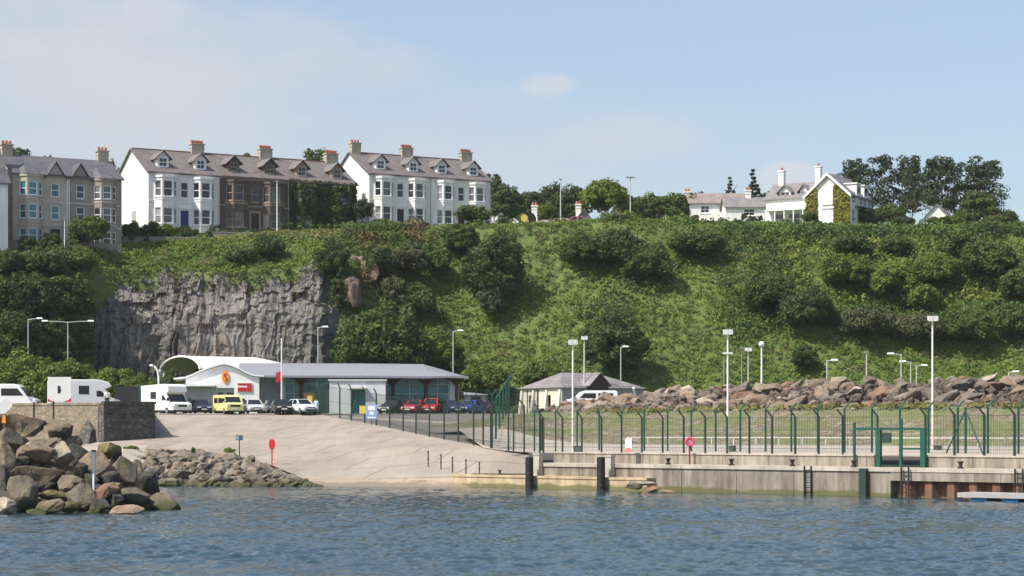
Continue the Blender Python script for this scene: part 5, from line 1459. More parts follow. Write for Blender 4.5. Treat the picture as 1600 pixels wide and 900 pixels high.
# ------------------------------------------------------------ scrub and long grass covering the slope
ms = bpy.data.materials.new('scrub_leaves'); n, l = nodes(ms); b = n['Principled BSDF']
at_ = n.new('ShaderNodeAttribute'); at_.attribute_name = 'tint'
l.new(at_.outputs['Color'], b.inputs['Base Color']); b.inputs['Roughness'].default_value = .7; b.inputs['Specular IOR Level'].default_value = .2
t = n.new('ShaderNodeBsdfTranslucent'); l.new(at_.outputs['Color'], t.inputs['Color'])
mxs = n.new('ShaderNodeMixShader'); mxs.inputs[0].default_value = .32; l.new(b.outputs[0], mxs.inputs[1]); l.new(t.outputs[0], mxs.inputs[2]); l.new(mxs.outputs[0], n['Material Output'].inputs['Surface'])
rg2 = random.Random(77); cen = []; rad = []; col = []
GRASS = np.array((.165,.220,.042)); GRASS2 = np.array((.115,.175,.036)); DRK = np.array((.062,.102,.026)); YEL = np.array((.20,.225,.045)); BRN = np.array((.12,.11,.062)); DRY = np.array((.20,.19,.08))
def mixc(a, b_, t): return a*(1-t)+b_*t
tries = 0
while len(cen) < 29000:
    px = rg2.uniform(-420, 2000); a, bb = prof(px)
    Y = a[1]+(a[3]+6-a[1])*rg2.random()**1.0
    if 146 < px < 512 and Y < a[2]+.1: continue
    x = (px-800)*Y/F; z = ground(px, Y); py = HOR-(z-CH)*F/Y
    v1 = noise.noise(Vector((x*.09, z*.13, 3.))); v2 = noise.noise(Vector((x*.3, z*.4, 9.))); v3 = noise.noise(Vector((x*.05, z*.06, 21.)))
    # species patches: long grass, bramble, gorse-coloured shrubs, dead bracken
    shrub = v1+.6*v2
    if px > 1130 and py < 545: shrub += .45-max(0, (py-500)/90)
    if px > 1130 and py >= 545: shrub -= .35
    if 640 < px < 1130 and py > 440: shrub -= .25
    if px < 130: shrub += .5
    if py < 400 and px > 560: shrub += .3
    if 140 < px < 520: shrub -= .5
    if 540 < px < 660 and py < 500: shrub += .3
    if shrub > .28:
        base = mixc(DRK, GRASS2, max(0, min(1, .5+v2*1.2))); r = rg2.uniform(.45, 1.0)*(1.5 if rg2.random() < .12 else 1); lift = .35
        if px > 1220 and 380 < py < 480 and v3+v2*.5 > -.15: base = mixc(base, YEL, .65)
        if v3 < -.12 and rg2.random() < .6: base = mixc(base, BRN, .7)
        if 560 < px < 680 and py < 500 and v2 > 0: base = mixc(base, np.array((.14,.075,.045)), .6)
    else:
        base = mixc(GRASS2, GRASS, max(0, min(1, .5+v2+v1))); r = rg2.uniform(.28, .6); lift = .05
        if v3 > .12: base = mixc(base, YEL, .3)
        if noise.noise(Vector((x*.22+z*.2, z*.5-x*.1, 31.))) > .32: base = mixc(base, DRY, .6)
        if py < 378 and px < 760: base = mixc(base, DRY, .45)
    cen.append((x, Y-.1, z+lift*r)); rad.append(r); col.append(base*rg2.uniform(.8, 1.18))
cen = np.array(cen); rad = np.array(rad); col = np.array(col); rgn = np.random.default_rng(99)
NL = 14
V = clump_leaves(rgn, cen, rad, NL, .0001, .5, .75)
V = None
d = unit(rgn.normal(size=(len(cen)*NL,3))+np.array([-.1,-.35,.55])); c3 = np.repeat(cen, NL, 0)+d*(np.repeat(rad, NL)*rgn.uniform(.5,1.05,len(d)))[:,None]*np.array([1,1,.8])
V = leaf_quads(c3, unit(d+.55*rgn.normal(size=d.shape)), np.repeat(.07+.13*rad, NL)*rgn.uniform(.6,1.3,len(d)), rgn)
tint = np.repeat(col, NL, 0)*rgn.uniform(.78,1.2,(len(d),1))
tag(link_mesh('scrub', quads_mesh('scrub', V, ms, tint)), 'long grass, bramble and low scrub covering the whole slope', 'scrub', kind='stuff')
# tufts on the cliff ledges
tf = []
for i in range(900):
    px = rg2.uniform(140, 520); a, bb = prof(px); r_ = rg2.random()
    if noise.noise(Vector((px*.03, i % 7*.9, 4))) < .0: continue
    z = bb[2]-rg2.random()**2*5-.2; Y = 236.2+2.2*(z-4.6)/(bb[2]-4.6)+rg2.uniform(0, 1.6); tf.append(((px-800)*Y/F, Y, z))
tf = np.array(tf); V = clump_leaves(rgn, tf, rgn.uniform(.15,.4,len(tf)), 12, .12, .5, .7)
tag(link_mesh('grass', quads_mesh('grass', V, foliage('cliff_turf', (.07,.085,.028), (.14,.14,.05), .5, None, .2, 0))), 'grass tufts growing on the ledges of the cliff', 'grass', kind='stuff')
for px, yt, yb, w_, kind, lab in ((302, 700, 712, 9, 'mid', 'single green weed on top of the rock bank by the slipway'), (358, 702, 712, 20, 'bright', 'low green weed clump left of the small dark sign'), (205, 700, 706, 30, 'bright', 'low weeds where the rock bank meets the concrete')):
    py1 = yb; Y = Yslip(px, py1)-.2; plant(kind, px, yt-3, yb, w_, Y, lab, 'weed', 'weed')

# broken rock showing through the scrub to the right of the cliff
m_out = rockmat('outcrop_rock', [(.17,.125,.10), (.24,.165,.13), (.15,.13,.115)])
OUT = [rock_mesh('rock_outcrop', 300+i, 15, .9) for i in range(3)]
for me in OUT: me.materials.append(m_out)
for i, (px, py, w_, h_, lab) in enumerate(((552, 455, 30, 70, 'tall dark rock outcrop between the cliff and the scrub'), (578, 420, 26, 50, 'reddish rock outcrop high in the scrub right of the cliff'), (630, 412, 34, 34, 'brown rock outcrop beside the reddish brown scrub bush'), (655, 404, 22, 26, 'small rock outcrop near the cliff edge below the right hand white terrace'), (644, 486, 22, 36, 'reddish rock outcrop just above the big spreading tree'), (560, 405, 20, 34, 'narrow rock outcrop under the dark ivy bush'))):
    (x, Y, z), _ = hit(px, py); s_ = Y/F
    o = link_mesh('rock_outcrop', OUT[i % 3], None, (x, Y-2.0, z-.6), 0, (w_*s_*.62, 1.9, h_*s_*.5)); o.rotation_euler = (.1, -.15+.1*(i % 3), .7*i); tag(o, lab, 'rock', 'rock outcrops right of the cliff')
# ------------------------------------------------------------ ferry terminal, shop, pavilion
m_roofmetal = mat('grey_metal_roof', (.235,.24,.27), .45, .06, .6, spec=.5)
m_whitemetal = mat('white_metal_roof', (.80,.80,.79), .45, .04, .6)
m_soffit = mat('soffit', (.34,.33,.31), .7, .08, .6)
m_maroon = mat('maroon_steel', (.045,.012,.014), .5, .15, 2)
m_mull = mat('pale_mullion', (.42,.47,.47), .5, .06, 2)
m_panel = mat('pale_wall_panel', (.60,.61,.63), .7, .05, .8, streak=.08)
m_shop = mat('shop_white', (.82,.81,.79), .7, .04, .8)
m_red = mat('red_paint', (.50,.025,.03), .5, .1, 2)
m_orange = mat('orange_sign', (.80,.30,.03), .5, .1, 2)
m_grey = mat('mid_grey', (.38,.37,.355), .7, .1, 1)
m_yellow = mat('yellow_paint', (.72,.55,.10), .45, .06, 1)
GZ = 5.52
a = P(440, 640, 213)
term = empty('terminal_building', (a[0], a[1], GZ), .10, 'long glass fronted terminal with curved grey roof and maroon columns', 'building')
Lt = 18.5; EV = zat(588, 213)-GZ
w_ = MB().box(0, Lt, 8.6, 9, 0, EV).box(Lt-1.0, Lt, .1, 8.6, 0, EV).box(0, .3, .1, 8.6, 0, EV).box(-4, 0, 2.0, 9, 0, EV); w_.build('wall', m_panel, term)
k = 0; x = .35
bays = [.35, 2.3, 7.8, 11.6, 15.0, Lt-1.05]
for x0, x1 in zip(bays[:-1], bays[1:]):
    f = MB(); nb = max(2, int((x1-x0)/1.15)); 
    for i in range(nb+1):
        xx = x0+(x1-x0)*i/nb; f.box(xx-.035, xx+.035, .05, .16, 0, EV)
    for z in (.0, .95, EV*.55, EV*.8, EV-.09): 
        for i in range(nb): f.box(x0+(x1-x0)*i/nb+.036, x0+(x1-x0)*(i+1)/nb-.036, .06, .15, z, z+.07)
    fo = f.build('window', m_mull, term); MB().box(x0, x1, .17, .2, .0, EV).build('pane', m_teal_glass, fo)
rows = []
for t in np.linspace(0, 1, 14):
    y = -1.5+12*t; zz = EV+.05+1.55*math.sin(min(1, t*1.35)*PI/2)
    rows.append([( -4.5, y, zz), (Lt*.45, y, zz), (Lt-3.4, y, zz-.05), (Lt-1.2, y, EV+.05+(zz-EV)*.55), (Lt+.9, y, EV+.0+(zz-EV)*.12)])
r = MB().grid(rows); low_ = [[(p[0], p[1], p[2]-.22) for p in q] for q in rows]; r.grid(low_)
r.grid([rows[0], low_[0]]); r.grid([[q[-1] for q in rows], [q[-1] for q in low_]]); r.grid([[q[0] for q in rows], [q[0] for q in low_]])
r.build('roof', m_roofmetal, term, fix=False)
for x in (2.0, 11.55, 15.0, Lt-.3):
    MB().box(x-.17, x+.17, -.75, -.42, 0, EV-.25).hexa([(x-.17,-.75,EV-.9),(x+.17,-.75,EV-.9),(x+.17,-.42,EV-.9),(x-.17,-.42,EV-.9),(x-.9,-1.3,EV-.14),(x+.9,-1.3,EV-.14),(x+.9,.0,EV-.14),(x-.9,.0,EV-.14)]).build('column', m_maroon, term)
# white kiosk standing in front
a = P(515, 645, 206); b_ = P(602, 645, 206); Wk = b_[0]-a[0]
kio = empty('kiosk', (a[0], a[1], GZ), .04, 'plain white kiosk with a dark glazed doorway in front of the terminal', 'kiosk')
Hk = zat(595, 206)-GZ; hole = (Wk*.40, 0, Wk*.62, 2.55)
b = MB(); facade(b, (0,0,0), (1,0), Wk, 0, Hk, [hole], .5); b.quad((0,0,0),(0,0,Hk-.3),(0,4.5,Hk-.3),(0,4.5,0)); b.quad((Wk,0,0),(Wk,4.5,0),(Wk,4.5,Hk),(Wk,0,Hk)); b.quad((0,4.5,0),(0,4.5,Hk),(Wk,4.5,Hk),(Wk,4.5,0))
b.build('wall', m_panel, kio, fix=False)
MB().hexa([(-.15,-.15,Hk+.01),(Wk+.15,-.15,Hk+.01),(Wk+.15,4.6,Hk+.01),(-.15,4.6,Hk+.01),(-.15,-.15,Hk+.14),(Wk+.15,-.15,Hk+.14),(Wk+.15,4.6,Hk+.14),(-.15,4.6,Hk+.14)]).build('roof', m_panel, kio)
dw = MB().box(hole[0]+.04, hole[2]-.04, .40, .46, .03, 2.5).build('door', m_teal_glass, kio); MB().box((hole[0]+hole[2])/2-.04, (hole[0]+hole[2])/2+.04, .36, .395, .03, 2.5).box(hole[0]+.01, hole[2]-.01, .3, .395, 2.35, 2.54).build('door_frame', m_green_d, dw)
MB().box(hole[0]-.3, hole[2]+.3, -.5, -.01, 2.6, 2.72).build('door_canopy', m_grey, kio)
MB().box(-1.9, -.05, .6, .7, 0, 2.6).build('screen', m_green_d, kio); MB().box(-.02, -.008, .1, 4.2, .1, 2.6).build('end_panel', m_shop, kio)

# shop with wavy gable
a = P(276, 642, 207.5)
shop = empty('shop', (a[0], a[1], GZ), .12, 'white shop with a wavy gable, an orange oval emblem and a red board', 'shop')
def sx_(px): return (px-276)*207.5/F
def sz_(py): return zat(py, 207.5)-GZ
gx0, gx1, gp = sx_(290), sx_(404), sx_(350)
pr = [(gx0,0),(sx_(339),0)]; 
b = MB(); hole = (sx_(339), 0, sx_(365), sz_(606))
facade(b, (0,0,0), (1,0), gx1, 0, sz_(604), [hole], .6)
wave = [(sx_(q), sz_(p)) for q, p in ((290,592),(300,588),(312,582),(325,577),(338,572.5),(350,570),(362,573),(373,578),(384,584),(394,588),(404,589))]
wv = [(gx0, sz_(604))]+wave+[(gx1, sz_(604))]
b.add([(x, 0, z) for x, z in wv], [tuple(range(len(wv)))])
b.quad((gx1,0,0),(gx1,8,0),(gx1,8,sz_(590)),(gx1,0,sz_(590))); b.quad((gx0,0,0),(gx0,0,sz_(594)),(gx0,8,sz_(594)),(gx0,8,0))
b.build('wall', m_shop, shop, fix=False)
r = MB(); R0 = [(x, -.25, z+.06) for x, z in wave]; R1 = [(x, 8, z+.06) for x, z in wave]
R0 = [(gx0-1.2, -.25, sz_(593))]+R0+[(gx1+.5, -.25, sz_(588.5))]; R1 = [(p[0], 8, p[2]) for p in R0]
r.grid([R0, R1]); r.grid([[(p[0], p[1], p[2]+.16) for p in R0], [(p[0], p[1], p[2]+.16) for p in R1]]); r.grid([R0, [(p[0], p[1], p[2]+.16) for p in R0]])
r.build('roof', m_whitemetal, shop, fix=False)
MB().box(sx_(276)-.3, sx_(336), -1.6, .0, sz_(604), sz_(601)).build('porch_roof', m_whitemetal, shop)
pw = MB(); 
for i in range(9): pw.box(sx_(280)+i*.42, sx_(280)+i*.42+.40, -.9, -.8, 0, sz_(605))
pw.build('roller_shutter', m_grey, shop)
o = MB(); 
ov = [(math.cos(t)*.36, math.sin(t)*.62) for t in np.linspace(0, 2*PI, 24, endpoint=False)]
o.prism([(sx_(351.5)+x, sz_(588.5)+z) for x, z in ov], -.10, -.03); eo = o.build('emblem', m_orange, shop)
em = MB(); em.tube([(sx_(351.5)+.12*math.sin(t*2.2), -.115, sz_(588.5)-.36+.72*t/3) for t in np.linspace(0, 3, 14)], .06, 5); em.build('emblem_mark', m_red, eo)
s0 = MB().box(sx_(370), sx_(393), -.09, -.02, sz_(612), sz_(598)).build('sign_board', m_shop, shop)
MB().box(sx_(370)+.02, sx_(392), -.11, -.093, sz_(602), sz_(598.4)).box(sx_(385), sx_(392.6), -.112, -.094, sz_(611.5), sz_(602.2)).box(sx_(370.5), sx_(384.5), -.11, -.093, sz_(611.5), sz_(605)).build('sign_print', m_red, s0)
dr = MB(); dr.box(hole[0]+.05, hole[0]+.6, .45, .52, .0, 2.3).box(hole[0]+.95, hole[2]-.1, .45, .52, 0, 2.3); dr.build('door', m_glass, shop)
MB().box(hole[0]+.02, hole[2]-.02, .53, .58, 0, hole[3]).build('entrance_wall', m_panel, shop)

# arched canopy behind
a = P(313, 600, 222)
can = empty('canopy', (a[0], a[1], GZ), TH, 'big white barrel vaulted canopy roof with a dark open arch behind the shop', 'canopy')
Lc = 11.5; half = 6.4; spring = zat(577, 222)-GZ; crown_z = zat(554, 223)-GZ
arc = [(half*math.cos(t), math.sin(t)) for t in np.linspace(PI*.985, PI*.015, 21)]
rows = []; rows2 = []
for x in np.linspace(0, Lc, 8):
    sag = .0 if x < Lc*.75 else (x-Lc*.75)/(Lc*.25)*.6
    rows.append([(x, half+c_, spring+(crown_z-spring)*s_-sag) for c_, s_ in arc]); rows2.append([(p[0], p[1]*.97+half*.03, p[2]-.16) for p in rows[-1]])
sh = MB(); sh.grid(rows); sh.build('vault', m_whitemetal, can, smooth=True, fix=False)
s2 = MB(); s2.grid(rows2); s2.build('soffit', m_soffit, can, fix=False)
s3 = MB(); s3.grid([rows[0], rows2[0]]); s3.tube([(p[0]-.05, p[1], p[2]-.05) for p in rows[0]], .12, 6); s3.build('rim', m_whitemetal, can, fix=False)
for x in (.4, Lc-.5):
    for y in (.25, 2*half-.25):
        MB().tube([(x,y,-.2),(x,y,spring+.1)], .14, 8).build('column', m_whitemetal, can)

# stone pavilion
m_pav_w = mat('pale_pavilion_stone', (.58,.54,.46), .85, .12, 1.5, .03)
m_pav_shade = mat('shaded_pavilion_wall', (.27,.27,.285), .85, .1, 1.2)  # shade of the front put into the colour, greyer than the sunlit end
a = P(878, 640, 203)
pav = empty('pavilion', (a[0], a[1], 5.4), TH, 'low stone pavilion with a grey hipped slate roof and a small dark gable', 'building')
Wp, Dp = 9.6, 8.2; Hp = zat(603, 203)-5.4
b = MB(); holes = [(2.6,.6,3.3,2.0),(6.4,.2,7.4,2.1)]
facade(b, (0,0,0), (1,0), Wp, -.3, Hp, holes, .2); b.quad((Wp,0,-.3),(Wp,Dp,-.3),(Wp,Dp,Hp),(Wp,0,Hp)); b.quad((0,Dp,-.3),(0,Dp,Hp),(Wp,Dp,Hp),(Wp,Dp,-.3)); b.build('wall', m_pav_shade, pav, fix=False)
lw = MB()
facade(lw, (0,Dp,0), (0,-1), Dp, -.3, Hp, [(1.6,.8,2.4,2.1),(5.2,.8,6.0,2.1)], .25)
o = lw.build('end_wall', m_pav_w, pav, fix=False)
for y in (2.4, 6.3): MB().box(.2, .24, Dp-y-.2, Dp-y+.6+.0, .8, 2.1).build('side_window', m_glass, pav)
for y in (.1, 2.7, 5.3, Dp-.5): MB().hexa([(-.5,y,-.3),(-.004,y,-.3),(-.004,y+.4,-.3),(-.5,y+.4,-.3),(-.12,y,Hp-.3),(-.004,y,Hp-.3),(-.004,y+.4,Hp-.3),(-.12,y+.4,Hp-.3)]).build('buttress', m_pav_w, pav)
rz_ = zat(582, 207)-5.4
r = MB(); e_ = .28; y0, y1 = -e_, Dp+e_; x0, x1 = -e_, Wp+e_; z0 = Hp-.15; ym = Dp/2
rd = [(x0,y0,z0),(x1,y0,z0),(x1,y1,z0),(x0,y1,z0),(x0+2.6,ym,rz_),(x1-3.4,ym,rz_)]
r.add(rd, [(0,1,5,4),(1,2,5),(2,3,4,5),(3,0,4),(3,2,1,0)]); ro = r.build('roof', m_greyroof, pav)
xg = 4.0
b = MB().add([(xg-1,-.55,.2),(xg+1,-.55,.2),(xg+1,-.55,Hp+.25),(xg,-.55,Hp+1.15),(xg-1,-.55,Hp+.25),(xg-1,1.6,.2),(xg+1,1.6,.2),(xg+1,1.6,Hp+.25),(xg,1.6,Hp+1.15),(xg-1,1.6,Hp+.25)], [(0,1,2,3,4),(0,4,9,5),(1,6,7,2),(3,2,7,8),(4,3,8,9)])
b.build('gable_porch', m_door_dark, pav, fix=False)
g = MB()
for sg in (-1, 1):
    q = [(xg+sg*1.3,-.85,Hp-.02),(xg+sg*1.3,1.9,Hp-.02),(xg,1.9,Hp+1.28),(xg,-.85,Hp+1.28)]; g.hexa(q+[(p[0],p[1],p[2]+.1) for p in q])
g.build('porch_roof', m_greyroof, ro)
for h in holes: window(pav, (0,0,0), (1,0), h, m_trim_white, m_glass, .18)
MB().tube([(8.6,-.1,-.3),(8.6,-.1,1.9),(8.1,-.5,Hp-.1)], .14, 6).build('downpipe', m_trim_white, pav)
# small shed beyond the terminal
a = P(727, 640, 214); sh_ = empty('shed', (a[0], a[1], GZ), .1, 'small grey shed with a pale roof right of the terminal', 'shed')
MB().box(0, 2.3, 0, 3, 0, zat(617, 214)-GZ).build('wall', m_grey, sh_); z = zat(617, 214)-GZ; MB().hexa([(-.15,-.2,z+.003),(2.4,-.2,z+.003),(2.4,3.1,z+.003),(-.15,3.1,z+.003),(-.15,-.2,z+.3),(2.4,-.2,z+.05),(2.4,3.1,z+.05),(-.15,3.1,z+.3)]).build('roof', m_panel, sh_)
MB().box(.6, 1.6, -.04, -.003, 0, 2.0).build('door', m_door_dark, sh_)

# ------------------------------------------------------------ vehicles
m_tyre = mat('tyre_rubber', (.015,.015,.015), .85, .2, 3); m_rim = mat('wheel_rim', (.35,.35,.36), .4, .1, 3, metal=.6)
m_cglass = glass('car_glass', (.012,.015,.018), .04); m_lamp = mat('headlamp', (.75,.75,.72), .2, .05, 2, spec=.7); m_tail = mat('tail_lamp', (.35,.01,.01), .3, .1, 2)
m_plate = mat('number_plate', (.75,.74,.68), .5, .03, 2); m_black = mat('black_trim', (.018,.018,.02), .6, .2, 3)
def paint(name, col, rough=.3): return mat(name, col, rough, .04, .7, spec=.6)
wb = MB().tube([(0,-.11,0),(0,-.095,0),(0,.095,0),(0,.11,0)], [.27,.315,.315,.27], 20).mesh('tyre'); wb.materials.append(m_tyre)
rbm = MB().tube([(0,-.118,0),(0,.118,0)], .19, 12).mesh('rim'); rbm.materials.append(m_rim)
def wheels(root, xs, half, r=.315):
    for x in xs:
        for s_ in (-1, 1):
            wo = link_mesh('wheel', wb, root, (x, s_*(half-.1), r), 0, (r/.315,)*3); link_mesh('rim', rbm, wo)
def insetq(q, k=.10, off=.012):
    q = [Vector(p) for p in q]; c_ = sum(q, Vector())/len(q); n_ = (q[1]-q[0]).cross(q[2]-q[0]).normalized()
    out = [];
    for p in q:
        d_ = (c_-p); out.append(p+d_.normalized()*min(k*1.35, d_.length*.4)+n_*off)
    return out
def pane(root, name, q, m, k=.09, th=.02):
    a = insetq(q, k, .012); n_ = (a[1]-a[0]).cross(a[2]-a[0]).normalized(); N = len(a)
    MB().add([p-n_*th for p in a]+a, [tuple(range(N, 2*N)), tuple(range(N-1, -1, -1))]+[(i, (i+1) % N, (i+1) % N+N, i+N) for i in range(N)]).build(name, m, root)
def car(loc, yaw, m, label, L=4.1, Wd=1.72, H=1.45, style='hatch', group='cars parked at the terminal', dark=None):
    root = empty('parked_car', loc, yaw, label, 'car', group); hw = Wd/2
    hood = .92 if style != 'mpv' else 1.02
    st = [(-L/2, .72, .50), (-L/2+.18, .90, .30), (-L/2+.75, .96, .24), (0, .93, .22), (L/2-1.15, hood, .22), (L/2-.35, hood-.12, .26), (L/2-.06, .70, .32), (L/2, .56, .42)]
    rows = []
    for i, (x, zt, zb) in enumerate(st):
        w_ = hw*(.84 if i in (0, 7) else (.93 if i in (1, 6) else 1))
        rows.append([(x, -w_*.86, zb), (x, -w_, zb+.14), (x, -w_, zt-.18), (x, -w_*.92, zt), (x, 0, zt+.025), (x, w_*.92, zt), (x, w_, zt-.18), (x, w_, zb+.14), (x, w_*.86, zb)])
    b = MB().grid(rows); n_ = len(rows[0])
    for k in (0, len(rows)-1): b.add(rows[k], [tuple(range(n_))])
    b.grid([[r_[0] for r_ in rows], [r_[-1] for r_ in rows]])
    b.build('body', m, root, smooth=False)
    if style == 'hatch': xa, xb, xc, xd = L/2-1.15, L/2-1.95, -L/2+.75, -L/2+.12
    elif style == 'mpv': xa, xb, xc, xd = L/2-.75, L/2-1.6, -L/2+.45, -L/2+.08
    else: xa, xb, xc, xd = L/2-1.25, L/2-2.05, -L/2+1.35, -L/2+.55
    zb, zt = .93, H; wb_, wt = hw*.92, hw*.72
    B = [(xa,-wb_,zb),(xa,wb_,zb),(xd,wb_,zb),(xd,-wb_,zb)]; T = [(xb,-wt,zt),(xb,wt,zt),(xc,wt,zt),(xc,-wt,zt)]
    MB().add(B+T, [(0,1,5,4),(1,2,6,5),(2,3,7,6),(3,0,4,7),(7,4,5,6)]).build('cabin', m, root)
    def side(f, s_):
        a0 = [B[0] if s_ < 0 else B[1], B[3] if s_ < 0 else B[2], T[3] if s_ < 0 else T[2], T[0] if s_ < 0 else T[1]]
        return [Vector(p) for p in a0]
    pane(root, 'windscreen', [B[0],B[1],T[1],T[0]], m_cglass)
    pane(root, 'rear_window', [B[2],B[3],T[3],T[2]], m_cglass)
    for s_ in (-1, 1):
        f0, r0, r1, f1_ = side(0, s_); mb_, mt_ = f0.lerp(r0, .52), f1_.lerp(r1, .5)
        q1 = [r0.lerp(f0, .04), mb_, mt_, r1]; q2 = [mb_, f0.lerp(r0, .04), f1_, mt_]
        for q in (q1, q2): pane(root, 'side_window', q if s_ < 0 else q[::-1], m_cglass, .06)
        MB().box(L/2-.22, L/2-.03, s_*hw*.55-.2, s_*hw*.55+.2, .60, .74).build('headlight', m_lamp, root)
        MB().box(-L/2-.01, -L/2+.16, s_*hw*.68-.12, s_*hw*.68+.12, .66, .86).build('tail_light', m_tail, root)
        MB().box(xa-.25, xa-.08, s_*hw*.98-.1, s_*hw*.98+.1, .93, 1.06).build('mirror', m, root)
    MB().box(L/2-.05, L/2+.03, -.55, .55, .30, .44).box(L/2-.03, L/2+.012, -.34, .34, .56, .66).build('grille', m_black, root)
    MB().box(L/2+.0, L/2+.04, -.26, .26, .445, .555).build('number_plate', m_plate, root)
    wheels(root, (L/2-.80, -L/2+.75), hw)
    return root
def cloc(px, Y, z=GZ+.005): return ((px-800)*Y/F, Y, z)
D90 = -PI/2
car(cloc(313, 201), D90+.35, paint('navy_paint', (.012,.018,.04)), 'dark navy car parked between the white motorhome and the yellow van', 4.0)
car(cloc(396, 200), D90+.30, paint('silver_paint', (.50,.52,.54)), 'silver car parked right of the yellow van', 4.0)
car(cloc(428, 202.5), D90+.25, paint('charcoal_paint', (.06,.06,.07)), 'charcoal car parked behind the silver and white ones', 4.0)
car(cloc(440, 198.5), D90+.25, paint('black_paint', (.014,.015,.018)), 'black car with pale bonnet light parked next to the white hatchback', 3.9)
car(cloc(472, 198), D90+.55, paint('white_paint', (.66,.68,.70)), 'white hatchback at the right end of the parked row, by the slipway', 4.1)
car(cloc(614, 205), D90-.4, paint('dark_green_paint_car', (.012,.02,.018)), 'dark car behind the slipway fence under the terminal windows', 4.1)
car(cloc(649, 202), D90-.35, paint('red_paint_car', (.42,.02,.03)), 'red car behind the fence, left of the other red one', 4.0)
car(cloc(676, 203), D90-.2, paint('bright_red_paint', (.50,.012,.02)), 'bright red car behind the fence, right of the other red one', 4.0, H=1.62, style='mpv')
car(cloc(708, 203), D90+.25, paint('dark_blue_paint', (.02,.03,.08)), 'dark blue car behind the fence, right of the red cars', 4.2)
car(cloc(736, 205), D90-.5, paint('blue_paint', (.02,.07,.32)), 'bright blue car behind the fence, rightmost by the grey shed', 4.1)
car(cloc(757, 211), D90-.2, paint('maroon_paint', (.20,.02,.03)), 'maroon car half hidden by the corner fence beside the bright blue one', 4.0)
cy = ground(880, 268)
car((cloc(884, 268)[0], 268, zat(359, 268)), -.1, paint('yellow_paint_car', (.5,.33,.05)), 'yellow car on the cliff top below the lamp post', 4.0, group='cars on the cliff top')
car((cloc(908, 270)[0], 270, zat(356, 270)), .1, paint('pink_red_paint', (.45,.12,.14)), 'pinkish red car on the cliff top beside the grey roofed cottage', 3.9, group='cars on the cliff top')
for px in (884, 908):
    pass
def van(loc, yaw, m, label, prof, Wd, wins, wx, name='van', cat='van', group=None, bev=.06, extra=None, wr=.34, front=None):
    """body from a side profile; wins: side window rectangles; front: windscreen quad in profile coords"""
    root = empty(name, loc, yaw, label, cat, group); hw = Wd/2
    MB().prism(prof, -hw, hw).build('body', m, root, bevel=bev)
    for s_ in (-1, 1):
        for (x0, z0, x1, z1, sl) in wins:
            y = s_*(hw+.012); q = [(x0,y,z0),(x1,y,z0),(x1-sl,y,z1),(x0,y,z1)]; q = q if s_ < 0 else q[::-1]
            MB().add(q+[(p[0], p[1]-s_*.03, p[2]) for p in q], [(0,1,2,3),(7,6,5,4),(0,4,5,1),(1,5,6,2),(2,6,7,3),(3,7,4,0)]).build('side_window', m_cglass, root)
        MB().box(front[0]-.05, front[0]+.12, s_*(hw+.14)-.1, s_*(hw+.14)+.1, front[1]+.05, front[1]+.38).build('mirror', m_black, root)
    x0, z0, x1, z1 = front; n_ = Vector((z1-z0, 0, x0-x1)).normalized()
    q = [Vector((x0,-hw*.86,z0)),Vector((x0,hw*.86,z0)),Vector((x1,hw*.82,z1)),Vector((x1,-hw*.82,z1))]
    MB().add([p+n_*.012 for p in q]+[p-n_*.03 for p in q], [(0,1,2,3),(7,6,5,4),(0,4,5,1),(1,5,6,2),(2,6,7,3),(3,7,4,0)]).build('windscreen', m_cglass, root)
    xf = max(p[0] for p in prof)
    for s_ in (-1, 1): MB().box(xf-.06, xf+.015, s_*hw*.72-.16, s_*hw*.72+.16, .78, .98).build('headlight', m_lamp, root)
    MB().box(xf-.03, xf+.02, -.5, .5, .72, .92).build('grille', m_black, root)
    MB().box(xf-.03, xf+.035, -.27, .27, .46, .57).build('number_plate', m_plate, root)
    MB().box(min(p[0] for p in prof)+.1, xf-.02, -hw+.06, hw-.06, .24, .40).build('chassis', m_black, root)
    wheels(root, wx, hw, wr); return root
m_mh = paint('motorhome_white', (.78,.78,.76), .4)
mh_prof = [(-3.1,.38),(-3.1,2.72),(-2.9,2.85),(1.2,2.85),(2.1,2.62),(2.35,2.25),(1.75,1.98),(2.35,1.22),(3.0,1.05),(3.1,.75),(3.1,.38)]
zl = 5.6
van(cloc(131, 182.5, zl), .30, m_mh, 'big white motorhome standing side on behind the stone wall', mh_prof, 2.25, [(-.55,1.55,.35,2.3,0),(1.0,1.35,1.9,1.85,.5)], (-1.9, 1.95), 'motorhome', 'motorhome', 'motorhomes parked at the harbour', front=(2.38,1.24,1.80,1.95))
van(cloc(258, 200.5, GZ), D90+.75, m_mh, 'white motorhome facing the slipway beside the dark navy car', [(-2.9,.38),(-2.9,2.8),(1.4,2.95),(2.1,2.75),(2.2,2.2),(1.75,1.98),(2.3,1.2),(2.95,1.05),(3.05,.75),(3.05,.38)], 2.2, [(-.9,1.5,.1,2.2,0),(1.1,1.35,1.9,1.85,.5)], (-1.8, 1.95), 'motorhome', 'motorhome', 'motorhomes parked at the harbour', front=(2.33,1.22,1.80,1.95))
van(cloc(6, 184, zl), .0, paint('van_white', (.72,.73,.74)), 'white van with a long dark side window cut by the left photo edge', [(-2.6,.35),(-2.6,2.35),(-2.4,2.5),(1.2,2.5),(1.65,2.3),(2.35,1.35),(3.0,1.12),(3.1,.8),(3.1,.35)], 2.0, [(-2.3,1.45,-.2,2.1,0),(0,1.45,2.0,2.1,.55)], (-1.7, 2.1), 'van', 'van', None, front=(2.33,1.40,1.72,2.22))
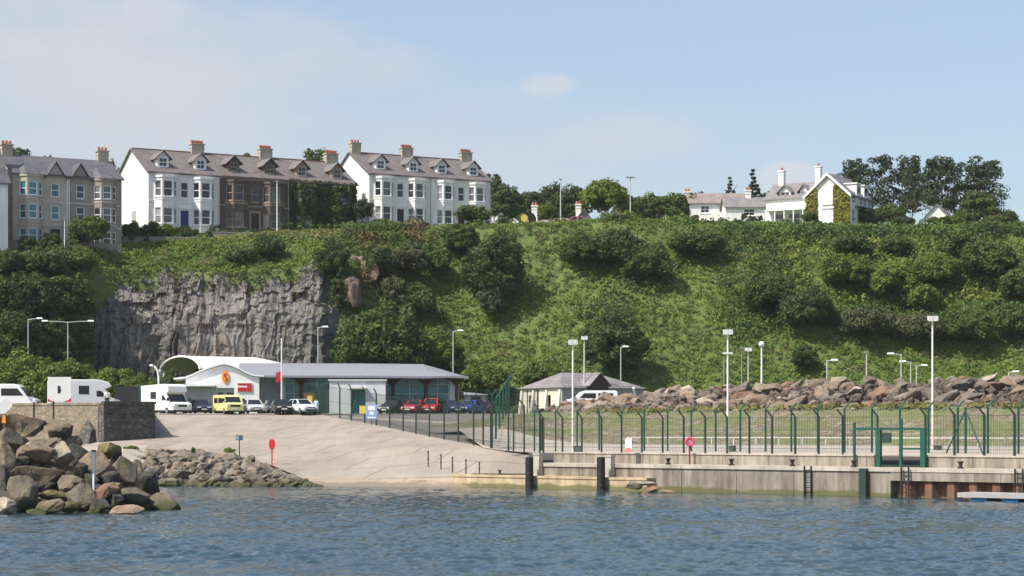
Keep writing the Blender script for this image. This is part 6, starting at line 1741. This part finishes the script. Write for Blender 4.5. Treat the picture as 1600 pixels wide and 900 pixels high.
van(cloc(356, 199.5, GZ), D90+.45, paint('pale_yellow_paint', (.70,.63,.27)), 'pale yellow van in the middle of the parked row', [(-2.1,.32),(-2.1,1.78),(-1.95,1.88),(.9,1.88),(1.3,1.72),(1.75,1.12),(2.2,.98),(2.3,.7),(2.3,.32)], 1.75, [(-1.6,1.1,-.5,1.6,0),(-.3,1.1,1.3,1.6,.45)], (-1.3, 1.5), 'van', 'van', None, front=(1.74,1.15,1.33,1.68), wr=.31)
van(cloc(222, 206, GZ), D90+.2, paint('van_white_b', (.74,.74,.73)), 'small white van mostly hidden behind the white motorhome beside the slipway', [(-2.1,.32),(-2.1,1.78),(-1.95,1.9),(.9,1.9),(1.3,1.72),(1.75,1.12),(2.2,.98),(2.3,.7),(2.3,.32)], 1.75, [(-.3,1.1,1.3,1.6,.45)], (-1.3, 1.5), 'van', 'van', None, front=(1.74,1.15,1.33,1.68), wr=.31)
van(cloc(927, 190, zat(640, 190)), PI-.1, paint('van_white_c', (.74,.75,.76)), 'white van parked in front of the stone pavilion behind the rubble rocks', [(-2.3,.32),(-2.3,1.6),(-2.1,1.75),(.7,1.75),(1.2,1.6),(1.8,1.05),(2.3,.92),(2.4,.6),(2.4,.32)], 1.8, [(-1.9,1.05,-.5,1.5,0),(-.3,1.05,1.2,1.5,.4)], (-1.4, 1.6), 'van', 'van', None, front=(1.79,1.08,1.23,1.56), wr=.31)
# dark boarded fence behind the person
a = P(180, 640, 190); o = MB()
for i in range(12): o.box(i*.2, i*.2+.19, 0, .05, 0, zat(604, 190)-zl)
ho = o.build('board_fence', m_black); ho.location = (a[0], a[1], zl); tag(ho, 'dark boarded fence panel right of the big motorhome', 'fence')
po = MB().box(-.09, .09, -.09, .09, 0, 2.6).build('green_post', m_green); po.location = cloc(218, 190, zl); tag(po, 'green square post beside the dark boarded fence panel', 'post')

# ------------------------------------------------------------ people
def person(loc, yaw, label, skin, top_, legs, hair, h=1.72, arm=.12):
    root_o = None
    pts = {'hip':(0,0,.53),'waist':(0,0,.60),'chest':(0,.0,.74),'neck':(0,.005,.845),'head0':(0,-.01,.89),'head1':(0,-.005,.965),
           'lh':(.055,0,.50),'lk':(.06,-.015,.28),'la':(.06,.005,.045),'lt':(.065,-.075,.02),'rh':(-.055,0,.50),'rk':(-.06,-.005,.28),'ra':(-.065,.01,.045),'rt':(-.07,-.07,.02),
           'ls':(.105,0,.80),'le':(.14,-.0,.635),'lw':(.135,-arm*.5,.50),'lf':(.13,-arm*.55,.44),'rs':(-.105,0,.80),'re':(-.145,.0,.635),'rw':(-.14,-.03,.50),'rf':(-.135,-.04,.44)}
    rad = dict(hip=.085,waist=.075,chest=.088,neck=.033,head0=.05,head1=.055,lh=.052,lk=.036,la=.024,lt=.02,rh=.052,rk=.036,ra=.024,rt=.02,ls=.04,le=.028,lw=.02,lf=.018,rs=.04,re=.028,rw=.02,rf=.018)
    edges = [('hip','waist'),('waist','chest'),('chest','neck'),('neck','head0'),('head0','head1'),('hip','lh'),('lh','lk'),('lk','la'),('la','lt'),('hip','rh'),('rh','rk'),('rk','ra'),('ra','rt'),('chest','ls'),('ls','le'),('le','lw'),('lw','lf'),('chest','rs'),('rs','re'),('re','rw'),('rw','rf')]
    def skinmesh(name, keys, ed, rr, m, parent, rootk):
        me = bpy.data.meshes.new(name); ix = {k: i for i, k in enumerate(keys)}
        me.from_pydata([tuple(c*h for c in pts[k]) for k in keys], [(ix[a], ix[b]) for a, b in ed], [])
        o = bpy.data.objects.new(name, me); C.objects.link(o)
        bm = bmesh.new(); bm.from_mesh(me); ly = bm.verts.layers.skin.verify(); bm.verts.ensure_lookup_table()
        for k in keys: v = bm.verts[ix[k]][ly]; v.radius = (rr[k]*h, rr[k]*h*.8); v.use_root = (k == rootk)
        bm.to_mesh(me); bm.free()
        o.modifiers.new('skin', 'SKIN'); sb = o.modifiers.new('sub', 'SUBSURF'); sb.levels = sb.render_levels = 1
        me.materials.append(m); o.parent = parent; return o
    keys = list(pts); body = skinmesh('person', keys, edges, rad, skin, None, 'hip')
    body.location = loc; body.rotation_euler = (0,0,yaw); tag(body, label, 'person')
    k2 = ['hip','waist','chest','ls','le','rs','re']; skinmesh('shirt', k2, [('hip','waist'),('waist','chest'),('chest','ls'),('ls','le'),('chest','rs'),('rs','re')], {k: rad[k]*1.18+.004 for k in k2}, top_, body, 'hip')
    k3 = ['hip','lh','lk','la','rh','rk','ra']; skinmesh('trousers', k3, [('hip','lh'),('lh','lk'),('lk','la'),('hip','rh'),('rh','rk'),('rk','ra')], {k: rad[k]*1.17+.003 for k in k3}, legs, body, 'hip')
    hm = MB().sphere((0, .014*h, .952*h), .066*h, 12, 8, (.92, 1, .95)); hm.build('hair', hair, body, smooth=True)
    fc = MB()
    for s_ in (-1, 1): fc.sphere((s_*.022*h, -.058*h, .935*h), .007*h, 6, 4)
    fc.build('eyes', m_black, body)
    return body
m_skin = mat('skin', (.50,.30,.22), .6, .06, 2); m_hair = mat('dark_hair', (.02,.016,.014), .6, .2, 3)
person(cloc(167.5, 179, zat(639, 179)), .4, 'person with dark hair in a white top and dark trousers behind the stone wall', m_skin, m_shop, m_black, m_hair, 1.75)
person(cloc(494, 204, GZ), -.3, 'person in a pale blue top standing between the white hatchback and the kiosk', m_skin, mat('pale_blue_cloth', (.42,.62,.72), .8, .05, 2), m_green_d, m_hair, 1.66)
# yellow display board by the kiosk
yb = empty('display_board', cloc(483, 205, GZ), .1, 'small brown framed board with a yellow poster left of the kiosk', 'board')
MB().box(-.55, .55, -.05, .05, .5, 2.2).build('frame', mat('brown_board', (.14,.08,.05), .7, .1), yb); MB().box(-.18, .32, -.075, -.053, .9, 1.9).build('poster', m_yellow, yb)
for s_ in (-.5, .5): MB().box(s_-.04, s_+.04, -.04, .04, 0, .5).build('leg', m_maroon, yb)

# ------------------------------------------------------------ lamps and masts
m_pole = mat('galvanised_pole', (.46,.46,.45), .5, .06, 2, metal=.0); m_polew = mat('white_pole', (.74,.73,.69), .5, .05, 2); m_head = mat('lamp_head', (.78,.78,.77), .4, .04, 2); m_poled = mat('weathered_pole', (.20,.22,.22), .6, .1, 2)
def lamp(px, top_, base, Y, kind, label, mp=None, r=.085, z0=None, arm=1.2, head2=None):
    zb = zat(base, Y) if z0 is None else z0; x = (px-800)*Y/F; zt = zat(top_, Y)-zb
    root = empty('street_lamp', (x, Y, zb), 0, label, 'lamp', 'lamp posts of the harbour and cliff top'); mp = mp or m_pole
    MB().tube([(0,0,-.2),(0,0,zt*.45),(0,0,zt)], [r*.85, r*.72, r*.55], 8).build('pole', mp, root)
    def head(xo, zo, w=.34):
        MB().hexa([(xo-w,-.13,zo-.02),(xo+w,-.13,zo-.02),(xo+w,.13,zo-.02),(xo-w,.13,zo-.02),(xo-w*.8,-.09,zo+.13),(xo+w*.8,-.09,zo+.13),(xo+w*.8,.09,zo+.13),(xo-w*.8,.09,zo+.13)]).build('lamp_head', m_head, root)
    def armt(xo): MB().tube([(0,0,zt-.12),(xo*.5,0,zt-.02),(xo,0,zt)], .04, 6).build('arm', mp, root)
    if kind == 'R': armt(arm); head(arm+.2, zt)
    elif kind == 'L': armt(-arm); head(-arm-.2, zt)
    elif kind == 'T': armt(arm); armt(-arm); head(arm+.2, zt); head(-arm-.2, zt)
    elif kind == 'flood':
        for s_ in (-.14, .16): MB().add([(s_-.17,-.18,zt-.12),(s_+.17,-.18,zt-.12),(s_+.17,.05,zt-.02),(s_-.17,.05,zt-.02),(s_-.17,-.22,zt+.2),(s_+.17,-.22,zt+.2),(s_+.17,.05,zt+.22),(s_-.17,.05,zt+.22)], [(3,2,1,0),(4,5,6,7),(0,1,5,4),(1,2,6,5),(2,3,7,6),(3,0,4,7)]).build('floodlight', m_head, root)
    elif kind == 'globe': MB().sphere((0,0,zt+.12), .26, 12, 8).build('lamp_globe', m_head, root, smooth=True)
    elif kind == 'flat': MB().box(-.55, .55, -.2, .2, zt, zt+.14).build('lamp_head', m_poled, root)
    elif kind == 'cap': MB().box(-.2, .2, -.12, .12, zt, zt+.14).build('lamp_head', m_poled, root)
    if head2:
        z2 = zat(head2, Y)-zb; MB().box(-.32, .32, -.1, .1, z2, z2+.1).build('bracket_light', m_head, root)
    return root
lamp(44, 498, 0, 214, 'R', 'tall grey lamp with one arm at the left, above the white van', z0=GZ, arm=1.0)
lamp(106, 502, 0, 214, 'T', 'tall grey lamp with two arms in front of the wood', z0=GZ, arm=2.2)
lamp(497, 511, 0, 226, 'R', 'grey one armed lamp in front of the right end of the cliff', z0=GZ, arm=.6)
lamp(708, 517, 0, 224, 'R', 'grey one armed lamp above the right end of the terminal', z0=GZ, arm=.6)
lamp(895, 536, 704, 140, 'flood', 'tall white floodlight mast left of the pavilion, rising from the quay', m_polew, .09)
lamp(913, 529, 0, 205, 'flood', 'grey floodlight mast in front of the pavilion roof', z0=GZ, r=.13, head2=None)
lamp(970, 542, 0, 216, 'R', 'grey one armed lamp in front of the dark rounded tree', z0=GZ, arm=.3)
lamp(1137, 520, 704, 136, 'flood', 'tall white floodlight mast in the middle of the quay', m_polew, .09, head2=553)
lamp(1131, 553, 0, 190, 'cap', 'grey mast just left of the middle white floodlight mast', m_poled, z0=GZ)
lamp(1159, 545, 0, 195, 'cap', 'plain grey mast, left of the pair with two floodlights', m_poled, z0=GZ)
lamp(1169, 547, 0, 193, 'flood', 'grey mast with two small floodlights behind the rubble rocks', z0=GZ)
lamp(1190, 540, 0, 182, 'globe', 'white mast with a round lamp behind the rubble rocks', m_polew, .12, z0=GZ)
lamp(1292, 563, 0, 195, 'R', 'short grey lamp with one right arm behind the rubble rocks', z0=GZ, arm=.5)
lamp(1354, 551, 0, 190, 'cap', 'short mast with a small white cap behind the middle of the rubble rocks', z0=GZ)
lamp(1408, 553, 0, 196, 'L', 'grey lamp with a left arm, left of the right hand white mast', z0=GZ, arm=.8)
lamp(1423, 565, 0, 205, 'L', 'shorter grey lamp with a left arm close to the taller left armed one', z0=GZ, arm=.6)
lamp(1432, 571, 0, 212, 'R', 'shortest grey lamp with a right arm beside the right hand white mast', z0=GZ, arm=.6)
lamp(1457, 499, 704, 131, 'flood', 'tallest white floodlight mast on the right of the quay, beside the gate', m_polew, .09)
lamp(1576, 581, 0, 200, 'R', 'lamp head just showing over the rubble rocks at the far right', z0=GZ, arm=.5)
lamp(876, 281, 352, 266, 'cap', 'grey cliff top lamp post in front of the dark trees', m_pole, .11)
lamp(985, 278, 345, 262, 'flat', 'cliff top lamp post with a flat dark head right of the bright green tree', m_pole, .10)
lamp(433, 284, 364, 253, 'cap', 'white pole in front of the brown terrace house', m_polew, .10)
lamp(101, 342, 384, 236, 'cap', 'white pole in front of the grey three storey houses', m_polew, .07)
# small meter boxes at the mast feet
for px, Y, lab in ((901, 141, 'small dark cabinet at the foot of the left white floodlight mast'), (1143, 136.5, 'small dark cabinet at the foot of the middle white floodlight mast'), (1464, 131.5, 'small dark cabinet at the foot of the right white floodlight mast')):
    a = P(px, 706, Y); o = MB().box(-.3, .3, -.2, .2, -.2, .38).box(-.33, .33, -.23, .23, .382, .42).build('cabinet', mat('cabinet_paint', (.14,.14,.12), .6, .1)); o.location = a; tag(o, lab, 'cabinet')
# curved white lamp
a = P(248, 640, 204); root = empty('street_lamp', (a[0], a[1], GZ), 0, 'white lamp with a curved neck in front of the arched canopy', 'lamp', 'lamp posts of the harbour and cliff top')
zt = zat(571, 204)-GZ
MB().tube([(0,0,-.1),(0,0,zt*.62),(-.02,0,zt*.78),(-.14,0,zt*.9),(-.4,0,zt*.975),(-.62,0,zt)], .10, 8).build('pole', m_polew, root); MB().sphere((-.72,0,zt), .17, 10, 6, (1.3,1,.7)).build('lamp_head', m_head, root)
# flagpole
a = P(440, 640, 206); root = empty('flagpole', (a[0], a[1], GZ), 0, 'white flagpole with a small red flag beside the shop', 'flagpole')
zt = zat(531, 206)-GZ; MB().tube([(0,0,-.1),(0,0,zt)], .09, 8, .06).build('pole', m_polew, root); MB().sphere((0,0,zt+.05), .1, 8, 6).build('finial', m_polew, root)
zf = zat(580, 206)-GZ; fl = MB(); fl.grid([[(-.08-.06*i, .05*math.sin(i*1.2+k), zf-k*.2-.02*i) for i in range(9)] for k in range(6)]); fl.build('flag', m_red, root, fix=False)

# ------------------------------------------------------------ signs and small things
m_boards = mat('white_board', (.80,.79,.76), .5, .04, 1); m_post = mat('dark_post', (.035,.03,.03), .7, .2, 2)
a = P(93, 672, 118); root = empty('warning_sign', a, .06, 'large white warning board with red bottom corners on a dark post', 'sign')
sc_ = 118/F; zb_, zt_ = zat(628, 118)-a[2], zat(589, 118)-a[2]; hw = 18*sc_
MB().box(-hw, hw, -.03, .03, zb_, zt_).build('board', m_boards, root)
MB().add([(-hw,-.035,zb_+.01),(-hw*.35,-.035,zb_+.01),(-hw*.8,-.035,zb_+.10),(-hw,-.035,zb_+.22),(hw,-.035,zb_+.01),(hw*.3,-.035,zb_+.01),(hw*.75,-.035,zb_+.10),(hw,-.035,zb_+.25)], [(0,1,2,3),(4,7,6,5)]).build('red_corner', m_red, root, fix=False)
MB().box(-.10, .06, -.036, -.031, zb_+.50, zb_+.92).box(-.06, .1, -.038, -.032, zb_+.62, zb_+.72).build('symbol', m_black, root)
MB().box(-hw*.6, -hw*.6+.09, .035, .12, -1.2, zt_-.2).build('post', m_post, root)
a = P(53, 655, 112); o = MB().tube([(0,0,-.6),(0,0,zat(628,112)-a[2])], .05, 8).build('marker_post', m_post); o.location = a; tag(o, 'slim dark post left of the warning sign', 'post')
a = P(6, 652, 106); root = empty('daymark', a, .1, 'white diamond board on an orange foot at the left photo edge', 'sign')
s_ = 106/F; MB().prism([(-14*s_,19*s_),(2*s_,32*s_),(14*s_,22*s_),(13*s_,15*s_),(2*s_,5*s_),(-14*s_,4*s_)], -.06, .06).build('board', m_boards, root, bevel=.02)
MB().hexa([(-.1,-.1,-.3),(.12,-.1,-.3),(.12,.1,-.3),(-.1,.1,-.3),(-.06,-.06,.12),(.08,-.06,.12),(.08,.06,.12),(-.06,.06,.12)]).build('foot', m_orange, root)
# tide gauge on the breakwater
a = P(157, 767, 99); root = empty('tide_gauge', (a[0], a[1]-1.6, a[2]), 0, 'slim grey and white tide gauge post on an orange foot', 'gauge')
s_ = 98/F; h1, h2 = 28*s_, 62*s_
MB().tube([(0,0,0),(0,0,h1)], .055, 10).build('white_post', m_boards, root); MB().box(-.075, .075, -.05, .05, h1, h2).build('scale_board', mat('gauge_grey', (.20,.23,.27), .6, .1), root)
MB().tube([(0,0,-.25),(0,0,.05)], .16, 10, .12).build('foot', mat('orange_red', (.45,.07,.03), .6, .1), root)
MB().box(-.09, .09, -.06, .06, h2+.002, h2+.10).build('cap', m_black, root)
# lifebuoys
def lifebuoy_box(px, py0, py1, pyb, Y, label, mc):
    a = P(px, pyb, Y); root = empty('lifebuoy_stand', (a[0], a[1], a[2]), 0, label, 'lifebuoy'); s_ = Y/F; z0, z1 = (pyb-py1)*s_, (pyb-py0)*s_
    MB().box(-.05, .05, -.04, .04, -.1, z0+.1).build('post', mc, root)
    w_ = .23; pr_ = [(w_*math.cos(t)*(1), (z0+z1)/2+(z1-z0)/2*max(-1, min(1, 1.15*math.sin(t)))) for t in np.linspace(0, 2*PI, 20, endpoint=False)]
    MB().prism(pr_, -.12, .12).build('housing', mc, root, bevel=.02)
lifebuoy_box(425, 686, 702, 727, Yslip(425, 726.5), 'red lifebuoy housing on a red post at the slipway edge', mat('lifebuoy_red', (.62,.03,.03), .45, .08, 1))
s = s_of(1077.5, 1.9); x, y, z = Q(s, 1.9, TOPZ); root = empty('lifebuoy_stand', (x, y, z), 0, 'pink and white round lifebuoy on a red post on the quay', 'lifebuoy'); zz = zat(690, y)-z
MB().box(-.05, .05, -.04, .04, 0, zz-.1).build('post', mat('dark_red_post', (.22,.012,.02), .5, .1), root)
tor = MB(); R_, r_ = .24, .085; rows = [[((R_+r_*math.cos(p))*math.cos(t), -.08+r_*math.sin(p), zz+(R_+r_*math.cos(p))*math.sin(t)) for p in np.linspace(0, 2*PI, 9)] for t in np.linspace(0, 2*PI, 21)]
tor.grid(rows).build('ring', mat('pink_ring', (.66,.08,.16), .5, .08), root, smooth=True, fix=False)
MB().prism([(.22*math.cos(t), zz+.22*math.sin(t)) for t in np.linspace(0, 2*PI, 18, endpoint=False)], -.03, .03).build('backing', mat('pale_pink', (.75,.55,.58), .5, .05), root); MB().box(-.06, .06, -.05, -.031, zz-.09, zz+.11).build('white_label', m_boards, root)
# small dark sign at the bank
a = P(374, 712, Yslip(374, 712)-.2); root = empty('small_sign', a, .1, 'small dark blue sign on a thin post above the rock bank', 'sign'); s_ = a[1]/F
MB().box(-.04, .04, -.03, .03, -.2, 24*s_).build('post', m_post, root); MB().box(-5.5*s_, 5.5*s_, -.06, -.031, 24*s_, 32*s_).build('board', mat('slate_blue', (.07,.10,.13), .6, .1), root); MB().box(-5*s_, -.5*s_, -.075, -.062, 25*s_, 31*s_).build('pale_panel', mat('pale_blue_panel', (.25,.36,.42), .6, .1), root)
# signs on the fences
a = P(982, 707, 135.2); root = empty('fence_sign', a, -.5, 'white sign with a red lower edge hung on the quay fence', 'sign'); s_ = 135.2/F
MB().box(-5.5*s_, 5.5*s_, -.02, .01, 6*s_, 22*s_).build('board', m_boards, root); MB().box(-4.4*s_, 4.0*s_, -.035, -.021, .8*s_, 6*s_-.003).box(-3.2*s_, 3.0*s_, -.036, -.0205, 6*s_+.004, 8*s_).build('red_edge', mat('pale_red', (.62,.20,.18), .5, .1), root)
def fsign(px, py0, py1, w_, m, label, marks=None, Y=178.0):
    a = P(px, py1, Y); root = empty('fence_sign', a, .1, label, 'sign'); s_ = Y/F; H_ = (py1-py0)*s_; W_ = w_*s_/.76
    MB().box(-W_/2, W_/2, -.05, -.02, 0, H_).build('board', m, root)
    for (x0, x1, z0, z1) in marks or []: MB().box(x0*W_-W_/2, x1*W_-W_/2, -.062, -.051, z0*H_, z1*H_).build('print', marks_m, root)
    MB().box(-.03, .03, -.018, .03, -.5, H_).build('post', m_green_d, root)
marks_m = m_boards
fsign(569.5, 634, 646, 12, m_yellow, 'plain yellow sign on the slipway fence, touching the pale blue one')
fsign(580.5, 632, 655, 13, mat('sign_blue', (.26,.38,.72), .5, .08, 1), 'taller pale blue and white sign on the slipway fence', [(.18,.82,.60,.92),(.30,.70,.30,.52),(.14,.86,.06,.16)], 177.5)
# rail posts on the slipway edge
m_rust = mat('rusty_post', (.06,.05,.045), .8, .3, 3)
for px, py0, py1, lab in ((669,706,729,'first'), (689,711,733,'second'), (707,715,738,'third'), (728,719,743,'fourth'), (749,723,742,'fifth')):
    Y = Yslip(px, py1)-.1; a = P(px, py1, Y); s_ = Y/F; h = (py1-py0)*s_
    o = MB().tube([(0,0,-.2),(0,0,h)], .045, 8).sphere((0,0,h), .075, 8, 6).sphere((0,0,h*.5), .07, 8, 6).build('railing_post', m_rust); o.location = a
    tag(o, lab+' short rusty railing post from the left along the slipway edge', 'post', 'rusty railing posts on the slipway')
a = P(781, 741, Yslip(781, 739)-.6); o = MB().tube([(0,0,-.1),(0,0,.18),(0,0,.3)], [.09,.08,.13], 10).build('bollard', m_iron); o.location = a; tag(o, 'tiny iron bollard on the low apron left of the first black pile', 'bollard')
# yellow roadside sign on the cliff top
a = P(824, 352, 270); root = empty('road_sign', a, .2, 'round yellow sign with a dark board beside it on the cliff top', 'sign'); s_ = 270/F
MB().prism([((-5+5.5*math.cos(t))*s_, (11+6*math.sin(t))*s_) for t in np.linspace(0, 2*PI, 18, endpoint=False)], -.06, .0).build('disc', m_yellow, root); MB().prism([(2*s_,0),(14*s_,0),(14*s_,12*s_),(10*s_,19*s_),(2*s_,20*s_)], -.02, .06).build('dark_board', m_black, root)
MB().box(-6.4*s_, -5.6*s_, .005, .08, -.6, 12*s_).build('post', m_post, root)
# garden walls on the cliff top
def gwall(pxa, pxb, yt, Ya, Yb, m, label, h=1.2):
    A = P(pxa, yt, Ya); B = P(pxb, yt, Yb); L = math.hypot(B[0]-A[0], B[1]-A[1])
    root = empty('garden_wall', (A[0], A[1], A[2]-h), math.atan2(B[1]-A[1], B[0]-A[0]), label, 'wall')
    MB().box(0, L, 0, .3, -.8, h-.1).build('wall_face', m, root); MB().box(-.04, L+.04, -.05, .35, h-.098, h).build('wall_coping', m, root)
gwall(192, 330, 369, 249.5, 251, m_grey_stone, 'low grey garden wall below the white terrace house', 1.3)
gwall(332, 430, 362, 253.5, 255, m_grey_stone, 'low grey garden wall below the brown terrace house', 1.2)
gwall(648, 695, 359, 260.5, 260.5, m_white, 'short white garden wall in front of the right hand white terrace', .55)
gwall(6, 190, 374, 236.6, 242.6, m_grey_stone, 'low grey garden wall in front of the three storey houses', 1.0)

# ------------------------------------------------------------ thin sea haze over the whole place
hz = bpy.data.materials.new('sea_haze'); n, l = nodes(hz); n.remove(n['Principled BSDF'])
pv = n.new('ShaderNodeVolumePrincipled'); pv.inputs['Color'].default_value = (.86,.90,.96,1); pv.inputs['Density'].default_value = .00008; pv.inputs['Anisotropy'].default_value = 0.0
l.new(pv.outputs[0], n['Material Output'].inputs['Volume'])
tag(MB().box(-3100, 3100, -1600, 3100, -7.2, 75).build('haze', hz), 'thin pale sea haze in front of the far cliff', 'haze', kind='stuff')
